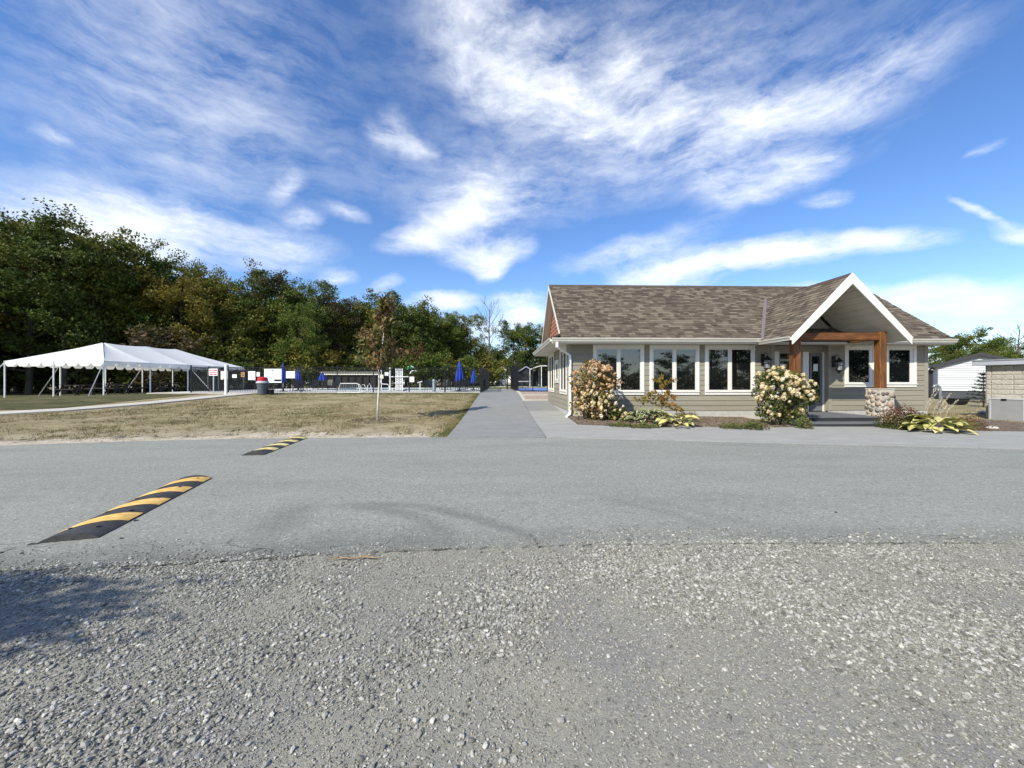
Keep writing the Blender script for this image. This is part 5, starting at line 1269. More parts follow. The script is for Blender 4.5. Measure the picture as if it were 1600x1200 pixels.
# barberry, red topped, and reddish low plant by the bin
def lowshrub(px, py, w, h, d, mat, label, seed, n=900, name='low_shrub', ls=.06):
    x, y = GP(px, py, .04); y += d * .6; g = np.random.default_rng(seed); t = thing(name, label, 'shrub', (x, y, bz(x, y))); q = g.normal(0, 1, (n, 3)); q /= np.linalg.norm(q, axis=1, keepdims=True); q *= g.random((n, 1)) ** .35
    q[:, 2] = np.abs(q[:, 2]); P = q * np.array((w / 2, d, h)) * (1 + .18 * np.sin(q[:, :1] * 9 + 1)); m = MB()
    for k in range(14): m.poly([(0, 0, -.03), tuple(P[k] * .9)], [.010, .004], 4, cap=False)
    m.obj('stems', M['bark'], t); V, F = leaf_arrays(P, ls, g, .5, .55)
    tint = np.clip(P[:, 2] / h * .9 + g.normal(0, .18, n), 0, 1); link('foliage', np_mesh('foliage', V, F, mat, np.repeat(tint, 4)), t)
M['barberry'] = leafmat('barberry_leaf', (.05, .085, .02), (.17, .055, .035), (.10, .10, .03), .6, .2, 3); M['redleaf'] = leafmat('red_leaf', (.10, .05, .03), (.22, .09, .06), (.13, .11, .04), .5, .2, 3); M['herb'] = leafmat('herb_leaf', (.05, .075, .02), (.15, .17, .05), (.18, .15, .05), .55, .2, 3)
lowshrub(1426, 671, 1.3, .66, .5, M['barberry'], 'low barberry with red top beside the stone pier', 1, 2600)
lowshrub(1455, 670, .6, .34, .4, M['herb'], 'small green mound between the barberry and the sprawling hosta', 5, 700)
lowshrub(1530, 672, .75, .40, .5, M['redleaf'], 'reddish low shrub right of the sprawling hosta near the grey bin', 2, 800)
lowshrub(1008, 670, .95, .12, .3, M['herb'], 'creeping green thyme along the walk edge below the sumac', 3, 900, 'ground_cover', .05)
lowshrub(972, 668, .85, .11, .25, M['herb'], 'creeping green thyme along the walk edge below the low hydrangea', 6, 700, 'ground_cover', .05)
lowshrub(1150, 671, .8, .17, .3, M['herb'], 'weedy green patch left of the cream hydrangea at the walk', 4, 650, 'ground_cover', .05)
lowshrub(1185, 672, .7, .25, .3, M['herb'], 'green foliage spilling at the foot of the cream hydrangea', 7, 700, 'ground_cover', .06)
lowshrub(1262, 670, .5, .32, .25, M['herb'], 'loose green perennial between the cream hydrangea and the steps', 8, 500, 'ground_cover', .06)
def rock(x, y, s, mat, label, seed, name='rock'):
    r = random.Random(seed); vs = [Vector(v) * (1 + r.uniform(-.2, .2)) for v in ico_v]; m = MB(); m.add([(v.x * s[0], v.y * s[1], v.z * s[2] + s[2] * .55) for v in vs], [tuple(f) for f in ico_f])
    o = m.obj(name, mat); o.location = (x, y, gz(x, y) - .02); props(o, label, 'rock'); md = o.modifiers.new('round', 'BEVEL'); md.width = s[2] * .25; md.segments = 2
M['pale_rock'] = surf('pale_rock', (.52, .49, .44), .85, .2, 10, bump=.6)
x, y = GP(1550, 671); rock(x, y, (.20, .15, .09), M['pale_rock'], 'flat pale rock right of the sprawling hosta', 1)
x, y = GP(1536, 645); rock(x, y, (.28, .2, .08), M['pale_rock'], 'low whitish rock in front of the grey bin corner', 2)
# stones and fallen leaves scattered over the beds
g = np.random.default_rng(14); n = 2600; X = g.uniform(2.9, 9.3, n); Yb = np.array([bedy(x) for x in X]); Y = Yb + .05 + (14.5 - Yb) * g.random(n); Z = np.array([gz(a, b) for a, b in zip(X, Y)]) + .05
V, F = leaf_arrays(np.stack([X, Y, Z], 1), .055, g, 2.0, .6); M['litter'] = leafmat('leaf_litter', (.12, .08, .045), (.34, .28, .20), (.20, .12, .06), .5, .0, 3)
link('bed_litter', np_mesh('bed_litter', V, F, M['litter'], np.repeat(g.random(n), 4)))['kind'] = 'stuff'

# ================================================================== speed bumps
M['rubber'] = surf('black_rubber', (.050, .050, .050), .75, .3, 14, bump=.4, bscale=90)
M['bump_yellow'] = surf('yellow_tape', (.70, .40, .085), .7, .18, 10, c2=(.80, .52, .17), bump=.3, bscale=90)
M['bump_pale'] = surf('faded_yellow_tape', (.66, .50, .16), .7, .2, 10, c2=(.74, .62, .28), bump=.3, bscale=90)
def speed_bump(c, d, hl, hw, H, label, ymat):
    root = thing('speed_bump', label, 'speed bump', (c[0], c[1], .012), math.atan2(d[1], d[0]) - math.pi / 2, 'striped rubber speed bumps on the road')
    K = 14
    def prof(t): return H * (1 - abs(t) ** 2.3)
    def surfpt(s, t, lift=0.0): return (t * hw, s, prof(t) + .008 + lift)
    m = MB(); n = 24; vs = []; fs = []
    for i in range(n + 1):
        s = -hl + 2 * hl * i / n; en = max(0, (abs(s) - hl + .05) / .05)
        for k in range(K + 1):
            t = -1 + 2 * k / K; p = surfpt(s, t); vs.append((p[0], p[1], p[2]))
    for i in range(n):
        for k in range(K): fs.append((i * (K + 1) + k, i * (K + 1) + k + 1, (i + 1) * (K + 1) + k + 1, (i + 1) * (K + 1) + k))
    b = len(vs)
    for s in (-hl, hl):
        for k in range(K + 1): vs.append((-hw + 2 * hw * k / K, s, -.004))
    fs.append(tuple(list(range(K + 1)) + list(range(b + K, b - 1, -1)))); o2 = n * (K + 1); fs.append(tuple(list(range(o2 + K, o2 - 1, -1)) + list(range(b + K + 1, b + 2 * K + 2))))
    fs.append((0, b, b + K + 1, o2)); fs.append((K, o2 + K, b + 2 * K + 1, b + K))
    m.add(vs, fs); m.obj('rubber_body', M['rubber'], root)
    step = 2 * hl / 8.6
    for q in range(4):                                      # slanting tape stripes lying on the arch
        s0 = -hl + step * (1.25 + 2 * q); m = MB(); vs = []; fs = []
        for j in range(7):
            for k in range(K + 1):
                t = -.97 + 1.94 * k / K; s = s0 + step * .92 * j / 6 + (t - .4) * step * .62; s = max(-hl + .004, min(hl - .004, s)); vs.append(surfpt(s, t, .0035))
        for j in range(6):
            for k in range(K): fs.append((j * (K + 1) + k, j * (K + 1) + k + 1, (j + 1) * (K + 1) + k + 1, (j + 1) * (K + 1) + k))
        m.add(vs, fs); m.obj('yellow_stripe', ymat, root)
    for q in range(5):
        for t in (-.45, .5):
            s = -hl + .18 + q * (2 * hl - .36) / 4; p = surfpt(s, t, .0); m = MB(); m.lathe([(.017, .0), (.017, .007), (.010, .009)], p, 8); m.obj('bolt', M['black_metal'], root)
speed_bump((-4.22, 4.71), (-.262, .965), 1.15, .215, .055, 'nearer black and yellow striped rubber speed bump on the grey road', M['bump_yellow'])
speed_bump((-5.02, 8.86), (-.13, .99), 1.17, .205, .055, 'farther faded speed bump at the edge of the dry lawn', M['bump_pale'])
# scraps on the road and the twig at its broken edge
def scrap(px, py, L, w, rz, label, name='rubber_scrap', mat='rubber'):
    x, y = GP(px, py, .012); m = MB(); m.hexa([(-L, -w, 0), (L, -w * .4, 0), (L * .8, w, 0), (-L * .7, w * .8, 0), (-L * .9, -w * .7, .012), (L * .8, -w * .2, .008), (L * .6, w * .6, .010), (-L * .5, w * .5, .014)])
    o = m.obj(name, M[mat]); o.location = (x, y, .0125); o.rotation_euler = (0, 0, rz); props(o, label, 'debris')
scrap(52, 851, .035, .012, .3, 'small black rubber scrap left of the nearer speed bump')
scrap(213, 814, .022, .010, .8, 'tiny black scrap beside the middle of the nearer speed bump')
scrap(190, 842, .014, .008, .1, 'tiny dark crumb below the near end of the nearer speed bump')
scrap(1306, 801, .02, .008, 0, 'dark speck lying alone on the road in front of the porch')
x, y = GP(558, 876, .0); rt = random.Random(4); m = MB(); pts = [(-.22, -.02, .02), (-.15, .012, .026), (-.06, -.006, .02), (.05, .018, .024), (.14, .004, .02), (.23, .028, .016)]
m.poly(pts, [.003, .007, .006, .006, .005, .003], 5)
for k in range(5):
    p = Vector(pts[k]); m.poly([p, p + Vector((rt.uniform(-.05, .07), rt.uniform(-.04, .04), .012))], [.003, .0015], 4)
M['twig'] = surf('dry_straw', (.30, .19, .09), .8, .2, 20); o = m.obj('twig', M['twig']); o.location = (x, y, .0); props(o, 'dry orange-brown twig lying at the broken road edge', 'twig')

# ================================================================== marquee
M['canvas'] = leafmat('white_canvas', (.90, .90, .89), (.90, .90, .89), transl=.32, rough=.5)
U = Vector((.115, .993, 0)).normalized(); Vp = Vector((-.993, .115, 0)); OB = Vector((-25.8, 25.75, 0)); LT, WT = 11.6, 7.3
tz = .62; EZ = 2.86; tent = thing('marquee', 'long white hip-roofed event marquee with scalloped valance', 'tent', (OB.x, OB.y, tz))
def tp_(a, w, z): return OB + U * a + Vp * w + Vector((0, 0, z))
def hp2(m, name, mat, smooth=False, parent=None): return m.obj(name, mat, parent or tent, True, smooth)
r1, r2, RZt = 2.8, 8.4, 4.33
# roof skin, sagging a little between the frame tubes
def panel(name, q):
    """q: corners (a,w,z) p00 p10 p11 p01 ; sagging grid"""
    P = [tp_(*c) for c in q]; n = 8; m = MB(); vs = []
    for j in range(n + 1):
        for i in range(n + 1):
            s, t = i / n, j / n; p = (P[0] * (1 - s) + P[1] * s) * (1 - t) + (P[3] * (1 - s) + P[2] * s) * t
            vs.append(p - Vector((0, 0, .10 * (4 * s * (1 - s)) * (1 - .3 * t) + .10 * 4 * t * (1 - t) * .8)))
    m.add(vs, [(j * (n + 1) + i, j * (n + 1) + i + 1, (j + 1) * (n + 1) + i + 1, (j + 1) * (n + 1) + i) for j in range(n) for i in range(n)]); return hp2(m, name, M['canvas'], True)
bays = [0, 2.95, 5.9, 8.8, LT]
def rz_at(a): return (a, WT / 2, RZt)
def clampa(a): return min(max(a, r1), r2)
for a, b in zip(bays[:-1], bays[1:]):
    for w in (0, WT):
        q = [(a, w, EZ), (b, w, EZ), (clampa(b), WT / 2, RZt), (clampa(a), WT / 2, RZt)]
        if w: q = [q[1], q[0], q[3], q[2]]
        panel('roof_panel', q)
for a, e in ((0, r1), (LT, r2)):
    for w0, w1 in ((0, WT / 2), (WT / 2, WT)):
        q = [(a, w1, EZ), (a, w0, EZ), (e, WT / 2, RZt), (e, WT / 2, RZt)]
        if a: q = [q[1], q[0], q[3], q[2]]
        panel('roof_panel', q)
def valance(p, q, n):
    p, q = Vector(p), Vector(q); m = MB(); vs = []; fs = []; k0 = 8
    for i in range(n * k0 + 1):
        s = i / (n * k0); f = (i % k0) / k0; dp = .13 + .24 * min(1, 1.35 * math.sin(math.pi * f) ** .8) if 0 < f < 1 else .13
        b = p.lerp(q, s); out = Vector((-(q - p).y, (q - p).x, 0)).normalized() * (.03 * math.sin(f * math.pi)); vs += [b + Vector((0, 0, .01)), b + out - Vector((0, 0, dp))]
    fs = [(2 * i, 2 * i + 1, 2 * i + 3, 2 * i + 2) for i in range(n * k0)]; m.add(vs, fs); hp2(m, 'valance', M['canvas'])
for a, b in zip(bays[:-1], bays[1:]): valance(tp_(a, 0, EZ), tp_(b, 0, EZ), 4); valance(tp_(a, WT, EZ), tp_(b, WT, EZ), 4)
for a in (0, LT):
    valance(tp_(a, 0, EZ), tp_(a, WT / 2, EZ), 4); valance(tp_(a, WT / 2, EZ), tp_(a, WT, EZ), 4)
for a in bays:
    for w in (0, WT):
        p = tp_(a, w, EZ); m = MB(); m.poly([(p.x, p.y, gz(p.x, p.y)), p], .042, 8); hp2(m, 'pole', M['white_metal'])
for a in (0, LT):
    p = tp_(a, WT / 2, EZ); m = MB(); m.poly([(p.x, p.y, gz(p.x, p.y)), p], .042, 8); hp2(m, 'pole', M['white_metal'])
m = MB()
for a, b in zip(bays[:-1], bays[1:]):
    for w in (0, WT): m.poly([tp_(a, w, EZ - .05), tp_(b, w, EZ - .05)], .03, 6)
m.poly([tp_(r1, WT / 2, RZt - .1), tp_(r2, WT / 2, RZt - .1)], .03, 6)
for a, w, e in ((0, 0, r1), (0, WT, r1), (LT, 0, r2), (LT, WT, r2)): m.poly([tp_(a, w, EZ - .05), tp_(e, WT / 2, RZt - .12)], .03, 6)
hp2(m, 'roof_frame', M['white_metal'])
for a, w, dx, dy in ((0, 0, -.35, -.6), (5.9, 0, 1.7, .2), (LT, 0, 1.6, .6), (0, WT, -1.6, -.6), (2.95, WT, -1.6, 0), (8.8, WT, -1.6, 0)):
    p = tp_(a, w, EZ - .1); g0 = Vector((p.x + dx, p.y + dy, gz(p.x + dx, p.y + dy))); m = MB(); m.poly([p, p.lerp(g0, .72), g0], [.03, .03, .035], 4); st = hp2(m, 'guy_strap', M['white_metal'])
    m = MB(); m.poly([g0 + Vector((0, 0, -.1)), g0 + Vector((0, 0, .16))], .02, 6); hp2(m, 'stake', M['black_metal'], parent=st)
# picnic tables under the marquee
M['weathered'] = surf('weathered_dark_wood', (.055, .045, .038), .85, .25, 5, stretch=(.5, 4, 4))
def picnic(loc, rz, label):
    t = thing('picnic_table', label, 'picnic table', loc, rz, 'picnic tables under the marquee')
    for k in range(5): m = MB(); m.box((-.9, -.38 + k * .155, .72), (.9, -.235 + k * .155, .755)); m.obj('top_plank', M['weathered'], t)
    for s in (-1, 1):
        m = MB(); m.box((-.9, s * .72 - .13, .42), (.9, s * .72 + .13, .455)); m.obj('bench', M['weathered'], t)
    for x in (-.68, .68):
        for s in (-1, 1): m = MB(); m.hexa([(x, s * .62 - .05, 0), (x + .04, s * .62 - .05, 0), (x + .04, s * .62 + .05, 0), (x, s * .62 + .05, 0), (x, s * .26 - .05, .72), (x + .04, s * .26 - .05, .72), (x + .04, s * .26 + .05, .72), (x, s * .26 + .05, .72)]); m.obj('leg', M['weathered'], t)
        m = MB(); m.box((x + .041, -.82, .36), (x + .08, .82, .419)); m.obj('brace', M['weathered'], t)
    return t
base = None; pics = []
for i, (a, w, rot) in enumerate(((2.0, 2.0, .1), (2.2, 5.0, -.1), (5.2, 1.8, .05), (5.0, 4.8, 0), (8.0, 2.0, -.05), (8.2, 5.2, .1), (10.4, 2.2, 0), (4.0, 7.4, .08), (7.4, 7.6, 0))):
    p = tp_(a, w, 0); loc = (p.x, p.y, gz(p.x, p.y) - .0)
    if base is None: o = base = picnic(loc, rot, 'dark picnic table in the shade under the white marquee')
    else: o = dup(base); o.location = loc; o.rotation_euler = (0, 0, rot)
    pics.append((p.x / p.y, o))
pics.sort(key=lambda q: q[0])
for (_, o), w_ in zip(pics, ('leftmost', 'second from left', 'third from left', 'fourth from left', 'middle', 'fourth from right', 'third from right', 'second from right', 'rightmost')): o['label'] = '%s of nine dark picnic tables under the white marquee' % w_

# ================================================================== pool fence, signs
M['fence'] = surf('black_aluminium', (.010, .010, .012), .4, .1, 4)
def fence(pts, H, label, sp=2.4, picket=.115, name='pool_fence', rails=(.15, None, None)):
    a0 = pts[0]; t = thing(name, label, 'fence', (a0[0], a0[1], gz(*a0))); pk = MB(); rl = MB()
    for p, q in zip(pts[:-1], pts[1:]):
        L = math.hypot(q[0] - p[0], q[1] - p[1]); n = max(1, round(L / sp)); ang = math.atan2(q[1] - p[1], q[0] - p[0])
        def pt(s): x, y = p[0] + (q[0] - p[0]) * s, p[1] + (q[1] - p[1]) * s; return x, y, gz(x, y)
        for k in range(n + 1):
            x, y, z = pt(k / n); m = MB(); m.cbox((x, y, z + H / 2 + .03), (.065, .065, H + .1), rz=ang); m.cbox((x, y, z + H + .1), (.08, .08, .04), rz=ang); hp_ = m.obj('post', M['fence'], t, True)
        for k in range(n):
            A_, B__ = pt(k / n), pt((k + 1) / n)
            for hh in (.14, H - .22, H - .06):
                m = MB(); m.poly([(A_[0], A_[1], A_[2] + hh), (B__[0], B__[1], B__[2] + hh)], .019, 4); m.obj('rail', M['fence'], t, True)
        np_ = int(L / picket)
        for k in range(np_):
            x, y, z = pt((k + .5) / np_); pk.cbox((x, y, z + H / 2 + .03), (.017, .017, H - .06), rz=ang)
    o = pk.obj('pickets', M['fence'], t, True); o['kind'] = 'stuff'; return t
fence([(-26.0, 46.5), (-21.6, 27.45), (PL - .05, 27.45)], 1.83, 'long black picket fence around the pool')
fence([(PL - .05, 27.5), (PL - .05, 47)], 1.83, 'black picket fence along the left side of the walk', picket=.10)
fence([(1.32, 30.2), (1.1, 44)], 2.25, 'tall black fence along the right side of the walk', picket=.09)
# wire court fence to the right
t = thing('court_fence', 'tall thin black mesh fence in front of the blue court', 'fence', (1.32, 30.1, gz(1.32, 30.1)))
for k in range(6):
    x = 1.32 + k * 1.15; m = MB(); m.poly([(x, 30.1, gz(x, 30.1)), (x, 30.1, gz(x, 30.1) + 2.3)], .035, 6); m.obj('post', M['fence'], t, True)
for hh in (.08, 1.15, 2.27):
    m = MB(); m.poly([(1.32, 30.1, gz(1.32, 30.1) + hh), (4.2, 30.1, gz(4.2, 30.1) + hh), (7.07, 30.1, gz(7.07, 30.1) + hh)], .02, 4); m.obj('rail', M['fence'], t, True)
m = MB()
for k in range(62):
    x = 1.32 + k * .093; m.poly([(x, 30.1, gz(x, 30.1) + .05), (x, 30.1, gz(x, 30.1) + 2.25)], .003, 3, cap=False)
o = m.obj('mesh_wires', M['fence'], t, True); o['kind'] = 'stuff'
# double gate standing open between the two fences
t = thing('gate', 'black gate leaf standing open at the end of the walk', 'gate', (.62, 39.0, gz(.6, 39)))
for y in (39.0, 40.4): m = MB(); m.box((.56, y - .05, gz(.6, y)), (.68, y + .05, gz(.6, y) + 2.35)); m.obj('post', M['fence'], t, True)
m = MB()
for k in range(13): y = 39.06 + k * .105; m.cbox((.62, y, gz(.6, y) + 1.15), (.02, .02, 2.1))
o = m.obj('bars', M['fence'], t, True); o['kind'] = 'stuff'
m = MB(); g_ = gz(.6, 39.7)
for hh in (.15, 1.1, 2.2): m.box((.60, 39.05, g_ + hh), (.64, 40.35, g_ + hh + .05))
m.obj('rail', M['fence'], t, True)

M['sign_white'] = surf('sign_white', (.80, .80, .79), .5, .02, 3); M['sign_cream'] = surf('sign_cream', (.74, .70, .58), .5, .03, 3); M['sign_orange'] = surf('sign_orange', (.40, .22, .09), .6, .2, 12)
M['ink'] = surf('ink', (.02, .02, .02), .6, 0, 3); M['ink_red'] = surf('ink_red', (.55, .03, .04), .6, 0, 3); M['ink_pink'] = surf('ink_pink', (.62, .18, .20), .6, 0, 3); M['ink_grey'] = surf('ink_grey', (.40, .40, .40), .6, 0, 3)
def sign(px0, px1, py0, py1, Y, mat, label, marks=(), post=False, name='sign'):
    x0, x1 = PX(px0, Y), PX(px1, Y); xm = (x0 + x1) / 2; z0, z1 = PZ(py1, xm, Y), PZ(py0, xm, Y)
    t = thing(name, label, 'sign', (xm, Y, z0), 0, None); m = MB(); m.box((x0, Y - .012, z0), (x1, Y, z1)); m.obj('panel', M[mat], t, True)
    if post: m = MB(); g_ = gz(xm, Y); m.box((xm - .03, Y + .003, g_ - .1), (xm + .03, Y + .05, z1 - .05)); m.obj('post', M['galv'], t, True)
    for (u0, u1, v0, v1, mk) in marks:                        # flat print, fractions of the panel
        m = MB(); m.box((x0 + (x1 - x0) * u0, Y - .0145, z0 + (z1 - z0) * v0), (x0 + (x1 - x0) * u1, Y - .0125, z0 + (z1 - z0) * v1)); m.obj('print', M[mk], t, True)
    return t
FY = 27.40
sign(326.5, 340, 576, 587, FY - .6, 'sign_white', 'white sign with red print on its own post under the marquee edge', [(.08, .26, .68, .86, 'ink_red'), (.32, .42, .68, .86, 'ink_red'), (.52, .92, .68, .86, 'ink_red'), (.08, .92, .40, .56, 'ink_pink'), (.10, .48, .12, .28, 'ink_red'), (.54, .90, .12, .28, 'ink_red')], True)
sign(345, 356, 580, 593, FY, 'sign_cream', 'cream board on the fence half behind the tall white lamp pole')
sign(363, 370, 585, 590.4, FY, 'sign_white', 'smallest white plate on the fence, left of the orange one', [(.2, .55, .4, .6, 'ink_grey')])
sign(376.5, 382.5, 581.5, 589, FY, 'sign_orange', 'small orange-brown plate on the black fence', [(.15, .85, .3, .45, 'ink'), (.15, .7, .6, .7, 'ink')])
sign(388, 399, 580, 593.7, FY, 'sign_white', 'upright white notice board left of the waste bin')
sign(401, 406, 581.5, 588.3, FY, 'sign_white', 'small upright white plate between the notice board and the waste bin')
sign(413, 440, 576.3, 598, FY, 'sign_white', 'largest white board on the fence, faint heading and red and black logo', [(.10, .28, .85, .90, 'ink_grey'), (.32, .40, .84, .91, 'ink_grey'), (.44, .52, .84, .91, 'ink'), (.55, .63, .85, .90, 'ink_grey'), (.67, .78, .85, .90, 'ink_grey'), (.58, .99, .10, .24, 'ink'), (.60, .70, .135, .205, 'ink_red'), (.72, .96, .15, .19, 'sign_white')])
sign(447, 461, 580, 591, FY, 'sign_white', 'wide white board between the two folded blue umbrellas')
sign(640, 647.2, 588.6, 597, FY, 'sign_white', 'white square board on the fence below the green spray arch')
sign(601, 607.5, 581.5, 587, 31.5, 'sign_white', 'small white plate beside the globe lamp behind the sapling')
sign(593, 599, 585.5, 591.5, 31.2, 'sign_cream', 'pale plate hanging right behind the sapling trunk')
# white lamp pole by the marquee
x = PX(353, 26.2); g_ = gz(x, 26.2); t = thing('lamp_pole', 'white pole with a small dark floodlight at the path', 'lamp', (x, 26.2, g_)); m = MB(); m.box((-.06, -.06, -.1), (.06, .06, 1.95)); m.obj('pole', M['white_metal'], t)
m = MB(); m.box((-.35, -.06, 1.62), (-.07, .06, 1.70)); m.box((-.36, -.12, 1.60), (-.22, .10, 1.74)); m.obj('floodlight', M['black_metal'], t)

# ------------------------------------------------------------------ waste bin and tub
M['bin_grey'] = surf('bin_grey', (.075, .088, .105), .6, .12, 5); M['lid_red'] = surf('lid_red', (.50, .02, .03), .4, .08, 4); M['lid_grey'] = surf('lid_grey', (.36, .37, .40), .5, .08, 4)
x, y = PX(410.5, 25.4), 25.4; t = thing('waste_bin', 'round grey waste bin with red domed lid', 'waste bin', (x, y, gz(x, y) + .02))
m = MB(); m.lathe([(.27, 0), (.29, .03), (.33, .68), (.35, .70), (.35, .73)], n=20); b_ = m.obj('body', M['bin_grey'], t, smooth=False)
for k in range(3): m = MB(); m.lathe([(.283 + k * .018, .16 + k * .18), (.30 + k * .018, .175 + k * .18), (.30 + k * .018, .195 + k * .18), (.287 + k * .018, .21 + k * .18)], n=20); m.obj('rib', M['bin_grey'], b_)
m = MB(); m.lathe([(.385, .72), (.385, .75), (.33, .84), (.30, .86)], n=20); m.obj('rim', M['lid_grey'], t)
m = MB(); m.lathe([(.30, .845), (.29, 1.05), (.24, 1.10), (.10, 1.13), (.02, 1.135)], n=20); m.obj('lid', M['lid_red'], t)
x = PX(423, 25.6); t = thing('tub', 'low black tub standing beside the waste bin', 'tub', (x, 25.6, gz(x, 25.6) + .02)); m = MB(); m.lathe([(.19, 0), (.215, .26), (.23, .27), (.23, .30), (.20, .30), (.18, .04)], n=16); m.obj('body', M['black_metal'], t); m = MB(); m.poly([(-.22, 0, .28), (-.12, 0, .36), (.12, 0, .36), (.22, 0, .28)], .008, 5); m.obj('handle', M['black_metal'], t)

# ------------------------------------------------------------------ bike rack
Y = 26.5; x0, x1 = PX(527, Y), PX(565, Y); g_ = gz(x0, Y) + .03
t = thing('bike_rack', 'white tubular bicycle rack against the pool fence', 'bike rack', ((x0 + x1) / 2, Y, g_)); w = (x1 - x0) / 2
m = MB(); m.poly([(-w, 0, .02), (-w + .22, 0, .66), (w - .32, 0, .66), (w - .22, 0, .60), (w - .08, 0, .02)], .024, 7); m.poly([(w - .34, .05, .66), (w - .14, .05, .58), (w + .02, .05, .03)], .022, 7); m.poly([(-w, 0, .03), (w - .08, 0, .03)], .02, 6); m.obj('frame', M['white_metal'], t)
for k in range(9): xx = -w + .28 + k * (2 * w - .62) / 8; m = MB(); m.poly([(xx, 0, .03), (xx, 0, .65)], .009, 5); m.obj('bar', M['galv'], t)

# ------------------------------------------------------------------ things on the pool terrace
M['blue_canvas'] = surf('blue_canvas', (.012, .045, .36), .75, .2, 5)
def umbrella(px, Y, top, L, r, label):
    x = PX(px, Y); g_ = gz(x, Y) + .03; H = PZ(top, x, Y) - g_; t = thing('folded_umbrella', label, 'umbrella', (x, Y, g_), tr_.random() * 6, 'folded blue umbrellas around the pool')
    m = MB(); m.poly([(0, 0, 0), (0, 0, H - .03)], .022, 7); m.obj('pole', M['galv'], t); m = MB(); m.lathe([(.26, 0), (.26, .06), (.05, .08), (.05, .30)], n=14); m.obj('base', M['black_metal'], t)
    m = MB(); n = 16; vs = []; fs = []; rows = 9
    for i in range(rows):
        s = i / (rows - 1); rad = r * (.10 + .9 * (s ** .8)) * (1 - .25 * max(0, s - .8) / .2)
        for k in range(n): a = 2 * math.pi * k / n; q = rad * (1 + (.22 if k % 2 else -.18) * min(1, s * 2)); vs.append((q * math.cos(a), q * math.sin(a), H - .04 - L * s))
    for i in range(rows - 1):
        for k in range(n): fs.append((i * n + k, i * n + (k + 1) % n, (i + 1) * n + (k + 1) % n, (i + 1) * n + k))
    m.add(vs, fs); m.obj('canopy', M['blue_canvas'], t); m = MB(); m.lathe([(.012, 0), (.03, .03), (.012, .07)], (0, 0, H - .05), 8); m.obj('finial', M['black_metal'], t)
umbrella(718, 29.6, 564, 1.5, .33, 'largest folded blue umbrella, standing near the walk'); umbrella(740, 36, 576, 1.35, .25, 'folded blue umbrella just right of the largest one'); umbrella(442.5, 30, 566, 1.5, .19, 'slim folded blue umbrella rising behind the largest white board')
umbrella(465.5, 32, 574, 1.35, .23, 'folded blue umbrella right of the wide white board'); umbrella(503.5, 36, 581, .75, .34, 'short folded blue umbrella at the left end of the low pavilion')
def furniture(px, Y, label, seed):
    x = PX(px, Y); t = thing('patio_table', label, 'table', (x, Y, gz(x, Y) + .03), 0, 'dark patio tables by the pool'); m = MB(); m.lathe([(.52, .70), (.54, .72), (.52, .735)], n=18); m.obj('table_top', M['dark_frame'], t)
    for k in range(4): a = k * 1.571 + .6; m = MB(); m.poly([(.12 * math.cos(a), .12 * math.sin(a), .70), (.42 * math.cos(a), .42 * math.sin(a), 0)], .018, 5); m.obj('leg', M['dark_frame'], t)
CH = None
def chair(x, y, rz, label, group):
    global CH
    z = gz(x, y) + .03
    if CH is None:
        t = CH = thing('patio_chair', label, 'chair', (x, y, z), rz, group); m = MB(); m.box((-.24, -.24, .40), (.24, .24, .44)); m.obj('seat', M['dark_frame'], t)
        m = MB(); m.hexa([(-.24, .22, .44), (.24, .22, .44), (.24, .25, .44), (-.24, .25, .44), (-.23, .36, .92), (.23, .36, .92), (.23, .39, .92), (-.23, .39, .92)]); m.obj('backrest', M['dark_frame'], t)
        for sx in (-1, 1):
            for sy in (-1, 1): m = MB(); m.poly([(sx * .22, sy * .22, .40), (sx * .25, sy * .26, 0)], .014, 5); m.obj('leg', M['dark_frame'], t)
            m = MB(); m.poly([(sx * .25, -.22, .42), (sx * .27, -.22, .63), (sx * .26, .28, .65)], .014, 5); m.obj('armrest', M['dark_frame'], t)
    else: t = dup(CH); t.location = (x, y, z); t.rotation_euler = (0, 0, rz); t['label'] = label; t['group'] = group
for i, (px, Y, lb) in enumerate(((718, 29.6, 'dark patio table under the largest folded umbrella'), (742, 32.5, 'dark patio table nearest the walk'), (684, 33, 'dark patio table behind the grey bollard on the terrace'), (505, 33.5, 'dark patio table at the left end of the low pavilion'), (466, 31, 'dark patio table behind the wide white board'))):
    furniture(px, Y, lb, i); x = PX(px, Y)
    where = ('round the table of the largest umbrella', 'round the table nearest the walk', 'round the table behind the grey bollard', 'round the table at the left end of the low pavilion', 'round the table behind the wide white board')[i]
    for k in range(4):
        a = k * 1.571 + .4 * i + .3; chair(x + .85 * math.cos(a), Y + .85 * math.sin(a), a - 1.571, 'dark patio chair ' + where, 'dark patio chairs ' + where)
# water tower: two perforated white columns with spouts
Y = 30.4; x = PX(624, Y); g_ = gz(x, Y) + .03; t = thing('splash_tower', 'white twin-column water play tower with pierced blocks', 'water toy', (x, Y, g_)); dw = (PX(629.5, Y) - PX(618.5, Y)) / 2; Ht = PZ(576, x, Y) - g_
for s in (-1, 1):
    nblk = 12; hb = Ht / nblk
    for k in range(nblk):
        m = MB(); w = .12; cxx = s * (dw - w)
        m.box((cxx - w, -.1, k * hb), (cxx - w * .42, .1, (k + 1) * hb)); m.box((cxx + w * .42, -.1, k * hb), (cxx + w, .1, (k + 1) * hb)); m.box((cxx - w * .419, -.1, k * hb), (cxx + w * .419, .1, k * hb + hb * .45)); m.obj('pierced_block', M['white_metal'], t)
for hh, L in ((Ht * .64, .75), (Ht * .36, .45)): m = MB(); m.poly([(-L, -.12, hh), (L, -.12, hh)], .035, 7); m.obj('spout_bar', M['white_metal'], t)
m = MB()
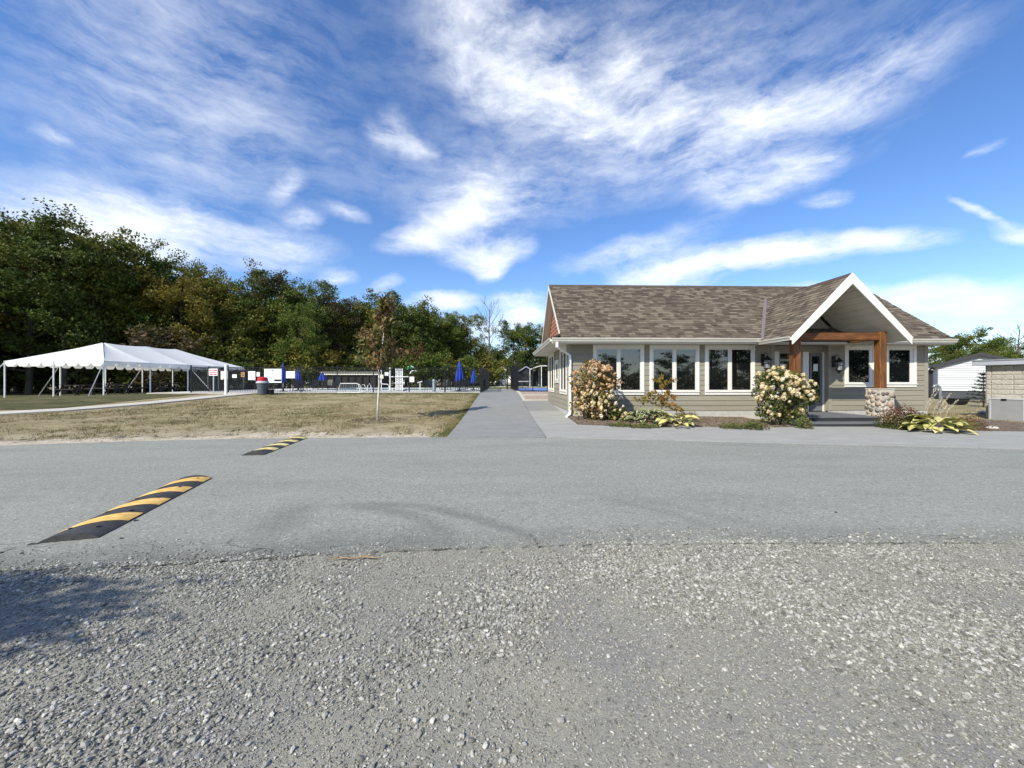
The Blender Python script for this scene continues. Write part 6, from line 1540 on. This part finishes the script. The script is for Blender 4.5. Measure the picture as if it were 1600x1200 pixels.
for s in (-1, 1): m.box((s * (dw - .12) - .045, .0, .05), (s * (dw - .12) + .045, .09, Ht - .03))
m.obj('core', M['black_metal'], t)
# globe posts, hand rails, spray arch, pedestal, bollard
M['globe'] = surf('globe', (.78, .77, .72), .35, .03, 3)
def globe(px, Y, top, r, pr, label):
    x = PX(px, Y); g_ = gz(x, Y) + .03; H = PZ(top, x, Y) - g_; t = thing('globe_lamp', label, 'lamp', (x, Y, g_)); m = MB(); m.poly([(0, 0, 0), (0, 0, H - 2.4 * r)], pr, 8); m.obj('post', M['white_metal'], t); m = MB(); m.lathe([(pr * .8, H - 2.5 * r), (pr * 1.1, H - 1.9 * r)], n=10); m.obj('neck', M['black_metal'], t)
    m = MB(); m.lathe([(r * math.sin(k * math.pi / 8), H - r - r * math.cos(k * math.pi / 8)) for k in range(1, 8)], n=12); m.obj('globe', M['globe'], t, smooth=True)
globe(609.5, 30.0, 573.5, .085, .05, 'white globe on a post left of the water play tower'); globe(596, 31.0, 578.5, .06, .03, 'small white globe right behind the sapling trunk')
def rail(pts, Y, label, r=.022):
    P = [(PX(a, Y), Y, PZ(b, PX(a, Y), Y)) for a, b in pts]; t = thing('hand_rail', label, 'hand rail', (P[0][0], Y, gz(P[0][0], Y))); m = MB(); m.poly(P, r, 7); m.obj('tube', M['white_metal'], t, True)
    m = MB()
    for p in (P[0], P[-1]): m.lathe([(.05, 0), (.05, .02), (.03, .03)], (p[0], p[1], gz(p[0], p[1]) + .03), 10)
    m.obj('flange', M['galv'], t, True)
rail([(575, 612), (574.5, 603), (577, 599), (579.5, 603), (580, 609)], 30.2, 'narrow white hand rail hoop left of the sapling trunk'); rail([(564, 612), (566, 601), (569, 601), (572, 606), (573, 612)], 30.4, 'bent white hand rail hoop just right of the bike rack'); rail([(595, 593), (595, 598), (598, 600), (606, 600.5), (608, 604), (608, 612)], 30.6, 'curving white pipe between the sapling and the globe post', .03)
M['spray_green'] = surf('spray_green', (.03, .22, .06), .4, .05, 3)
Y = 31; x = PX(639, Y); t = thing('spray_arch', 'white bent spray pipe with green leaf-shaped head', 'water toy', (x, Y, gz(x, Y)))
def q_(a, b): X_ = PX(a, Y); return Vector((X_ - x, 0, PZ(b, X_, Y) - gz(x, Y)))
m = MB(); m.poly([q_(639.5, 612), q_(639.3, 590), q_(640, 584), q_(643, 580), q_(647, 578.5), q_(652, 580.5)], [.04, .04, .04, .04, .035, .02], 8); m.obj('pipe', M['white_metal'], t, smooth=True)
m = MB(); m.poly([q_(637, 578), q_(639, 574.5), q_(642, 574), q_(645, 576)], [.10, .17, .14, .05], 8); m.obj('head', M['spray_green'], t, smooth=True)
m = MB(); m.poly([q_(639.5, 574), q_(643, 572.5), q_(647, 574.5)], [.03, .06, .02], 6); m.obj('tip', M['white_metal'], t)
Y = 31; x = PX(656, Y); t = thing('water_pump', 'small white hand pump standing on the pool terrace', 'water toy', (x, Y, gz(x, Y) + .03)); m = MB(); m.poly([(0, 0, 0), (.02, 0, .55), (0, 0, .68)], [.05, .04, .05], 8); m.obj('stem', M['white_metal'], t); m = MB(); m.poly([(-.20, 0, .66), (0, 0, .72), (.2, 0, .78)], .03, 6); m.obj('spout', M['white_metal'], t)
Y = 29.3; x = PX(678, Y); t = thing('bollard', 'grey bollard with domed cap behind the pool fence', 'bollard', (x, Y, gz(x, Y) + .03)); m = MB(); m.lathe([(.13, 0), (.12, .75), (.15, .76), (.15, .84), (.08, .92), (.02, .94)], n=12); m.obj('body', M['galv'], t)

# ================================================================== buildings beyond
M['dark_wall'] = surf('dark_cladding', (.035, .035, .04), .7, .15, 3); M['dark_roof'] = surf('dark_shingle', (.045, .045, .05), .9, .2, 12); M['grey_wall'] = surf('grey_cladding', (.34, .36, .40), .7, .08, 3)
M['vinyl'] = surf('white_vinyl', (.47, .48, .49), .55, .04, 1, objrand=.03); M['skirting'] = surf('dark_skirting', (.055, .06, .068), .7, .1, 3); M['brown_wall'] = surf('brown_cladding', (.016, .013, .012), .8, .2, 4)
# low pavilion behind the pool: two pale fascias on a dark wall
Y = 46; x0, x1 = PX(505, Y), PX(592, Y); g_ = gz(x0, Y); t = thing('pavilion', 'long low dark pavilion with two pale fascia bands beyond the pool', 'building', ((x0 + x1) / 2, Y, g_)); m = MB(); m.box((x0, Y, g_), (x1, Y + 4, PZ(585, x0, Y) - .05)); m.obj('wall', M['brown_wall'], t, True)
for a, b, o_ in ((581, 582.4, .1), (584, 585.6, .25)): m = MB(); m.box((x0 - .2, Y - o_, PZ(b, x0, Y)), (x1, Y + .0, PZ(a, x0, Y))); m.obj('fascia', M['sign_cream'], t, True)
m = MB(); m.box((x0 - .2, Y - .3, PZ(580.9, x0, Y)), (x1 + .2, Y + 4.3, PZ(580.2, x0, Y))); m.obj('roof', M['dark_roof'], t, True)
for k in range(8): xx = x0 + .4 + k * (x1 - x0 - .8) / 7; m = MB(); m.box((xx - .05, Y - .2, g_), (xx + .05, Y - .1, PZ(585.7, x0, Y))); m.obj('post', M['brown_wall'], t, True)
def cottage(px0, px1, peak, eave, base, Y, wall, label, depth=9, ridge='x', trim=True, name='mobile_home', windows=(), skirt=None, zb=None, arch=False, overh=.3, xr=None):
    """gabled house; ridge 'x' runs across the view, 'y' shows its gable to the road"""
    x0, x1 = xr or (PX(px0, Y), PX(px1, Y)); xm = (x0 + x1) / 2; g_ = gz(xm, Y) if zb is None else zb; ze, zp = PZ(eave, xm, Y), PZ(peak, xm, Y)
    t = thing(name, label, 'house', (xm, Y, g_)); m = MB(); z0 = g_ + (.75 if skirt else 0)
    if ridge == 'y':
        m.add([(x0, Y, z0), (x1, Y, z0), (x1, Y, ze), (xm, Y, zp), (x0, Y, ze), (x0, Y + depth, z0), (x1, Y + depth, z0), (x1, Y + depth, ze), (xm, Y + depth, zp), (x0, Y + depth, ze)], [(0, 1, 2, 3, 4), (9, 8, 7, 6, 5), (0, 4, 9, 5), (1, 6, 7, 2), (0, 5, 6, 1)])
    else: m.box((x0, Y, z0), (x1, Y + depth, ze))
    m.obj('wall', wall, t, True)
    if skirt: m = MB(); m.box((x0 + .05, Y + .05, g_ - .1), (x1 - .05, Y + depth - .05, z0)); m.obj('skirting', skirt, t, True)
    if ridge == 'y':
        for s, xe in ((-1, x0), (1, x1)):
            e = Vector((xe + s * overh, Y - overh, ze - (zp - ze) * overh / (xm - x0))); p = Vector((xm, Y - overh, zp)); D = Vector((0, depth + 2 * overh, 0)); th = Vector((0, 0, .14)); e.z += .02; p.z += .02
            m = MB(); m.hexa([e, p, p + D, e + D, e + th, p + th, p + D + th, e + D + th]); m.obj('roof', M['dark_roof'], t, True)
            if trim: f = Vector((0, -.03, 0)); m = MB(); d = Vector((0, 0, -.12)); m.hexa([e + d + f, p + d + f, p + d, e + d, e + th + f, p + th + f, p + th, e + th]); m.obj('fascia', M['white_trim'] if trim is True else trim, t, True)
    else:
        ym = Y + depth / 2
        for s in (-1, 1):
            e = Vector((x0 - .3, ym + s * (depth / 2 + .35), ze)); p = Vector((x0 - .3, ym, zp)); D = Vector((x1 - x0 + .6, 0, 0)); th = Vector((0, 0, .12)); m = MB(); m.hexa([e, e + D, p + D, p, e + th, e + D + th, p + D + th, p + th]); m.obj('roof', M['dark_roof'], t, True)
        if trim: m = MB(); m.box((x0 - .32, Y - .40, ze - .10), (x1 + .32, Y - .352, ze + .12)); m.obj('fascia', M['white_trim'], t, True)
        for xx in (x0, x1): m = MB(); m.add([(xx, Y, ze), (xx, Y + depth, ze), (xx, ym, zp)], [(0, 1, 2)]); m.obj('gable', wall, t, True)
    for (a, b, c, d) in windows:
        wx0, wx1 = PX(a, Y), PX(b, Y); m = MB(); m.box((wx0, Y - .06, PZ(d, xm, Y)), (wx1, Y - .002, PZ(c, xm, Y))); wn_ = m.obj('window', M['white_trim'], t, True); m = MB(); i = (wx1 - wx0) * .14; m.box((wx0 + i, Y - .075, PZ(d, xm, Y) + i), (wx1 - i, Y - .062, PZ(c, xm, Y) - i)); m.obj('pane', M['pane'], wn_, True)
    return t
cottage(728, 757, 572, 577, 606, 74, M['dark_wall'], 'dark cottage with white eave behind the blue umbrellas', ridge='x', windows=((735, 738, 581, 590), (746, 749, 581, 590)))
cottage(776, 791, 572.5, 579, 600, 70, M['grey_wall'], 'small grey gabled cottage left of the tall gate', ridge='y', depth=7, windows=((781, 784.5, 581, 586.5), (786, 788, 582, 587)))
cottage(800, 834, 572, 580, 600, 80, M['dark_wall'], 'long dark cottage seen through the court fence', ridge='x', windows=((805, 809, 582, 588), (820, 826, 582, 588)))
cottage(812, 832, 573, 579.5, 600, 76, M['dark_wall'], 'dark gabled porch in front of the long dark cottage', ridge='y', depth=3, trim=M['grey_wall'])
# round-topped carport with white edge
t = thing('carport', 'open carport with white curved roof edge left of the clubhouse', 'carport', (PX(845, 72), 72, gz(6, 72))); Y = 72; x0, x1 = PX(828, Y), PX(866, Y); g_ = gz(6, 72)
arc = [(828, 578), (833, 576), (840, 573.5), (846, 572.3), (853, 572.3), (860, 574), (866, 577)]; P = [Vector((PX(a, Y), Y, PZ(b, PX(a, Y), Y))) for a, b in arc]; m = MB()
for a, b in zip(P[:-1], P[1:]): D = Vector((0, 5, 0)); u = Vector((0, 0, .10)); m.hexa([a, b, b + D, a + D, a + u, b + u, b + D + u, a + D + u])
m.obj('roof', M['dark_roof'], t, True); m = MB()
for a, b in zip(P[:-1], P[1:]): D = Vector((0, -.06, 0)); u = Vector((0, 0, .18)); m.hexa([a + D, b + D, b - Vector((0, .004, 0)), a - Vector((0, .004, 0)), a + u + D, b + u + D, b + u - Vector((0, .004, 0)), a + u - Vector((0, .004, 0))])
m.obj('fascia', M['white_trim'], t, True)
for q in (P[0], P[3], P[-1]):
    for yy in (Y + .1, Y + 4.8): m = MB(); m.box((q.x - .06, yy - .06, g_), (q.x + .06, yy + .06, q.z)); m.obj('post', M['white_metal'], t, True)
m = MB(); m.box((P[0].x, Y + 4.9, g_), (P[-1].x, Y + 5, P[0].z)); m.obj('back_wall', M['dark_wall'], t, True)
# low field rails beyond the court
t = thing('field_rail', 'low grey barrier rail on the green beyond the court', 'barrier', (PX(818, 52), 52, gz(3, 52))); m = MB(); a, b = PX(806, 52), PX(826, 52); g_ = gz(3, 52); m.box((a, 51.97, g_ + .78), (b, 52.03, g_ + .90)); m.obj('rail', M['grey_wall'], t, True)
for xx in (a + .1, (a + b) / 2, b - .1): m = MB(); m.box((xx - .05, 52.031, g_), (xx + .05, 52.1, g_ + .86)); m.obj('post', M['dark_wall'], t, True)

# ---- right hand side
xl = PX(1472, 31.6); WXR = (xl + .669 * 2.3 - 2.3, xl + .669 * 2.3 + 2.3)
wh = cottage(1472, 1556, 554, 570, 626, 30.2, M['vinyl'], 'white vinyl-sided mobile home end with dark skirting', depth=14, ridge='y', trim=M['dark_roof'], skirt=M['skirting'], zb=-.05, overh=.30, xr=WXR)
x0, x1 = WXR; xm = (x0 + x1) / 2; ze, zp = PZ(570, xm, 30.2), PZ(554, xm, 30.2); k = 0; z = .72
while z < zp - .15:
    hw = (x1 - x0) / 2 if z < ze else (x1 - x0) / 2 * (zp - z - .1) / (zp - ze)
    if hw < .2: break
    m = MB(); h = .185; m.hexa([(xm - hw, 30.2 - .045, z), (xm + hw, 30.2 - .045, z), (xm + hw, 30.199, z), (xm - hw, 30.199, z), (xm - hw, 30.2 - .006, z + h), (xm + hw, 30.2 - .006, z + h), (xm + hw, 30.199, z + h), (xm - hw, 30.199, z + h)]); m.obj('siding_board', M['vinyl'], wh, True); z += h + .004
wh.rotation_euler = (0, 0, R(-48))
cottage(1440, 1470, 561, 577, 628, 44, M['dark_wall'], 'dark gabled mobile home with white eave between clubhouse and white home', depth=9, ridge='x', trim=True, zb=-.05, windows=((1458, 1461, 583, 615),))
# stone-block outbuilding
OBX, OBY = 19.55, 15.0; th_ = math.atan2(-.968, .25); du = Vector((math.cos(th_), math.sin(th_), 0)); dv = Vector((-du.y, du.x, 0)); LB, WB, HB = 4.2, 5.0, 2.12
if dv.x < 0: dv = -dv
t = thing('outbuilding', 'flat-roofed outbuilding of pale split-face block at the right edge', 'building', (OBX, OBY, 0)); O = Vector((OBX, OBY, -.05))
M['block'] = surf('split_block', (.40, .37, .315), .9, .14, 7, bump=.9, bscale=16, bdist=.04, stretch=(1, 1, 2.2), objrand=.05); M['blockjoint'] = surf('block_joint', (.47, .43, .36), .9, .08, 6)
m = MB(); m.hexa([O, O + du * LB, O + du * LB + dv * WB, O + dv * WB] + [p + Vector((0, 0, HB + .05)) for p in (O, O + du * LB, O + du * LB + dv * WB, O + dv * WB)]); m.obj('wall', M['blockjoint'], t, True)
rb = random.Random(2)
def blocks(o, d, n_out, L, first):
    rows = 11; hb = HB / rows
    for r_ in range(rows):
        s = 0
        while s < L - .02:
            w = (.14 if s == 0 and first else rb.choice((.39, .59, .79))); w = min(w, L - s); m = MB(); z = r_ * hb; th = .022 + rb.uniform(0, .012)
            a, b = o + d * (s + .004) + Vector((0, 0, z + .05 + .004)), o + d * (s + w - .004) + Vector((0, 0, z + .05 + .004)); u = Vector((0, 0, hb - .008)); q = n_out * th; c = n_out * (th * .45)
            m.hexa([a + c, b + c, b, a, a + u + c, b + u + c, b + u, a + u]); i = .03
            m2 = [a + d * i + Vector((0, 0, i)) + q, b - d * i + Vector((0, 0, i)) + q, b - d * i + u - Vector((0, 0, i)) + q, a + d * i + u - Vector((0, 0, i)) + q]; m.add([a + c, b + c, b + u + c, a + u + c] + m2, [(4, 5, 6, 7), (0, 1, 5, 4), (1, 2, 6, 5), (2, 3, 7, 6), (3, 0, 4, 7)])
            m.obj('block', M['block'], t, True); s += w
blocks(O, du, -dv, 2.4, True)
blocks(O + dv * .0, dv, -du, 2.0, False)
m = MB(); oh = .28; P = [O - du * oh - dv * oh, O + du * (LB + oh) - dv * oh, O + du * (LB + oh) + dv * (WB + oh), O - du * oh + dv * (WB + oh)]; m.hexa([p + Vector((0, 0, HB + .052)) for p in P] + [p + Vector((0, 0, HB + .22)) for p in P]); rf = m.obj('roof', M['grey_wall'], t, True)
m = MB(); P = [p + (p - (O + du * LB / 2 + dv * WB / 2)).normalized() * .03 for p in P]; m.hexa([p + Vector((0, 0, HB + .222)) for p in P] + [p + Vector((0, 0, HB + .27)) for p in P]); m.obj('drip_edge', M['galv'], rf, True)
# grey storage bin in front of it
M['bin_panel'] = surf('bin_panel', (.235, .238, .245), .6, .10, 3); M['bin_lid'] = surf('bin_lid', (.40, .41, .42), .55, .08, 4)
bx, by = 19.15, 14.62; b0 = Vector((bx, by, -.02)); t = thing('storage_bin', 'grey storage bin with paler lid against the outbuilding', 'bin', (bx, by, 0)); Lb, Wb, Hb = .95, .75, .80
def bxq(o, a, b, c, z0, z1): return [o + Vector((0, 0, z0)), o + a + Vector((0, 0, z0)), o + a + b + Vector((0, 0, z0)), o + b + Vector((0, 0, z0)), o + Vector((0, 0, z1)), o + a + Vector((0, 0, z1)), o + a + b + Vector((0, 0, z1)), o + b + Vector((0, 0, z1))]
m = MB(); m.hexa(bxq(b0, du * Lb, dv * Wb, 0, 0, Hb)); m.obj('body', M['bin_panel'], t, True)
m = MB(); m.hexa(bxq(b0 - du * .02 - dv * .02, du * (Lb + .04), dv * (Wb + .04), 0, Hb + .003, Hb + .05)); m.obj('lid', M['bin_lid'], t, True)
m = MB(); m.hexa(bxq(b0 + du * .34 - dv * .035, du * .14, dv * .014, 0, Hb - .03, Hb + .03)); m.obj('latch', M['black_metal'], t, True)
for s in (.03, Lb - .07): m = MB(); m.hexa(bxq(b0 + du * s - dv * .008, du * .04, dv * .007, 0, .02, Hb - .01)); m.obj('corner_strip', M['bin_lid'], t, True)
# bent galvanised pipe, trough, little spruce
x, y = GP(1469, 641, 0); t = thing('vent_pipe', 'bent galvanised pipe standing in the grass right of the clubhouse', 'pipe', (x, y, 0)); m = MB(); m.poly([(0, 0, -.1), (0, 0, 1.10), (-.04, 0, 1.22), (-.16, 0, 1.29), (-.30, 0, 1.27), (-.36, 0, 1.18)], .055, 10); m.obj('pipe', M['galv'], t, smooth=True); m = MB(); m.lathe([(.075, -.02), (.075, .05), (.058, .06)], n=10); m.obj('collar', M['galv'], t)
x, y = GP(1496, 632, 0); t = thing('trough', 'black feed-trough shaped planter on the grass before the white home', 'trough', (x, y, -.02)); m = MB(); m.hexa([(-.40, -.2, .05), (.40, -.2, .05), (.40, .2, .05), (-.40, .2, .05), (-.52, -.28, .40), (.52, -.28, .40), (.52, .28, .40), (-.52, .28, .40)]); m.obj('body', M['black_metal'], t); m = MB(); m.box((-.55, -.31, .401), (.55, .31, .43)); m.obj('rim', M['dark_frame'], t)
for s in (-1, 1): m = MB(); m.box((s * .3 - .04, -.18, 0), (s * .3 + .04, .18, .05)); m.obj('foot', M['dark_frame'], t)
Y = 22; x = PX(1537, Y); t = thing('spruce', 'small dark spruce between the white home and the outbuilding', 'tree', (x, Y, -.03)); Hs = PZ(578, x, Y); g = np.random.default_rng(3); m = MB(); m.poly([(0, 0, -.05), (0, 0, Hs)], [.05, .008], 6); m.obj('trunk', M['bark'], t); P = []; m = MB()
for lv in range(9):
    z = .25 + (Hs - .35) * lv / 9; Rr = .85 * (1 - lv / 9.6)
    for k in range(8):
        a = k * .785 + lv * .5; e = Vector((math.cos(a) * Rr, math.sin(a) * Rr, z + .12)); m.poly([(0, 0, z + .05), tuple(Vector((0, 0, z)).lerp(e, .6) + Vector((0, 0, -.05))), e], [.012, .008, .003], 4, cap=False)
        for q in range(30): s = .2 + .8 * g.random(); P.append(np.array(Vector((0, 0, z)).lerp(e, s)) + g.normal(0, .045, 3) * np.array((1, 1, .5)))
m.obj('branches', M['bark'], t); V, F = leaf_arrays(np.array(P), .10, g, .3, .3); M['needle'] = leafmat('spruce_needle', (.008, .018, .012), (.025, .045, .028), transl=.05); link('foliage', np_mesh('foliage', V, F, M['needle'], np.repeat(g.random(len(P)), 4)), t)
# rough grass on the right
def dr(x, y): return np.clip((vn1(x + 30, y + 30, .7) - .2) * 1.6, .1, 1) * (x > 16.9) * (y > np.interp(x, [16.6, 17.6, 20, 24], [11.2, 10.9, 10.4, 9.6]))
tufts('rough_grass', 9000, (16.7, 30, 10.0, 30), .04, .12, M['dry_blade'], dr, 41, wid=.010)
# white mobile home on the near side of the road, mirrored in the windows
t = thing('mobile_home', 'pale mobile home on the near side of the road, seen only in the window glass', 'house', (9, -21, 0)); m = MB(); m.box((6, -23, .5), (15, -19, 3.0)); m.obj('wall', M['vinyl'], t, True); m = MB(); m.add([(5.7, -23.3, 3.0), (15.3, -23.3, 3.0), (15.3, -18.7, 3.0), (5.7, -18.7, 3.0), (5.7, -21, 3.8), (15.3, -21, 3.8)], [(0, 1, 5, 4), (2, 3, 4, 5), (0, 4, 3), (1, 2, 5), (0, 3, 2, 1)]); m.obj('roof', M['dark_roof'], t, True); m = MB(); m.box((6.1, -22.9, -.1), (14.9, -19.1, .5)); m.obj('skirting', M['skirting'], t, True)
